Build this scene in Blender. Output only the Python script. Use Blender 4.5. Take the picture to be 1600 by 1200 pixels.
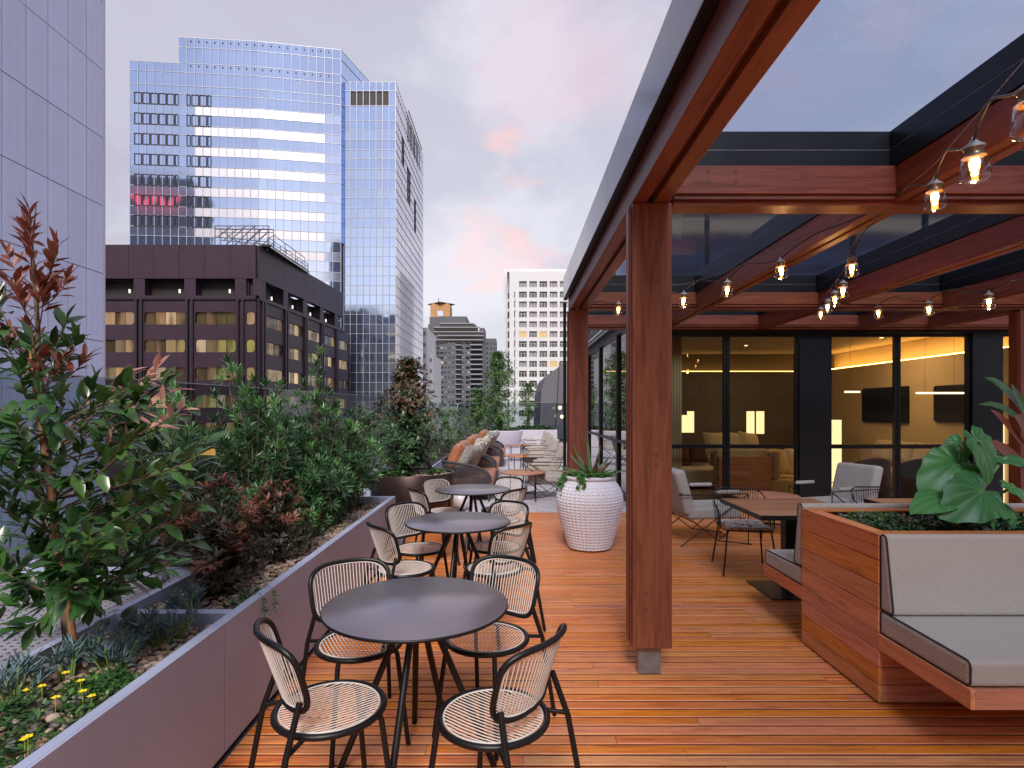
import bpy, math, random
from mathutils import Vector, Matrix
from math import sin, cos, pi, radians, sqrt, atan2
random.seed(7)
R = random.Random(11)
SC = bpy.context.scene
COL = SC.collection
for _o in list(bpy.data.objects):
    bpy.data.objects.remove(_o)

# ---------------------------------------------------------------- camera
EYE = 1.59
FPX = 886.0
cam_d = bpy.data.cameras.new("camera")
cam = bpy.data.objects.new("camera", cam_d)
COL.objects.link(cam)
cam.location = (0, 0, EYE)
cam.rotation_euler = (radians(90), 0, 0)
cam_d.sensor_width = 36
cam_d.lens = 36 * FPX / 1600
cam_d.shift_y = 0.025
cam_d.clip_start = 0.05
cam_d.clip_end = 6000
SC.camera = cam

# ---------------------------------------------------------------- world and sun
SUN_EL, SUN_AZ = radians(44), radians(182)      # azimuth measured clockwise from +Y
world = bpy.data.worlds.new("World")
SC.world = world
world.use_nodes = True
wn, wl = world.node_tree.nodes, world.node_tree.links
wn.clear()
def N(tree, kind, loc=(0, 0), **kw):
    n = tree.nodes.new(kind)
    for k, v in kw.items():
        if k.startswith('_'):
            continue
        setattr(n, k, v)
    return n
W = world.node_tree
w_out = N(W, 'ShaderNodeOutputWorld')
w_bg = N(W, 'ShaderNodeBackground')
w_bg.inputs['Strength'].default_value = 0.1
wl.new(w_bg.outputs[0], w_out.inputs[0])
sky = N(W, 'ShaderNodeTexSky', sky_type='NISHITA')
sky.sun_disc = False
sky.sun_elevation = radians(12)
sky.sun_rotation = SUN_AZ
sky.air_density = 1.0
sky.dust_density = 1.5
tc = N(W, 'ShaderNodeTexCoord')
sep = N(W, 'ShaderNodeSeparateXYZ')
wl.new(tc.outputs['Generated'], sep.inputs[0])
def wmath(op, a, b=None, clamp=False):
    n = N(W, 'ShaderNodeMath', operation=op, use_clamp=clamp)
    for i, v in enumerate((a, b)):
        if v is None:
            continue
        if isinstance(v, (int, float)):
            n.inputs[i].default_value = v
        else:
            wl.new(v, n.inputs[i])
    return n.outputs[0]
zabs = wmath('ABSOLUTE', sep.outputs[2])
zz = wmath('ADD', zabs, 0.22)
px_ = wmath('DIVIDE', sep.outputs[0], zz)
py_ = wmath('DIVIDE', sep.outputs[1], zz)
comb = N(W, 'ShaderNodeCombineXYZ')
wl.new(px_, comb.inputs[0]); wl.new(py_, comb.inputs[1])
def wnoise(scale, detail, rough, off, dist=0.0):
    m = N(W, 'ShaderNodeMapping')
    m.inputs['Location'].default_value = off
    wl.new(comb.outputs[0], m.inputs[0])
    n = N(W, 'ShaderNodeTexNoise')
    n.inputs['Scale'].default_value = scale
    n.inputs['Detail'].default_value = detail
    n.inputs['Roughness'].default_value = rough
    n.inputs['Distortion'].default_value = dist
    wl.new(m.outputs[0], n.inputs['Vector'])
    return n.outputs[0]
def wramp(fac, stops):
    r = N(W, 'ShaderNodeValToRGB')
    e = r.color_ramp.elements
    while len(e) > len(stops):
        e.remove(e[-1])
    while len(e) < len(stops):
        e.new(0.5)
    for el, (p, c) in zip(e, stops):
        el.position = p
        el.color = (*c, 1) if len(c) == 3 else c
    wl.new(fac, r.inputs[0])
    return r.outputs[0]
def wmix(fac, a, b, mode='MIX'):
    m = N(W, 'ShaderNodeMix', data_type='RGBA', blend_type=mode)
    for s, v in ((0, fac), (6, a), (7, b)):
        if isinstance(v, (int, float)):
            m.inputs[s].default_value = v
        elif isinstance(v, tuple):
            m.inputs[s].default_value = (*v, 1)
        else:
            wl.new(v, m.inputs[s])
    return m.outputs[2]
n1 = wnoise(1.15, 8, 0.58, (3.1, 1.7, 0), 0.3)
n2 = wnoise(1.7, 6, 0.6, (7.3, 4.2, 2.0), 0.4)
K = 10.0
cl = wramp(n1, [(0.34, (0.385 * K, 0.37 * K, 0.455 * K)), (0.5, (0.41 * K, 0.40 * K, 0.475 * K)), (0.62, (0.56 * K, 0.545 * K, 0.60 * K))])
# paler towards the horizon
hz = wramp(zabs, [(0.0, (1, 1, 1)), (0.30, (0.35, 0.35, 0.35)), (0.6, (0, 0, 0))])
cl = wmix(hz, cl, (0.515 * K, 0.505 * K, 0.55 * K))
# soft pink glow caught by some clouds
pk = wramp(n2, [(0.52, (0, 0, 0)), (0.68, (0.36, 0.36, 0.36))])
cl = wmix(pk, cl, (0.58 * K, 0.45 * K, 0.51 * K))
def blob(direction, r0, r1, amount, colr):
    global cl
    d = Vector(direction).normalized()
    nv = N(W, 'ShaderNodeVectorMath', operation='NORMALIZE')
    wl.new(tc.outputs['Generated'], nv.inputs[0])
    dt = N(W, 'ShaderNodeVectorMath', operation='DOT_PRODUCT')
    wl.new(nv.outputs[0], dt.inputs[0])
    dt.inputs[1].default_value = d
    nn = wmath('MULTIPLY', wmath('SUBTRACT', n2, 0.5), 0.045)
    f = wmath('ADD', dt.outputs['Value'], nn)
    mr = N(W, 'ShaderNodeMapRange', interpolation_type='SMOOTHSTEP')
    mr.inputs[1].default_value = cos(r1); mr.inputs[2].default_value = cos(r0)
    wl.new(f, mr.inputs[0])
    cl = wmix(wmath('MULTIPLY', mr.outputs[0], amount), cl, tuple(c * K for c in colr))
def pdir(x, y):
    return ((x - 800) / FPX, 1.0, (640 - y) / FPX)
blob(pdir(780, 345), radians(1), radians(6.5), 1.0, (0.72, 0.44, 0.40))
blob(pdir(870, 365), radians(1), radians(6), 0.8, (0.68, 0.45, 0.47))
blob(pdir(830, 30), radians(1), radians(8), 0.3, (0.62, 0.43, 0.50))
blob(pdir(720, 420), radians(2), radians(9), 0.5, (0.66, 0.62, 0.66))
blob(pdir(190, 260), radians(2), radians(7), 0.5, (0.34, 0.31, 0.38))
fin = wmix(0.86, sky.outputs[0], cl)
wl.new(fin, w_bg.inputs['Color'])

sun_d = bpy.data.lights.new("sun", 'SUN')
sun_d.energy = 2.3
sun_d.angle = radians(20)
sun_d.color = (1.0, 0.93, 0.86)
sun = bpy.data.objects.new("sun", sun_d)
COL.objects.link(sun)
_sd = Vector((sin(SUN_AZ) * cos(SUN_EL), cos(SUN_AZ) * cos(SUN_EL), sin(SUN_EL)))
sun.rotation_euler = (-_sd).to_track_quat('-Z', 'Y').to_euler()

SC.view_settings.view_transform = 'Standard'
SC.view_settings.look = 'None'
SC.view_settings.gamma = 1
SC.view_settings.use_curve_mapping = False
SC.view_settings.exposure = 0.66
SC.render.engine = 'CYCLES'
SC.cycles.use_denoising = True
SC.cycles.max_bounces = 8
SC.cycles.transparent_max_bounces = 24
SC.cycles.caustics_reflective = False
SC.cycles.caustics_refractive = False
SC.cycles.sample_clamp_indirect = 4.0
# ---------------------------------------------------------------- mesh helpers
def P(px, py, d):
    """a point in the place seen at photo pixel (px, py) and d metres ahead"""
    return Vector(((px - 800) / FPX * d, d, EYE + (640 - py) / FPX * d))
def PZ(px, py, z):
    """a point at height z seen at photo pixel"""
    d = (EYE - z) * FPX / (py - 640)
    return Vector(((px - 800) / FPX * d, d, z))
OFF = {}
class MB:
    def __init__(s):
        s.v = []; s.f = []; s.m = []; s.s = []
    def add(s, vs, fs, mat=0, smooth=False):
        b = len(s.v)
        s.v.extend(tuple(p) for p in vs)
        for f in fs:
            s.f.append(tuple(i + b for i in f)); s.m.append(mat); s.s.append(smooth)
    def box(s, x0, x1, y0, y1, z0, z1, mat=0):
        s.add([(x0, y0, z0), (x1, y0, z0), (x1, y1, z0), (x0, y1, z0), (x0, y0, z1), (x1, y0, z1), (x1, y1, z1), (x0, y1, z1)],
              [(0, 3, 2, 1), (4, 5, 6, 7), (0, 1, 5, 4), (1, 2, 6, 5), (2, 3, 7, 6), (3, 0, 4, 7)], mat)
    def obox(s, c, ax, ay, az, mat=0):
        c = Vector(c); ax = Vector(ax); ay = Vector(ay); az = Vector(az)
        vs = [c + i * ax + j * ay + k * az for k in (-1, 1) for (i, j) in ((-1, -1), (1, -1), (1, 1), (-1, 1))]
        s.add(vs, [(0, 3, 2, 1), (4, 5, 6, 7), (0, 1, 5, 4), (1, 2, 6, 5), (2, 3, 7, 6), (3, 0, 4, 7)], mat)
    def bar(s, p, q, w, h, up=(0, 0, 1), mat=0):
        p = Vector(p); q = Vector(q); d = (q - p)
        a = d.normalized(); u = Vector(up); sd = a.cross(u)
        if sd.length < 1e-4:
            sd = a.cross(Vector((1, 0, 0)))
        sd.normalize(); u = sd.cross(a).normalized()
        s.obox((p + q) / 2, d / 2, sd * w / 2, u * h / 2, mat)
    def quad(s, a, b, c, d, mat=0):
        s.add([a, b, c, d], [(0, 1, 2, 3)], mat)
    def path(s, pts, r, n=8, closed=False, mat=0, cap=True):
        pts = [Vector(p) for p in pts]
        m = len(pts)
        rs = r if isinstance(r, (list, tuple)) else [r] * m
        T = []
        for i in range(m):
            if closed:
                t = pts[(i + 1) % m] - pts[i - 1]
            else:
                t = pts[min(i + 1, m - 1)] - pts[max(i - 1, 0)]
            T.append(t.normalized())
        u = T[0].orthogonal().normalized()
        vs = []
        for i in range(m):
            u = (u - T[i] * u.dot(T[i]))
            if u.length < 1e-6:
                u = T[i].orthogonal()
            u.normalize()
            w = T[i].cross(u)
            for k in range(n):
                a = 2 * pi * k / n
                vs.append(pts[i] + (u * cos(a) + w * sin(a)) * rs[i])
        fs = []
        rng = m if closed else m - 1
        # find the twist for closed paths
        sh = 0
        if closed:
            v0 = vs[(m - 1) * n]
            best = min(range(n), key=lambda k: (vs[k] - v0).length)
            sh = best
        for i in range(rng):
            j = (i + 1) % m
            o = sh if (closed and j == 0) else 0
            for k in range(n):
                fs.append((i * n + k, i * n + (k + 1) % n, j * n + (k + 1 + o) % n, j * n + (k + o) % n))
        s.add(vs, fs, mat, True)
        if cap and not closed:
            s.add(vs[:n], [tuple(range(n - 1, -1, -1))], mat)
            s.add(vs[-n:], [tuple(range(n))], mat)
    def tube(s, p, q, r, n=8, r2=None, mat=0):
        s.path([p, q], [r, r if r2 is None else r2], n, mat=mat)
    def lathe(s, prof, n=32, c=(0, 0, 0), mat=0, smooth=True, cap0=False, cap1=False):
        cx, cy, cz = c
        vs = []
        for (r, z) in prof:
            for k in range(n):
                a = 2 * pi * k / n
                vs.append((cx + r * cos(a), cy + r * sin(a), cz + z))
        fs = []
        for i in range(len(prof) - 1):
            for k in range(n):
                fs.append((i * n + k, i * n + (k + 1) % n, (i + 1) * n + (k + 1) % n, (i + 1) * n + k))
        s.add(vs, fs, mat, smooth)
        if cap0:
            s.add(vs[:n], [tuple(range(n - 1, -1, -1))], mat)
        if cap1:
            s.add(vs[-n:], [tuple(range(n))], mat)
    def disc(s, c, r, h, n=32, mat=0):
        s.lathe([(r, -h), (r, 0)], n, c, mat, True, True, True)
    def prism(s, poly, vec, mat=0):
        """extrude a polygon (list of 3D points) along vec"""
        n = len(poly); v = Vector(vec)
        a = [Vector(p) for p in poly]; b = [p + v for p in a]
        s.add(a + b, [tuple(range(n - 1, -1, -1)), tuple(range(n, 2 * n))] + [(i, (i + 1) % n, (i + 1) % n + n, i + n) for i in range(n)], mat)
    def sphere(s, c, r, nu=12, nv=8, mat=0, sq=(1, 1, 1)):
        c = Vector(c); vs = []; fs = []
        for j in range(nv + 1):
            t = pi * j / nv
            for k in range(nu):
                a = 2 * pi * k / nu
                vs.append((c[0] + r * sq[0] * sin(t) * cos(a), c[1] + r * sq[1] * sin(t) * sin(a), c[2] + r * sq[2] * cos(t)))
        for j in range(nv):
            for k in range(nu):
                fs.append((j * nu + k, (j + 1) * nu + k, (j + 1) * nu + (k + 1) % nu, j * nu + (k + 1) % nu))
        s.add(vs, fs, mat, True)
    def cushion(s, cx, cy, cz, lx, ly, lz, mat=0, nx=10, ny=10, puff=0.35, M=None):
        """pillow: superellipse plan, thick in the middle, thin at the seam"""
        vs = []; fs = []
        for side in (1, -1):
            b = len(vs)
            for i in range(nx + 1):
                for j in range(ny + 1):
                    u = -1 + 2 * i / nx; v = -1 + 2 * j / ny
                    t = (1 - abs(u) ** 2.6) * (1 - abs(v) ** 2.6)
                    e = 1 - 0.06 * (1 - (abs(u * v)) ** 1.5) * (max(abs(u), abs(v)) ** 6)
                    z = side * (0.04 + 0.96 * max(t, 0) ** puff) if t > 0 else 0
                    p = Vector((u * e * lx / 2, v * e * ly / 2, z * lz / 2))
                    if M is not None:
                        p = M @ p
                    vs.append(p + Vector((cx, cy, cz)))
            for i in range(nx):
                for j in range(ny):
                    a = b + i * (ny + 1) + j
                    q = (a, a + ny + 1, a + ny + 2, a + 1)
                    fs.append(q if side > 0 else q[::-1])
        s.add(vs, fs, mat, True)
    def mesh(s, name, mats, off=(0, 0, 0)):
        me = bpy.data.meshes.new(name)
        if any(off):
            ox, oy, oz = off
            vv = [(a - ox, b - oy, c - oz) for a, b, c in s.v]
        else:
            vv = s.v
        me.from_pydata(vv, [], s.f)
        if not isinstance(mats, (list, tuple)):
            mats = [mats]
        for m in mats:
            me.materials.append(m)
        if len(mats) > 1:
            me.polygons.foreach_set('material_index', s.m)
        me.polygons.foreach_set('use_smooth', s.s)
        me.update()
        return me
    def build(s, name, mats, parent=None, bevel=0, seg=2, kind=None, label=None, subd=0):
        off = OFF.get(parent.name, (0, 0, 0)) if parent is not None else (0, 0, 0)
        o = bpy.data.objects.new(name, s.mesh(name, mats, off))
        COL.objects.link(o)
        if parent is not None:
            o.parent = parent
            OFF[o.name] = off
        if bevel:
            b = o.modifiers.new('bevel', 'BEVEL'); b.width = bevel; b.segments = seg; b.limit_method = 'ANGLE'
            b.angle_limit = radians(40)
        if subd:
            b = o.modifiers.new('sub', 'SUBSURF'); b.levels = subd; b.render_levels = subd
        if kind:
            o['kind'] = kind
        if label:
            o['label'] = label
        return o
def tag(o, label, cat, group=None):
    o['label'] = label; o['category'] = cat
    if group:
        o['group'] = group
    return o
def thing(name, label, cat, loc=(0, 0, 0), rz=0, group=None):
    o = bpy.data.objects.new(name, None)
    COL.objects.link(o)
    o.empty_display_size = 0.1
    o.location = loc; o.rotation_euler = (0, 0, rz)
    tag(o, label, cat, group)
    return o
def wthing(name, label, cat, loc, group=None):
    """thing whose parts are given in world coordinates"""
    o = thing(name, label, cat, loc, 0, group)
    OFF[o.name] = tuple(loc)
    return o
KIDS = {}
def kids(o):
    return [c for c in ALLCH.get(o.name, [])]
def copy_tree(root, loc, rz, label=None, group=None):
    def cp(o, par):
        c = o.copy(); COL.objects.link(c)
        if par is not None:
            c.parent = par
        for ch in list(o.children):
            cp(ch, c)
        return c
    c = cp(root, None)
    c.location = loc; c.rotation_euler = (0, 0, rz)
    if label:
        c['label'] = label
    if group:
        c['group'] = group
    return c
def inst(name, me, parent, loc, rot=None, scale=None, mat4=None):
    o = bpy.data.objects.new(name, me)
    COL.objects.link(o)
    off = Vector(OFF.get(parent.name, (0, 0, 0))) if parent is not None else Vector((0, 0, 0))
    if mat4 is not None:
        m = mat4.copy(); m.translation = m.translation - off
        o.matrix_basis = m
    else:
        o.location = Vector(loc) - off
        if rot is not None:
            o.rotation_euler = rot
        if scale is not None:
            o.scale = scale
    if parent is not None:
        o.parent = parent
    return o
def frame(origin, x, z):
    """matrix with local +X along x and local +Z near z"""
    x = Vector(x).normalized(); z = Vector(z)
    y = z.cross(x)
    if y.length < 1e-5:
        y = x.orthogonal()
    y.normalize(); z = x.cross(y)
    m = Matrix((x, y, z)).transposed().to_4x4()
    m.translation = Vector(origin)
    return m
def bez(p0, p1, p2, p3, n):
    p0, p1, p2, p3 = map(Vector, (p0, p1, p2, p3))
    out = []
    for i in range(n + 1):
        t = i / n; u = 1 - t
        out.append(p0 * u ** 3 + p1 * 3 * u * u * t + p2 * 3 * u * t * t + p3 * t ** 3)
    return out

# ---------------------------------------------------------------- materials
MATS = {}
class MT:
    """tiny node helper"""
    def __init__(s, name):
        s.m = bpy.data.materials.new(name); s.m.use_nodes = True
        s.t = s.m.node_tree; s.t.nodes.clear()
        s.out = s.n('ShaderNodeOutputMaterial')
    def n(s, kind, **kw):
        nd = s.t.nodes.new(kind)
        for k, v in kw.items():
            setattr(nd, k, v)
        return nd
    def l(s, a, b):
        s.t.links.new(a, b)
    def put(s, sock, v):
        if isinstance(v, (int, float)):
            sock.default_value = v
        elif isinstance(v, (tuple, list)):
            sock.default_value = (*v, 1) if len(v) == 3 and len(sock.default_value) == 4 else v
        else:
            s.l(v, sock)
    def pr(s, **kw):
        p = s.n('ShaderNodeBsdfPrincipled')
        for k, v in kw.items():
            s.put(p.inputs[k.replace('_', ' ')], v)
        return p
    def coord(s, kind='Object', scale=(1, 1, 1), rnd=0.0, rot=(0, 0, 0)):
        c = s.n('ShaderNodeTexCoord')
        m = s.n('ShaderNodeMapping')
        m.inputs['Scale'].default_value = scale
        m.inputs['Rotation'].default_value = rot
        s.l(c.outputs[kind], m.inputs[0])
        if rnd:
            r = s.rand()
            v = s.n('ShaderNodeCombineXYZ')
            s.l(s.math('MULTIPLY', r, rnd), v.inputs[0]); s.l(s.math('MULTIPLY', r, rnd * 1.7), v.inputs[1]); s.l(s.math('MULTIPLY', r, rnd * 0.7), v.inputs[2])
            s.l(v.outputs[0], m.inputs['Location'])
        return m.outputs[0]
    def rand(s):
        oi = s.n('ShaderNodeObjectInfo'); g = s.n('ShaderNodeNewGeometry')
        return s.math('FRACT', s.math('ADD', oi.outputs['Random'], g.outputs['Random Per Island']))
    def noise(s, vec, scale=5, detail=4, rough=0.5, dist=0.0, out=0):
        n = s.n('ShaderNodeTexNoise')
        s.l(vec, n.inputs['Vector'])
        n.inputs['Scale'].default_value = scale; n.inputs['Detail'].default_value = detail
        n.inputs['Roughness'].default_value = rough; n.inputs['Distortion'].default_value = dist
        return n.outputs[out]
    def ramp(s, fac, stops, interp='LINEAR'):
        r = s.n('ShaderNodeValToRGB'); e = r.color_ramp.elements
        r.color_ramp.interpolation = interp
        while len(e) < len(stops):
            e.new(0.5)
        for el, (p, c) in zip(e, stops):
            el.position = p
            el.color = (c, c, c, 1) if isinstance(c, (int, float)) else (*c, 1)
        s.l(fac, r.inputs[0])
        return r.outputs[0]
    def math(s, op, a, b=None, c=None, clamp=False):
        n = s.n('ShaderNodeMath', operation=op, use_clamp=clamp)
        for i, v in enumerate((a, b, c)):
            if v is not None:
                s.put(n.inputs[i], v)
        return n.outputs[0]
    def mix(s, f, a, b, mode='MIX'):
        m = s.n('ShaderNodeMix', data_type='RGBA', blend_type=mode)
        s.put(m.inputs[0], f); s.put(m.inputs[6], a); s.put(m.inputs[7], b)
        return m.outputs[2]
    def bump(s, h, strength=0.2, dist=0.01):
        b = s.n('ShaderNodeBump')
        b.inputs['Strength'].default_value = strength; b.inputs['Distance'].default_value = dist
        s.l(h, b.inputs['Height'])
        return b.outputs[0]
    def end(s, sh):
        s.l(sh, s.out.inputs[0]); return s.m

def m_wood(name, dark, mid, lite, axis=0, rough=0.45, var=0.25, spec=0.4, coat=0.0, grain=1.0, wear=False):
    M = MT(name)
    sc = [9, 9, 9]; sc[axis] = 0.7
    v = M.coord('Object', tuple(sc), rnd=37.0)
    g1 = M.noise(v, 3.2 * grain, 6, 0.62, 1.1)
    sc2 = [60, 60, 60]; sc2[axis] = 1.6
    v2 = M.coord('Object', tuple(sc2), rnd=11.0)
    g2 = M.noise(v2, 2.2, 4, 0.6)
    col = M.ramp(g1, [(0.30, dark), (0.50, mid), (0.72, lite)])
    col = M.mix(M.math('MULTIPLY', g2, 0.35), col, dark, 'MULTIPLY')
    hs = M.n('ShaderNodeHueSaturation')
    r = M.rand()
    M.put(hs.inputs['Hue'], M.math('ADD', 0.493, M.math('MULTIPLY', M.math('FRACT', M.math('MULTIPLY', r, 7.3)), 0.018)))
    M.put(hs.inputs['Value'], M.math('ADD', 1 - var, M.math('MULTIPLY', r, 2 * var)))
    M.put(hs.inputs['Saturation'], M.math('ADD', 0.88, M.math('MULTIPLY', M.math('FRACT', M.math('MULTIPLY', r, 3.7)), 0.2)))
    M.l(col, hs.inputs['Color'])
    c = hs.outputs[0]
    ro = M.math('ADD', rough - 0.08, M.math('MULTIPLY', g1, 0.2))
    if wear:
        w = M.coord('Object', (1, 1, 1))
        k = M.noise(w, 0.9, 5, 0.6)
        c = M.mix(M.ramp(k, [(0.42, 0.0), (0.7, 0.35)]), c, (dark[0] * 1.3, dark[1] * 1.5, dark[2] * 1.8))
        ro = M.math('ADD', ro, M.math('MULTIPLY', M.math('SUBTRACT', k, 0.5), 0.5))
    p = M.pr(Base_Color=c, Roughness=ro, Normal=M.bump(g2, 0.25, 0.002))
    p.inputs['Specular IOR Level'].default_value = spec
    p.inputs['Coat Weight'].default_value = coat
    p.inputs['Coat Roughness'].default_value = 0.3
    return M.end(p.outputs[0])

def m_plain(name, col, rough=0.5, metal=0.0, var=0.06, nscale=6, bump=0.0, bscale=60, spec=0.5, coord='Object', rvar=0.12, streak=0.0, pvar=0.0):
    M = MT(name)
    v = M.coord(coord)
    n = M.noise(v, nscale, 5, 0.6)
    c = M.mix(M.ramp(n, [(0.3, 0.0), (0.7, 1.0)]), tuple(x * (1 - var) for x in col), tuple(min(1, x * (1 + var)) for x in col))
    if streak:
        v3 = M.coord(coord, (1.3, 1.3, 0.06))
        st = M.noise(v3, 2.5, 6, 0.65)
        c = M.mix(M.math('MULTIPLY', M.ramp(st, [(0.45, 0.0), (0.75, 1.0)]), streak), c, tuple(min(1, x * 1.35) for x in col))
    if pvar:
        c = M.mix(M.math('MULTIPLY', M.rand(), pvar), c, tuple(x * .72 for x in col))
    kw = dict(Base_Color=c, Roughness=M.math('ADD', rough - rvar / 2, M.math('MULTIPLY', n, rvar)), Metallic=metal)
    if bump:
        kw['Normal'] = M.bump(M.noise(v, bscale, 3, 0.6), bump, 0.004)
    p = M.pr(**kw)
    p.inputs['Specular IOR Level'].default_value = spec
    return M.end(p.outputs[0])

def m_glass(name, tint=(0.9, 0.93, 0.95), refl=0.06, rough=0.0, edge=0.9, wob=0.0, gcol=(1, 1, 1)):
    """thin architectural glass: see-through, with a Fresnel reflection"""
    M = MT(name)
    tr = M.n('ShaderNodeBsdfTransparent'); tr.inputs[0].default_value = (*tint, 1)
    gl = M.n('ShaderNodeBsdfGlossy'); gl.inputs['Roughness'].default_value = rough
    gl.inputs[0].default_value = (*gcol, 1)
    lw = M.n('ShaderNodeLayerWeight'); lw.inputs[0].default_value = 0.5
    f = M.math('POWER', lw.outputs['Facing'], 3.5)
    f = M.math('ADD', M.math('MULTIPLY', f, edge - refl), refl, clamp=True)
    if wob:
        g = M.n('ShaderNodeNewGeometry')
        nz = M.noise(g.outputs['Position'], 0.6, 2, 0.5)
        M.l(M.bump(nz, wob, 0.05), gl.inputs['Normal'])
    mx = M.n('ShaderNodeMixShader')
    M.put(mx.inputs[0], f); M.l(tr.outputs[0], mx.inputs[1]); M.l(gl.outputs[0], mx.inputs[2])
    return M.end(mx.outputs[0])

def m_emit(name, col, strength):
    M = MT(name)
    e = M.n('ShaderNodeEmission'); e.inputs[0].default_value = (*col, 1); e.inputs[1].default_value = strength
    return M.end(e.outputs[0])

def m_leaf(name, c0, c1, c2=None, rough=0.35, trans=0.25, spec=0.5, back=None):
    """leaf: each leaf island takes its own shade"""
    M = MT(name)
    r = M.rand()
    stops = [(0.0, c0), (0.6, c1), (1.0, c2 or c1)]
    c = M.ramp(r, stops)
    v = M.coord('Object')
    c = M.mix(0.35, c, M.mix(M.noise(v, 6, 3, 0.5), tuple(x * 0.45 for x in c0), tuple(min(1, x * 1.6) for x in c1)))
    if back:
        g = M.n('ShaderNodeNewGeometry')
        c = M.mix(g.outputs['Backfacing'], c, back)
    p = M.pr(Base_Color=c, Roughness=rough)
    p.inputs['Specular IOR Level'].default_value = spec
    t = M.n('ShaderNodeBsdfTranslucent'); M.l(c, t.inputs[0])
    mx = M.n('ShaderNodeMixShader'); mx.inputs[0].default_value = trans
    M.l(p.outputs[0], mx.inputs[1]); M.l(t.outputs[0], mx.inputs[2])
    return M.end(mx.outputs[0])

def m_fabric(name, c0, c1, scale=140, rough=0.9, weave=True):
    M = MT(name)
    v = M.coord('Object')
    w1 = M.n('ShaderNodeTexWave', wave_type='BANDS', bands_direction='DIAGONAL')
    w1.inputs['Scale'].default_value = scale * 0.35; w1.inputs['Distortion'].default_value = 1.5; w1.inputs['Detail'].default_value = 1
    M.l(v, w1.inputs[0])
    n = M.noise(v, scale * 2, 2, 0.6)
    h = M.math('ADD', M.math('MULTIPLY', w1.outputs[1], 0.6), M.math('MULTIPLY', n, 0.4))
    c = M.mix(M.ramp(h, [(0.3, 0.0), (0.65, 1.0)]), c0, c1)
    big = M.noise(v, 3, 4, 0.5)
    c = M.mix(M.math('MULTIPLY', big, 0.2), c, tuple(x * 0.75 for x in c0))
    wr = M.noise(v, 5.5, 3, 0.55, 0.6)
    b1 = M.n('ShaderNodeBump'); b1.inputs['Strength'].default_value = 0.35; b1.inputs['Distance'].default_value = 0.03; M.l(wr, b1.inputs['Height'])
    b2 = M.n('ShaderNodeBump'); b2.inputs['Strength'].default_value = 0.35; b2.inputs['Distance'].default_value = 0.003; M.l(h, b2.inputs['Height']); M.l(b1.outputs[0], b2.inputs['Normal'])
    p = M.pr(Base_Color=c, Roughness=rough, Normal=b2.outputs[0])
    p.inputs['Specular IOR Level'].default_value = 0.2
    p.inputs['Sheen Weight'].default_value = 0.2
    return M.end(p.outputs[0])

WOOD_D, WOOD_M, WOOD_L = (0.17, 0.045, 0.018), (0.43, 0.125, 0.042), (0.60, 0.22, 0.085)
mat_deck = m_wood('deck_wood', (0.40, 0.105, 0.026), (0.70, 0.225, 0.056), (0.82, 0.32, 0.10), 0, 0.36, 0.12, 0.45, wear=True)
mat_gap_shade = m_plain('gap_shade_board_edge', (0.035, 0.012, 0.006), 0.8)  # near-black board sides: shade of the gaps put into the colour
mat_post = m_wood('red_hardwood_upright', (0.15, 0.036, 0.021), (0.25, 0.06, 0.034), (0.33, 0.09, 0.05), 2, 0.42, 0.12, 0.4)
mat_beam_y = m_wood('red_hardwood_along', (0.14, 0.034, 0.02), (0.25, 0.063, 0.036), (0.32, 0.09, 0.052), 1, 0.40, 0.1, 0.4)
mat_beam_x = m_wood('red_hardwood_across', (0.13, 0.035, 0.022), (0.22, 0.062, 0.038), (0.29, 0.09, 0.055), 0, 0.42, 0.1, 0.4)
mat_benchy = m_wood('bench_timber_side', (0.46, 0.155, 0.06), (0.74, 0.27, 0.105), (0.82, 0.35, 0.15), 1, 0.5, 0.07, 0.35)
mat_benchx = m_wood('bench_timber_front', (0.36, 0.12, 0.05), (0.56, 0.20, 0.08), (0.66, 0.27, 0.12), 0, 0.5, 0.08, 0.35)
mat_tabwood = m_wood('table_timber', (0.22, 0.09, 0.045), (0.40, 0.18, 0.09), (0.52, 0.27, 0.15), 0, 0.5, 0.15, 0.35)
mat_black = m_plain('black_powder_coat', (0.007, 0.007, 0.009), 0.38, 0, 0.2, 20, spec=0.35)
mat_blksteel = m_plain('charcoal_steel', (0.009, 0.010, 0.014), 0.35, 0.0, 0.15, 3, spec=0.4)
mat_fascia = m_plain('purple_grey_fascia', (0.10, 0.085, 0.13), 0.16, 0.7, 0.02, 1.5)
mat_planter = m_plain('mauve_powder_coat', (0.37, 0.41, 0.58), 0.42, 0.0, 0.09, 1.6, bump=0.05, bscale=180, spec=0.45, streak=0.12, rvar=.3)
mat_table = m_plain('charcoal_laminate', (0.25, 0.22, 0.26), 0.29, 0.62, 0.05, 5, spec=1.0, rvar=0.08)
mat_wire = m_plain('cream_coated_wire', (0.66, 0.615, 0.58), 0.45, 0, 0.04, 20)
mat_galv = m_plain('galvanised_steel', (0.24, 0.235, 0.24), 0.45, 0.5, 0.25, 14)
mat_soil = m_plain('dark_soil', (0.035, 0.024, 0.018), 0.95, 0, 0.4, 14, bump=0.8, bscale=40)
mat_gravel = m_plain('tan_gravel', (0.30, 0.22, 0.16), 0.9, 0, 0.5, 40, bump=0.6, bscale=60)
mat_grate = m_plain('pale_grating', (0.42, 0.41, 0.47), 0.4, 0.3, 0.1, 8)
mat_glass = m_glass('clear_glass', (0.86, 0.90, 0.92), 0.07, 0, 0.85)
mat_balus = m_glass('balustrade_glass', (0.50, 0.58, 0.60), 0.05, 0, 0.6)
mat_roofgl = m_glass('tinted_roof_glass', (0.52, 0.63, 0.80), 0.05, 0, 0.7)
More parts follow.
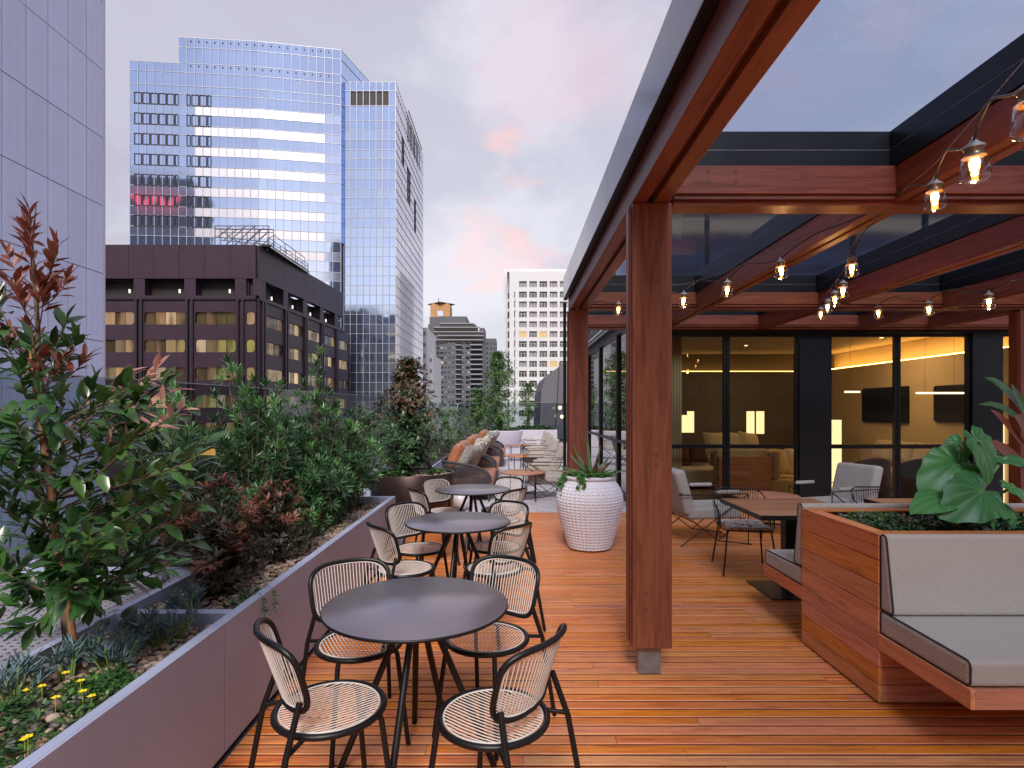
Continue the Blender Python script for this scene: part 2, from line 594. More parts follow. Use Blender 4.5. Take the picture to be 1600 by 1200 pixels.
mat_door = m_glass('door_glass', (0.66, 0.66, 0.60), 0.03, 0, 0.9, wob=0.02)
mat_cream = m_fabric('oatmeal_upholstery', (0.34, 0.30, 0.27), (0.50, 0.455, 0.415), 120)
mat_bench_f = m_fabric('woven_bench_fabric', (0.29, 0.25, 0.21), (0.58, 0.51, 0.44), 170)
mat_piping = m_plain('black_piping', (0.015, 0.014, 0.014), 0.7)
mat_ceram = m_plain('white_ceramic', (0.78, 0.78, 0.87), 0.5, 0, 0.05, 5, bump=0.1, bscale=90)
mat_bronze = m_plain('aged_bronze', (0.055, 0.036, 0.032), 0.34, 0.6, 0.4, 2.5)
mat_whitepot = m_plain('white_pot', (0.50, 0.47, 0.54), 0.6, 0, 0.05, 3)
mat_bark = m_plain('grey_bark', (0.13, 0.085, 0.06), 0.9, 0, 0.35, 30, bump=0.5, bscale=50)
mat_stake = m_wood('stake_wood', (0.20, 0.10, 0.06), (0.34, 0.17, 0.10), (0.42, 0.24, 0.15), 2, 0.7, 0.1, 0.2)
# ---------------------------------------------------------------- street level and the podium under the terrace
GROUND = -32.0
mat_street = m_plain('asphalt', (0.05, 0.05, 0.055), 0.9, 0, 0.2, 0.3)
b = MB(); b.quad((-2500, -2500, GROUND), (2500, -2500, GROUND), (2500, 2500, GROUND), (-2500, 2500, GROUND))
b.build('ground', mat_street, kind='structure')
mat_podium = m_plain('podium_concrete', (0.28, 0.27, 0.28), 0.85, 0, 0.1, 0.6)
b = MB(); b.box(-4.7, 16, -9, 30, GROUND + 0.01, -0.16)
b.build('podium', mat_podium, kind='structure')

# ---------------------------------------------------------------- deck of narrow boards
DX0, DX1, DY0, DY1 = -1.30, 9.2, -3.0, 8.78
b = MB(); b.box(DX0, DX1, DY0, DY1, -0.15, -0.085)
deck = b.build('deck', mat_soil, kind='structure')
PIT, BW = 0.0800, 0.0680
segs = []
nrow = int((DY1 - DY0) / PIT)
joints_cols = [0.35 + 0.45 * k for k in range(-4, 21)]
for i in range(nrow):
    y = DY1 - (i + 1) * PIT
    x = DX0
    x = DX0
    while x < DX1 - 0.05:
        L = R.choice([2.25, 2.7, 3.15, 3.6, 4.05]) if x > DX0 else R.choice([0.9, 1.35, 1.8, 2.25, 2.7, 3.15])
        x1 = min(DX1, x + L)
        if DX1 - x1 < 0.5:
            x1 = DX1
        segs.append((x, x1, y))
        x = x1
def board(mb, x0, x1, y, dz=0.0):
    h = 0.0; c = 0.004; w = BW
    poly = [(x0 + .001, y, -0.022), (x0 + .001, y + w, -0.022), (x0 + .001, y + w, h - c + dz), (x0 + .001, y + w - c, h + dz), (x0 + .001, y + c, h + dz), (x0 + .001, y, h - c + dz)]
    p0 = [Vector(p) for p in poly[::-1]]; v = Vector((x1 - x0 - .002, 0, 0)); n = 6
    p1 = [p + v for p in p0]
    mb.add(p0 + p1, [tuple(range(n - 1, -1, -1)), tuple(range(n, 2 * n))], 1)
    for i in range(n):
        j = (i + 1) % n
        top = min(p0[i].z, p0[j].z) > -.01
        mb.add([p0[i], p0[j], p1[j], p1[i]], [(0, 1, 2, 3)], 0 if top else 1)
def vis(sg):
    x0, x1, y = sg
    if y < 2.35:
        return 0
    lim = y * 0.903 + 0.1
    a, c = max(x0, -lim), min(x1, lim)
    if c <= a:
        return 0
    if y < 3.8 and a > 2.0:        # under the bench
        return 0.1 / y
    return (c - a) / (y * y) * (1 if c - a > .3 else .5)
segs.sort(key=lambda s: -vis(s))
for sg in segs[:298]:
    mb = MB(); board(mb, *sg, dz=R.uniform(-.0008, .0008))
    me = mb.mesh('board', [mat_deck, mat_gap_shade], (sg[0], sg[2], 0))
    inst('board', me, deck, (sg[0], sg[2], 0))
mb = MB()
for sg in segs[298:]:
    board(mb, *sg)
mb.build('board_field', [mat_deck, mat_gap_shade], deck, kind='stuff')
mb = MB()
for i in range(nrow):
    y = DY1 - (i + 1) * PIT
    if y < 2.2:
        break
    for xk in joints_cols:
        if abs(xk) > y * .95 + .1 or xk < DX0 or xk > DX1:
            continue
        for s in (0.25, 0.75):
            cx, cy = xk + R.uniform(-.006, .006), y + BW * s
            r = 0.0028
            mb.add([(cx + r * cos(a * pi / 3), cy + r * sin(a * pi / 3), 0.0011) for a in range(6)], [tuple(range(6))])
mb.build('nail_heads', mat_black, deck, kind='stuff')

# ---------------------------------------------------------------- paved terrace beyond the deck
mat_pave = m_plain('pale_paver', (0.50, 0.475, 0.54), 0.6, 0, 0.2, 5, bump=0.1, bscale=30, rvar=.3)
TX0, TX1, TY0, TY1 = -3.2, 1.96, 8.8, 30.0
b = MB(); b.box(-4.7, 2.0, TY0, TY1, -0.15, -0.012)
b.box(-4.7, -1.305, -9, TY0, -0.15, -0.012)
terrace = b.build('terrace_paving', m_plain('grout', (0.22, 0.21, 0.22), 0.9), kind='structure')
cnt = 0; mbp = MB()
tx, ty = 0.60, 0.40
j = 0; y = TY0 + 0.03
cells = []
while y < TY1 - 0.1:
    x = TX0 - (0.3 if j % 2 else 0)
    while x < TX1:
        x0, x1 = max(x, TX0), min(x + tx - .007, TX1)
        if x1 - x0 > .06:
            cells.append((x0, x1, y, min(y + ty - .007, TY1)))
        x += tx
    y += ty; j += 1
cells.sort(key=lambda c: c[2] + abs((c[0] + c[1]) / 2 - .2))
pm = {}
for k, (x0, x1, y0, y1) in enumerate(cells):
    if k < 290:
        key = (round(x1 - x0, 3), round(y1 - y0, 3))
        if key not in pm:
            mb = MB(); mb.box(0, x1 - x0, 0, y1 - y0, -0.03, 0)
            pm[key] = mb.mesh('paver', mat_pave)
        inst('paver', pm[key], terrace, (x0, y0, R.uniform(-.001, .001)))
    else:
        mbp.box(x0, x1, y0, y1, -.03, 0)
mbp.build('paver_field', mat_pave, terrace, kind='stuff')

# ---------------------------------------------------------------- long planter against the balustrade
PX = -1.305; PH = 0.62; SOIL = 0.54
pl = wthing('planter', 'long mauve metal planter box running beside the round tables, full of shrubs', 'planter', (-2, 3.8, 0))
t = 0.05
ys = [(0.55, 2.5745), (2.5795, 4.6195), (4.6245, 6.36)]
for (y0, y1) in ys:
    mb = MB(); mb.box(PX - 0.012, PX, y0, y1, 0.03, PH)
    mb.build('side_panel', mat_planter, pl, bevel=.002)
for yj in (2.577, 4.622):
    mb = MB(); mb.box(PX - .0124, PX - .0085, yj - .012, yj + .012, .03, PH - .003); mb.build('joint_gasket', mat_black, pl)
mb = MB(); mb.box(PX - t, PX - 0.0125, 0.55, 6.36, PH - .06, PH - .0005); mb.build('rim', mat_planter, pl)
mb = MB(); mb.box(-3.05, PX - 0.0125, 6.30, 6.359, 0.0, PH - .0015); mb.build('end_panel', mat_planter, pl)
mb = MB(); mb.box(-1.93, -1.89, 0.55, 2.70, 0.0, PH - .001); mb.build('back_rim', mat_planter, pl)
mb = MB(); mb.box(-1.889, PX - .052, 2.70, 2.76, 0.0, PH - .001); mb.build('cross_rim', mat_planter, pl)
mb = MB(); mb.box(-1.93, -1.89, 2.7605, 3.50, 0.0, PH - .0015); mb.build('back_rim', mat_planter, pl)
mb = MB(); mb.box(-3.09, -1.931, 3.45, 3.50, 0.0, PH - .001); mb.build('cross_rim', mat_planter, pl)
mb = MB(); mb.box(-3.09, -3.05, 3.501, 6.36, 0.0, PH - .002); mb.build('back_rim', mat_planter, pl)
mb = MB(); mb.box(PX - 0.03, PX - 0.013, 0.55, 6.3, 0.0, 0.03); mb.build('toe_kick', mat_black, pl)
def soil_sheet(x0, x1, y0, y1, z, nx, ny):
    mb = MB(); vs = []; fs = []
    for j in range(ny + 1):
        for i in range(nx + 1):
            vs.append((x0 + (x1 - x0) * i / nx, y0 + (y1 - y0) * j / ny, z + R.uniform(-.012, .02)))
    for j in range(ny):
        for i in range(nx):
            a = j * (nx + 1) + i
            fs.append((a, a + 1, a + nx + 2, a + nx + 1))
    mb.add(vs, fs, 0, True)
    return mb
s1 = soil_sheet(-1.889, PX - .051, 0.55, 2.699, SOIL, 12, 40).build('soil', mat_soil, pl)
s2 = soil_sheet(-3.049, PX - .051, 3.501, 6.299, SOIL, 24, 44).build('soil', mat_soil, pl)
s3 = soil_sheet(-1.889, PX - .051, 2.761, 3.4995, SOIL, 12, 12).build('soil', mat_soil, pl)
# pebbles
pebc = [m_plain('pebble_tan', (0.29, 0.20, 0.14), 0.7, 0, 0.25, 30), m_plain('pebble_grey', (0.20, 0.185, 0.18), 0.7, 0, 0.25, 30),
        m_plain('pebble_pale', (0.42, 0.34, 0.27), 0.7, 0, 0.2, 30), m_plain('pebble_rust', (0.22, 0.13, 0.09), 0.7, 0, 0.25, 30)]
def pebble(mb, c, r, sq, mat=0, ang=0.0, n=7, m=5):
    vs = []; fs = []
    ph = [R.uniform(0, 6.28) for _ in range(4)]
    for j in range(m + 1):
        tt = pi * j / m
        for k in range(n):
            a = 2 * pi * k / n
            rr = r * (1 + 0.13 * sin(2 * a + ph[0]) + 0.08 * sin(3 * a + ph[1] + tt * 2))
            x = rr * sq[0] * sin(tt) * cos(a); y = rr * sq[1] * sin(tt) * sin(a); z = r * sq[2] * cos(tt)
            vs.append((c[0] + x * cos(ang) - y * sin(ang), c[1] + x * sin(ang) + y * cos(ang), c[2] + z))
    for j in range(m):
        for k in range(n):
            fs.append((j * n + k, (j + 1) * n + k, (j + 1) * n + (k + 1) % n, j * n + (k + 1) % n))
    mb.add(vs, fs, mat, True)
pms = []
for q in range(8):
    mb = MB(); pebble(mb, (0, 0, 0), 1.0, (1.0, R.uniform(.65, .95), R.uniform(.45, .65)))
    for c in range(4):
        pms.append(mb.mesh('pebble', pebc[c]))
pos = []
tries = 0
while len(pos) < 300 and tries < 9000:
    tries += 1
    x, y = R.uniform(-1.87, PX - .065), R.uniform(1.45, 2.68)
    if x < -y * .93 or (y < 1.9 and x < -1.7):
        continue
    r = R.uniform(.012, .027)
    if all((x - a) ** 2 + (y - c) ** 2 > (0.85 * (r + q)) ** 2 for a, c, q in pos):
        pos.append((x, y, r))
for x, y, r in pos:
    inst('pebble', R.choice(pms), pl, (x, y, SOIL + .012 + R.uniform(0, .012)), (R.uniform(-.3, .3), R.uniform(-.3, .3), R.uniform(0, 6.28)), (r, r, r))
mb = MB()
def pebfield(mb, x0, x1, y0, y1, z, n, rr=(.010, .024), mats=4, cond=None):
    for _ in range(n):
        x, y = R.uniform(x0, x1), R.uniform(y0, y1)
        if cond and not cond(x, y):
            continue
        pebble(mb, (x, y, z + R.uniform(0, .02)), R.uniform(*rr), (1, R.uniform(.65, .95), R.uniform(.45, .6)), R.randrange(mats), R.uniform(0, 6), 6, 4)
pebfield(mb, -1.88, PX - .06, 0.6, 2.69, SOIL - .004, 1900)
pebfield(mb, -1.88, PX - .06, 2.77, 6.28, SOIL + .004, 3600, (.012, .024), 4, lambda x, y: R.random() < (1 if x > -1.6 else .35))
mb.build('pebble_bed', pebc, pl, kind='stuff')

# steel grating behind the near planter
gr = wthing('steel_grating', 'pale steel grating walkway between the near planter and the glass balustrade', 'grating', (-2.8, 2, 0.4))
gz = 0.57
mb = MB()
for i in range(46):
    x = -3.95 + i * .0445
    mb.box(x, x + .006, 0.3, 3.44, gz - .03, gz)
mb.build('bearing_bars', mat_grate, gr, kind='stuff')
mb = MB()
for i in range(92):
    y = 0.35 + i * .0335
    mb.box(-3.95, -1.935, y, y + .006, gz - .012, gz + .001)
mb.build('cross_rods', mat_grate, gr, kind='stuff')
mb = MB(); mb.box(-4.0, -3.955, .3, 3.44, gz - .04, gz + .004); mb.build('edge_angle', mat_grate, gr)

# ---------------------------------------------------------------- glass balustrades
def balustrade(name, label, pts, zt, zb=0.0, rail=None, mat=mat_balus, panel=1.9, cap=True):
    g = wthing(name, label, 'balustrade', ((pts[0][0] + pts[1][0]) / 2, (pts[0][1] + pts[1][1]) / 2, 0))
    p, q = Vector((*pts[0], 0)), Vector((*pts[1], 0))
    L = (q - p).length; d = (q - p).normalized(); n = max(1, round(L / panel))
    sd = Vector((-d.y, d.x, 0))
    for i in range(n):
        a = p + d * (L * i / n + .006); c = p + d * (L * (i + 1) / n - .006)
        mb = MB(); mb.quad(a + Vector((0, 0, zb)), c + Vector((0, 0, zb)), c + Vector((0, 0, zt)), a + Vector((0, 0, zt)))
        gp = mb.build('glass_panel', mat, g)
        if rail is None:
            mb = MB(); mb.bar(a + Vector((0, 0, zt + .004)), c + Vector((0, 0, zt + .004)), .012, .007)
            mb.build('polished_edge', mat_edge, gp)
    mb = MB(); mb.bar(p + Vector((0, 0, zb + .05)), q + Vector((0, 0, zb + .05)), .05, .1); mb.build('shoe_channel', mat_blksteel, g)
    if rail:
        mb = MB(); mb.bar(p + Vector((0, 0, zt + .01)), q + Vector((0, 0, zt + .01)), .05, .03); mb.build('handrail', mat_black, g)
        for e in (p, q):
            mb = MB(); mb.bar(e + Vector((0, 0, zb)), e + Vector((0, 0, zt - .006)), .05, .05); mb.build('post', mat_black, g)
    return g
mat_edge = m_plain('glass_edge', (0.42, 0.52, 0.52), 0.25)
balustrade('glass_balustrade', 'tall frameless glass balustrade behind the long shrub planter', [(-4.45, 1.2), (-3.05, 14.0)], 1.90, -0.1)
balustrade('glass_balustrade', 'glass balustrade behind the low hedge and the row of sofas', [(-3.02, 14.1), (-2.75, 28.9)], 1.86, -0.1)
balustrade('glass_balustrade', 'glass balustrade across the far end of the terrace behind the white pots', [(-2.7, 29.0), (3.6, 29.0)], 1.95, 0.0)
balustrade('low_balustrade', 'low glass balustrade with black handrail and end post beside the bronze planter', [(-3.0, 6.5), (-2.82, 11.2)], 1.40, 0.0, rail=1)

# ---------------------------------------------------------------- pergola
pg = wthing('pergola', 'large red hardwood pergola with black steel framing and a tinted glass roof over the deck', 'pergola', (0.83, 3.4, 0))
BZ0, BZ1, SZ1 = 2.82, 3.02, 3.24
plug = m_plain('timber_plug', (0.12, 0.045, 0.03), 0.6)
def plugs(parent, pts, mat=None, n=(0, -1, 0), r=.013):
    for p in pts:
        mb = MB(); c = Vector(p); nn = Vector(n)
        u = nn.orthogonal().normalized(); w = nn.cross(u)
        vs = [c + (u * cos(a * pi / 8) + w * sin(a * pi / 8)) * r for a in range(16)]
        mb.prism(vs, nn * .0015)
        mb.build('timber_plug', mat or plug, parent)
def post(x0, x1, y0, y1, foot=True, zb=0.17, pl_=None):
    w = x1 - x0
    mb = MB(); mb.box(x0, x1, y0 + .004, y1, zb, BZ0 - .002)
    # main face with bevelled corner battens
    o = mb.build('post', mat_post, pg, bevel=.006)
    mb = MB(); mb.box(x0 - .010, x0 - .002, y0 + .02, y1 - .02, zb + .02, BZ0 - .02)
    mb.build('side_batten', mat_post, o, bevel=.003)
    mb = MB(); mb.box(x0 - .016, x0 - .0105, y0 + .04, y1 - .04, zb + .03, BZ0 - .02)
    mb.build('side_batten', mat_post, o, bevel=.003)
    if foot:
        mb = MB(); mb.box(x0 + .045, x1 - .055, y0 + .05, y1 - .05, 0.002, zb + .01); mb.build('steel_foot', mat_galv, o)
    if pl_:
        plugs(o, [(x0 + w * u, y0 + .0035, z) for u, z in pl_])
    return o
post(0.715, 0.95, 3.36, 3.52, pl_=[(.42, 2.58), (.62, 2.58), (.42, 2.36), (.28, 2.36), (.62, 2.36), (.60, 1.32), (.38, 1.32), (.38, 1.26), (.60, 1.26), (.35, .50), (.35, .40), (.58, .40)])
post(0.70, 0.935, 6.95, 7.10, pl_=[(.25, 2.70), (.75, 2.70), (.2, 2.36), (.5, 2.38), (.75, 2.36)])
post(6.24, 6.47, 6.95, 7.13)
post(6.24, 6.47, 3.36, 3.60)
post(0.715, 0.95, -1.3, -1.06)
post(6.24, 6.47, -1.3, -1.06)
# long beams made of twin members with a shadow gap
Y0, Y1 = -1.3, 7.20
def longbeam(x0, x1, y0, y1, step=True, z0=BZ0, z1=BZ1):
    w = x1 - x0
    mb = MB(); mb.box(x0, x0 + w * .40, y0, y1, z0, z1); o = mb.build('long_beam', mat_beam_y, pg, bevel=.004)
    mb = MB(); mb.box(x0 + w * .58, x1, y0, y1, z0, z1); mb.build('twin_member', mat_beam_y, o, bevel=.004)
    mb = MB(); mb.box(x0 + w * .41, x0 + w * .57, y0, y1, z0 + .035, z1); mb.build('gap_member', mat_beam_y, o)
    return o
longbeam(0.713, 0.93, Y0, Y1)
for i, x in enumerate((2.25, 3.74, 5.25, 6.30)):
    for (a, c) in ((-1.05, 3.36), (3.54, 6.95), (7.08, 8.72)):
        longbeam(x, x + .16, a, c)
        mb = MB(); mb.box(x - .012, x + .172, a + .001, c - .001, BZ1 + .002, SZ1 - .002); mb.build('steel_channel', mat_blksteel, pg, bevel=.002)
        mb = MB(); mb.box(x - .014, x - .0125, a + .01, c - .01, BZ1 + .105, BZ1 + .108); mb.build('channel_seam', mat_galv, pg)
for (y, x1) in ((-1.05, 8.9), (3.36, 8.9), (6.95, 8.9), (8.62, 8.9)):
    z0 = BZ0 - .02 if y == 3.36 else BZ0
    mb = MB(); mb.box(0.952 if y not in (3.36,) else 0.952, x1, y - .04, y + .02, z0 + .055, BZ1); o = mb.build('cross_beam', mat_beam_x, pg, bevel=.004)
    mb = MB(); mb.box(0.953, x1, y - .025, y + .10, z0 + .028, z0 + .053); mb.build('flange', mat_beam_x, o, bevel=.003)
    mb = MB(); mb.box(0.954, x1, y + .0, y + .15, z0, z0 + .026); mb.build('lower_flange', mat_beam_x, o, bevel=.003)
    if y == 3.36:
        plugs(o, [(1.15, y - .041, 2.99), (1.15, y - .041, 2.93), (1.31, y - .041, 2.99), (1.31, y - .041, 2.93)], r=.012)
    mb = MB(); mb.box(0.96, x1, y - .0, y + .12, BZ1 + .001, SZ1 - .001); s = mb.build('steel_channel', mat_blksteel, pg, bevel=.002)
    mb = MB(); mb.box(0.96, x1, y - .0025, y - .001, BZ1 + .105, BZ1 + .108); mb.build('channel_seam', mat_galv, s)
# fascia plates outside the edge beam
for (a, c) in ((-1.3, 1.2), (1.204, 3.86), (3.864, 7.20)):
    mb = MB(); mb.box(0.652, 0.66, a, c, 2.985, 3.26); mb.build('fascia_plate', mat_fascia, pg, bevel=.002)
mb = MB(); mb.box(0.6605, 0.70, Y0, Y1, 2.975, 3.25); mb.build('edge_channel', mat_black, pg)
mb = MB(); mb.box(0.648, 0.6515, Y0, Y1, 2.975, 2.983); mb.build('drip_edge', mat_galv, pg)
mb = MB(); mb.box(0.7005, 0.93, Y0, Y1, BZ1 + .001, 3.245); mb.build('edge_channel', mat_blksteel, pg)
# roof panes
for (xa, xc) in ((0.95, 2.33), (2.33, 3.82), (3.82, 5.33), (5.33, 6.38), (6.38, 8.9)):
    for (ya, yc) in ((-1.05, 3.42), (3.42, 7.0), (7.0, 8.7)):
        mb = MB(); mb.quad((xa + .004, ya + .004, SZ1 + .012), (xc - .004, ya + .004, SZ1 + .012), (xc - .004, yc - .004, SZ1 + .012), (xa + .004, yc - .004, SZ1 + .012))
        mb.build('roof_pane', mat_roofgl, pg)

# ---------------------------------------------------------------- lounge building with glass walls
lg = wthing('lounge_building', 'dark framed glass lounge building behind the pergola, warmly lit inside', 'building', (5, 9, 0))
FY = 8.80                       # front wall plane
mat_wallwarm = m_plain('warm_plaster', (0.52, 0.42, 0.30), 0.85, 0, 0.08, 1.5)
mat_ceil = m_plain('ceiling_plaster', (0.50, 0.42, 0.33), 0.9)
mat_floorin = m_plain('interior_carpet', (0.12, 0.095, 0.075), 0.9, 0, 0.3, 2)
def bx(name, x0, x1, y0, y1, z0, z1, m, par=lg, bevel=0, **k):
    mb = MB(); mb.box(x0, x1, y0, y1, z0, z1); return mb.build(name, m, par, bevel=bevel, **k)
bx('interior_floor', 2.02, 8.95, FY + .06, 16.4, -.10, 0.004, mat_floorin)
bx('ceiling', 2.05, 8.9, FY + .1, 16.3, 3.02, 3.05, mat_ceil)
bx('side_wall', 8.30, 8.42, FY + .1, 16.3, 0.01, 3.01, mat_wallwarm)
bx('back_wall', 2.05, 8.29, 14.6, 14.7, 0.01, 3.01, m_plain('dark_panelling', (0.10, 0.08, 0.06), 0.6))
# cove: a dropped wall lining with a strip of light washing the wall above it
bx('cove_lining', 8.05, 8.28, FY + .12, 14.55, 0.01, 2.60, mat_wallwarm)
mb = MB(); mb.box(8.10, 8.16, FY + .15, 14.5, 2.602, 2.625)
mb.build('cove_light_strip', m_emit('cove_glow', (1.0, 0.50, 0.10), 18), lg)
bx('back_cove_lining', 2.4, 8.03, 14.36, 14.58, 0.01, 2.55, m_plain('dark_lining', (0.07, 0.06, 0.05), 0.6))
mb = MB(); mb.box(2.4, 7.9, 14.45, 14.5, 2.552, 2.575)
mb.build('cove_light_strip', m_emit('cove_glow_dim', (1.0, 0.55, 0.15), 4), lg)
# header, piers, frames of the front wall
HZ = 2.78
bx('header', 1.95, 9.1, FY - .02, FY + .09, HZ + .001, 3.40, mat_blksteel)
bx('header_fin', 2.3, 9.1, FY - .055, FY - .022, 2.90, 2.915, mat_blksteel)
bx('header_fin', 2.3, 9.1, FY - .055, FY - .022, 3.06, 3.075, mat_blksteel)
S = FY / FPX
def X_(px): return (px - 800) * S
def pier(a, c, y0=FY - .03, y1=FY + .12):
    return bx('pier', X_(a), X_(c), y0, y1, 0.0, HZ, mat_blksteel, bevel=.003)
pier(1248, 1294); pier(1516, 1562, FY - .05); bx('pier', 1.93, 2.06, FY - .03, FY + .12, 0, HZ, mat_blksteel)
bx('pier', X_(1594), 9.1, FY - .04, FY + .2, 0, HZ, mat_blksteel)
def glazed(a, c, rail=True, meet=None):
    x0, x1 = X_(a), X_(c)
    w = .045
    f = bx('door_frame', x0, x0 + w, FY, FY + .05, 0.02, HZ - .001, mat_black)
    bx('stile', x1 - w, x1, FY, FY + .05, 0.02, HZ - .001, mat_black, f)
    bx('top_rail', x0 + w, x1 - w, FY + .002, FY + .048, HZ - .06, HZ - .002, mat_black, f)
    bx('bottom_rail', x0 + w, x1 - w, FY + .002, FY + .048, 0.02, 0.12, mat_black, f)
    if rail:
        bx('middle_rail', x0 + w, x1 - w, FY - .004, FY + .044, 0.985, 1.05, mat_black, f)
    mb = MB(); mb.quad((x0 + w, FY + .025, .12), (x1 - w, FY + .025, .12), (x1 - w, FY + .025, HZ - .06), (x0 + w, FY + .025, HZ - .06))
    mb.build('glass_pane', mat_door, f)
    return f
glazed(1008, 1135); glazed(1136, 1247); glazed(1295, 1402); glazed(1403, 1515); glazed(1563, 1593)
bx('sill', 1.95, 9.1, FY - .04, FY + .13, 0.003, 0.018, mat_black)
# left glass wall running away along the terrace
AX = 1.98
bx('header', AX - .05, AX + .08, FY + .13, 16.4, 2.96, 3.40, mat_blksteel)
mb = MB(); mb.path([(AX - .13, FY - .3, 3.16), (AX - .13, 16.4, 3.16)], .06, 12); mb.build('gutter', m_plain('gutter_metal', (0.30, 0.30, 0.33), 0.25, 0.8), lg)
ya = FY + .14
kp = 0
for yb in (10.6, 12.7, 14.6, 16.3):
    fr = bx('window_frame', AX - .03, AX + .05, ya, ya + .07, 0.02, 2.958, mat_black)
    bx('stile', AX - .03, AX + .05, yb - .075, yb - .005, 0.02, 2.958, mat_black, fr)
    bx('middle_rail', AX - .025, AX + .045, ya + .07, yb - .075, 0.985, 1.04, mat_black, fr)
    bx('bottom_rail', AX - .025, AX + .045, ya + .07, yb - .075, 0.02, 0.12, mat_black, fr)
    mb = MB(); mb.quad((AX + .01, ya + .07, .12), (AX + .01, yb - .075, .12), (AX + .01, yb - .075, 2.955), (AX + .01, ya + .07, 2.955))
    mb.build('glass_pane', m_glass('wall_glass_%d' % kp, (0.42, 0.43, 0.42), 0.30, 0, 0.97) if kp == 0 else bpy.data.materials['wall_glass_0'], fr)
    ya = yb; kp += 1
# end wall
bx('end_wall', AX + .05, 8.3, 16.32, 16.42, 0, 3.0, mat_blksteel)
bx('downpipe', 0.655, 0.69, 7.22, 7.27, 0.0, 2.95, mat_black)
# roof slab and upper storey in dark mirror glass
bx('roof_slab', AX - .04, 9.1, FY + .1, 16.4, 3.41, 3.50, mat_blksteel)
mat_upgl = MT('upper_dark_glass')
_g = mat_upgl.n('ShaderNodeNewGeometry')
_p = mat_upgl.pr(Base_Color=(0.30, 0.32, 0.46), Metallic=0.9, Roughness=0.06, Normal=mat_upgl.bump(mat_upgl.noise(_g.outputs['Position'], 0.7, 2, 0.5), 0.06, 0.05))
mat_upgl = mat_upgl.end(_p.outputs[0])
x = AX; k = 0
while x < 9.0:
    x2 = min(x + 1.18, 9.1)
    mb = MB(); mb.box(x + .03, x2 - .03, FY + .40, FY + .43, 3.52, 5.75); mb.build('upper_pane', mat_upgl, lg)
    bx('upper_mullion', x2 - .03, x2 + .03, FY + .36, FY + .46, 3.50, 5.80, mat_blksteel)
    x = x2
y = FY + .46
while y < 16:
    y2 = y + 1.8
    mb = MB(); mb.box(AX + .02, AX + .05, y + .03, y2 - .03, 3.52, 5.75); mb.build('upper_pane', mat_upgl, lg)
    bx('upper_mullion', AX, AX + .08, y2 - .03, y2 + .03, 3.50, 5.80, mat_blksteel)
    y = y2
bx('upper_cap', AX - .02, 9.15, FY + .34, 16.4, 5.80, 5.88, mat_blksteel)
# ---------------------------------------------------------------- inside the lounge
mat_yel = m_fabric('mustard_upholstery', (0.42, 0.27, 0.11), (0.58, 0.40, 0.18), 60)
mat_brownv = m_fabric('brown_velvet', (0.07, 0.028, 0.018), (0.12, 0.05, 0.03), 60)
mat_lantern = m_emit('paper_lantern_glow', (1.0, 0.72, 0.38), 1.35)
mat_tv = m_plain('screen_black', (0.004, 0.004, 0.005), 0.4)
def cush(mb, c, l, M=None, mat=0):
    mb.cushion(c[0], c[1], c[2], l[0], l[1], l[2], mat, 8, 8, .35, M)
# curtain
mb = MB(); n = 60; vs = []
for i in range(n + 1):
    x = 2.15 + .58 * i / n
    yy = FY + .30 + .035 * sin(i * 1.3)
    vs += [(x, yy, .02), (x, yy, 2.95)]
mb.add(vs, [(2 * i, 2 * i + 2, 2 * i + 3, 2 * i + 1) for i in range(n)], 0, True)
cu = mb.build('curtain', m_plain('sheer_curtain', (0.55, 0.44, 0.27), 0.9), bevel=0)
tag(cu, 'beige floor length curtain hanging inside the leftmost lounge door', 'curtain')
# lanterns
def lantern(loc, boxes, label):
    t = wthing('floor_lantern', label, 'lamp', loc, 'paper floor lanterns inside the lounge')
    for (x0, x1, y0, y1, z0, z1) in boxes:
        mb = MB(); mb.box(loc[0] + x0, loc[0] + x1, loc[1] + y0, loc[1] + y1, z0, z1)
        s = mb.build('paper_shade', mat_lantern, t)
        mb = MB(); mb.box(loc[0] + x0 - .002, loc[0] + x1 + .002, loc[1] + y0 - .002, loc[1] + y1 + .002, z1, z1 + .006)
        mb.build('cap', mat_yel, s)
    mb = MB(); mb.box(loc[0] - .1, loc[0] + .1, loc[1] - .1, loc[1] + .1, 0.005, .03); mb.build('base', mat_black, t)
    return t
LB = [(-.13, .012, -.07, .07, .03, 1.27), (.016, .14, -.09, .05, .03, 1.42)]
lantern((5.30, 9.45, 0), LB, 'tall glowing paper floor lantern behind the third glass door from the left')
lantern((8.0 - .12, 9.30, 0), [(-.13, -.06, -.07, .07, .03, 1.45), (-.056, .12, -.09, .05, .03, 1.36)], 'glowing paper floor lantern behind the rightmost narrow pane')
lantern((4.15, 13.4, 0), [(-.16, .0, -.07, .07, 1.05, 1.46), (.01, .13, -.07, .07, 1.05, 1.55)], 'pair of stacked lanterns at the far left of the lounge')
lantern((5.75, 13.4, 0), [(-.18, -.05, -.07, .07, 1.02, 1.55), (.05, .18, -.07, .07, 1.02, 1.55)], 'distant lantern deep in the lounge behind the second glass door')
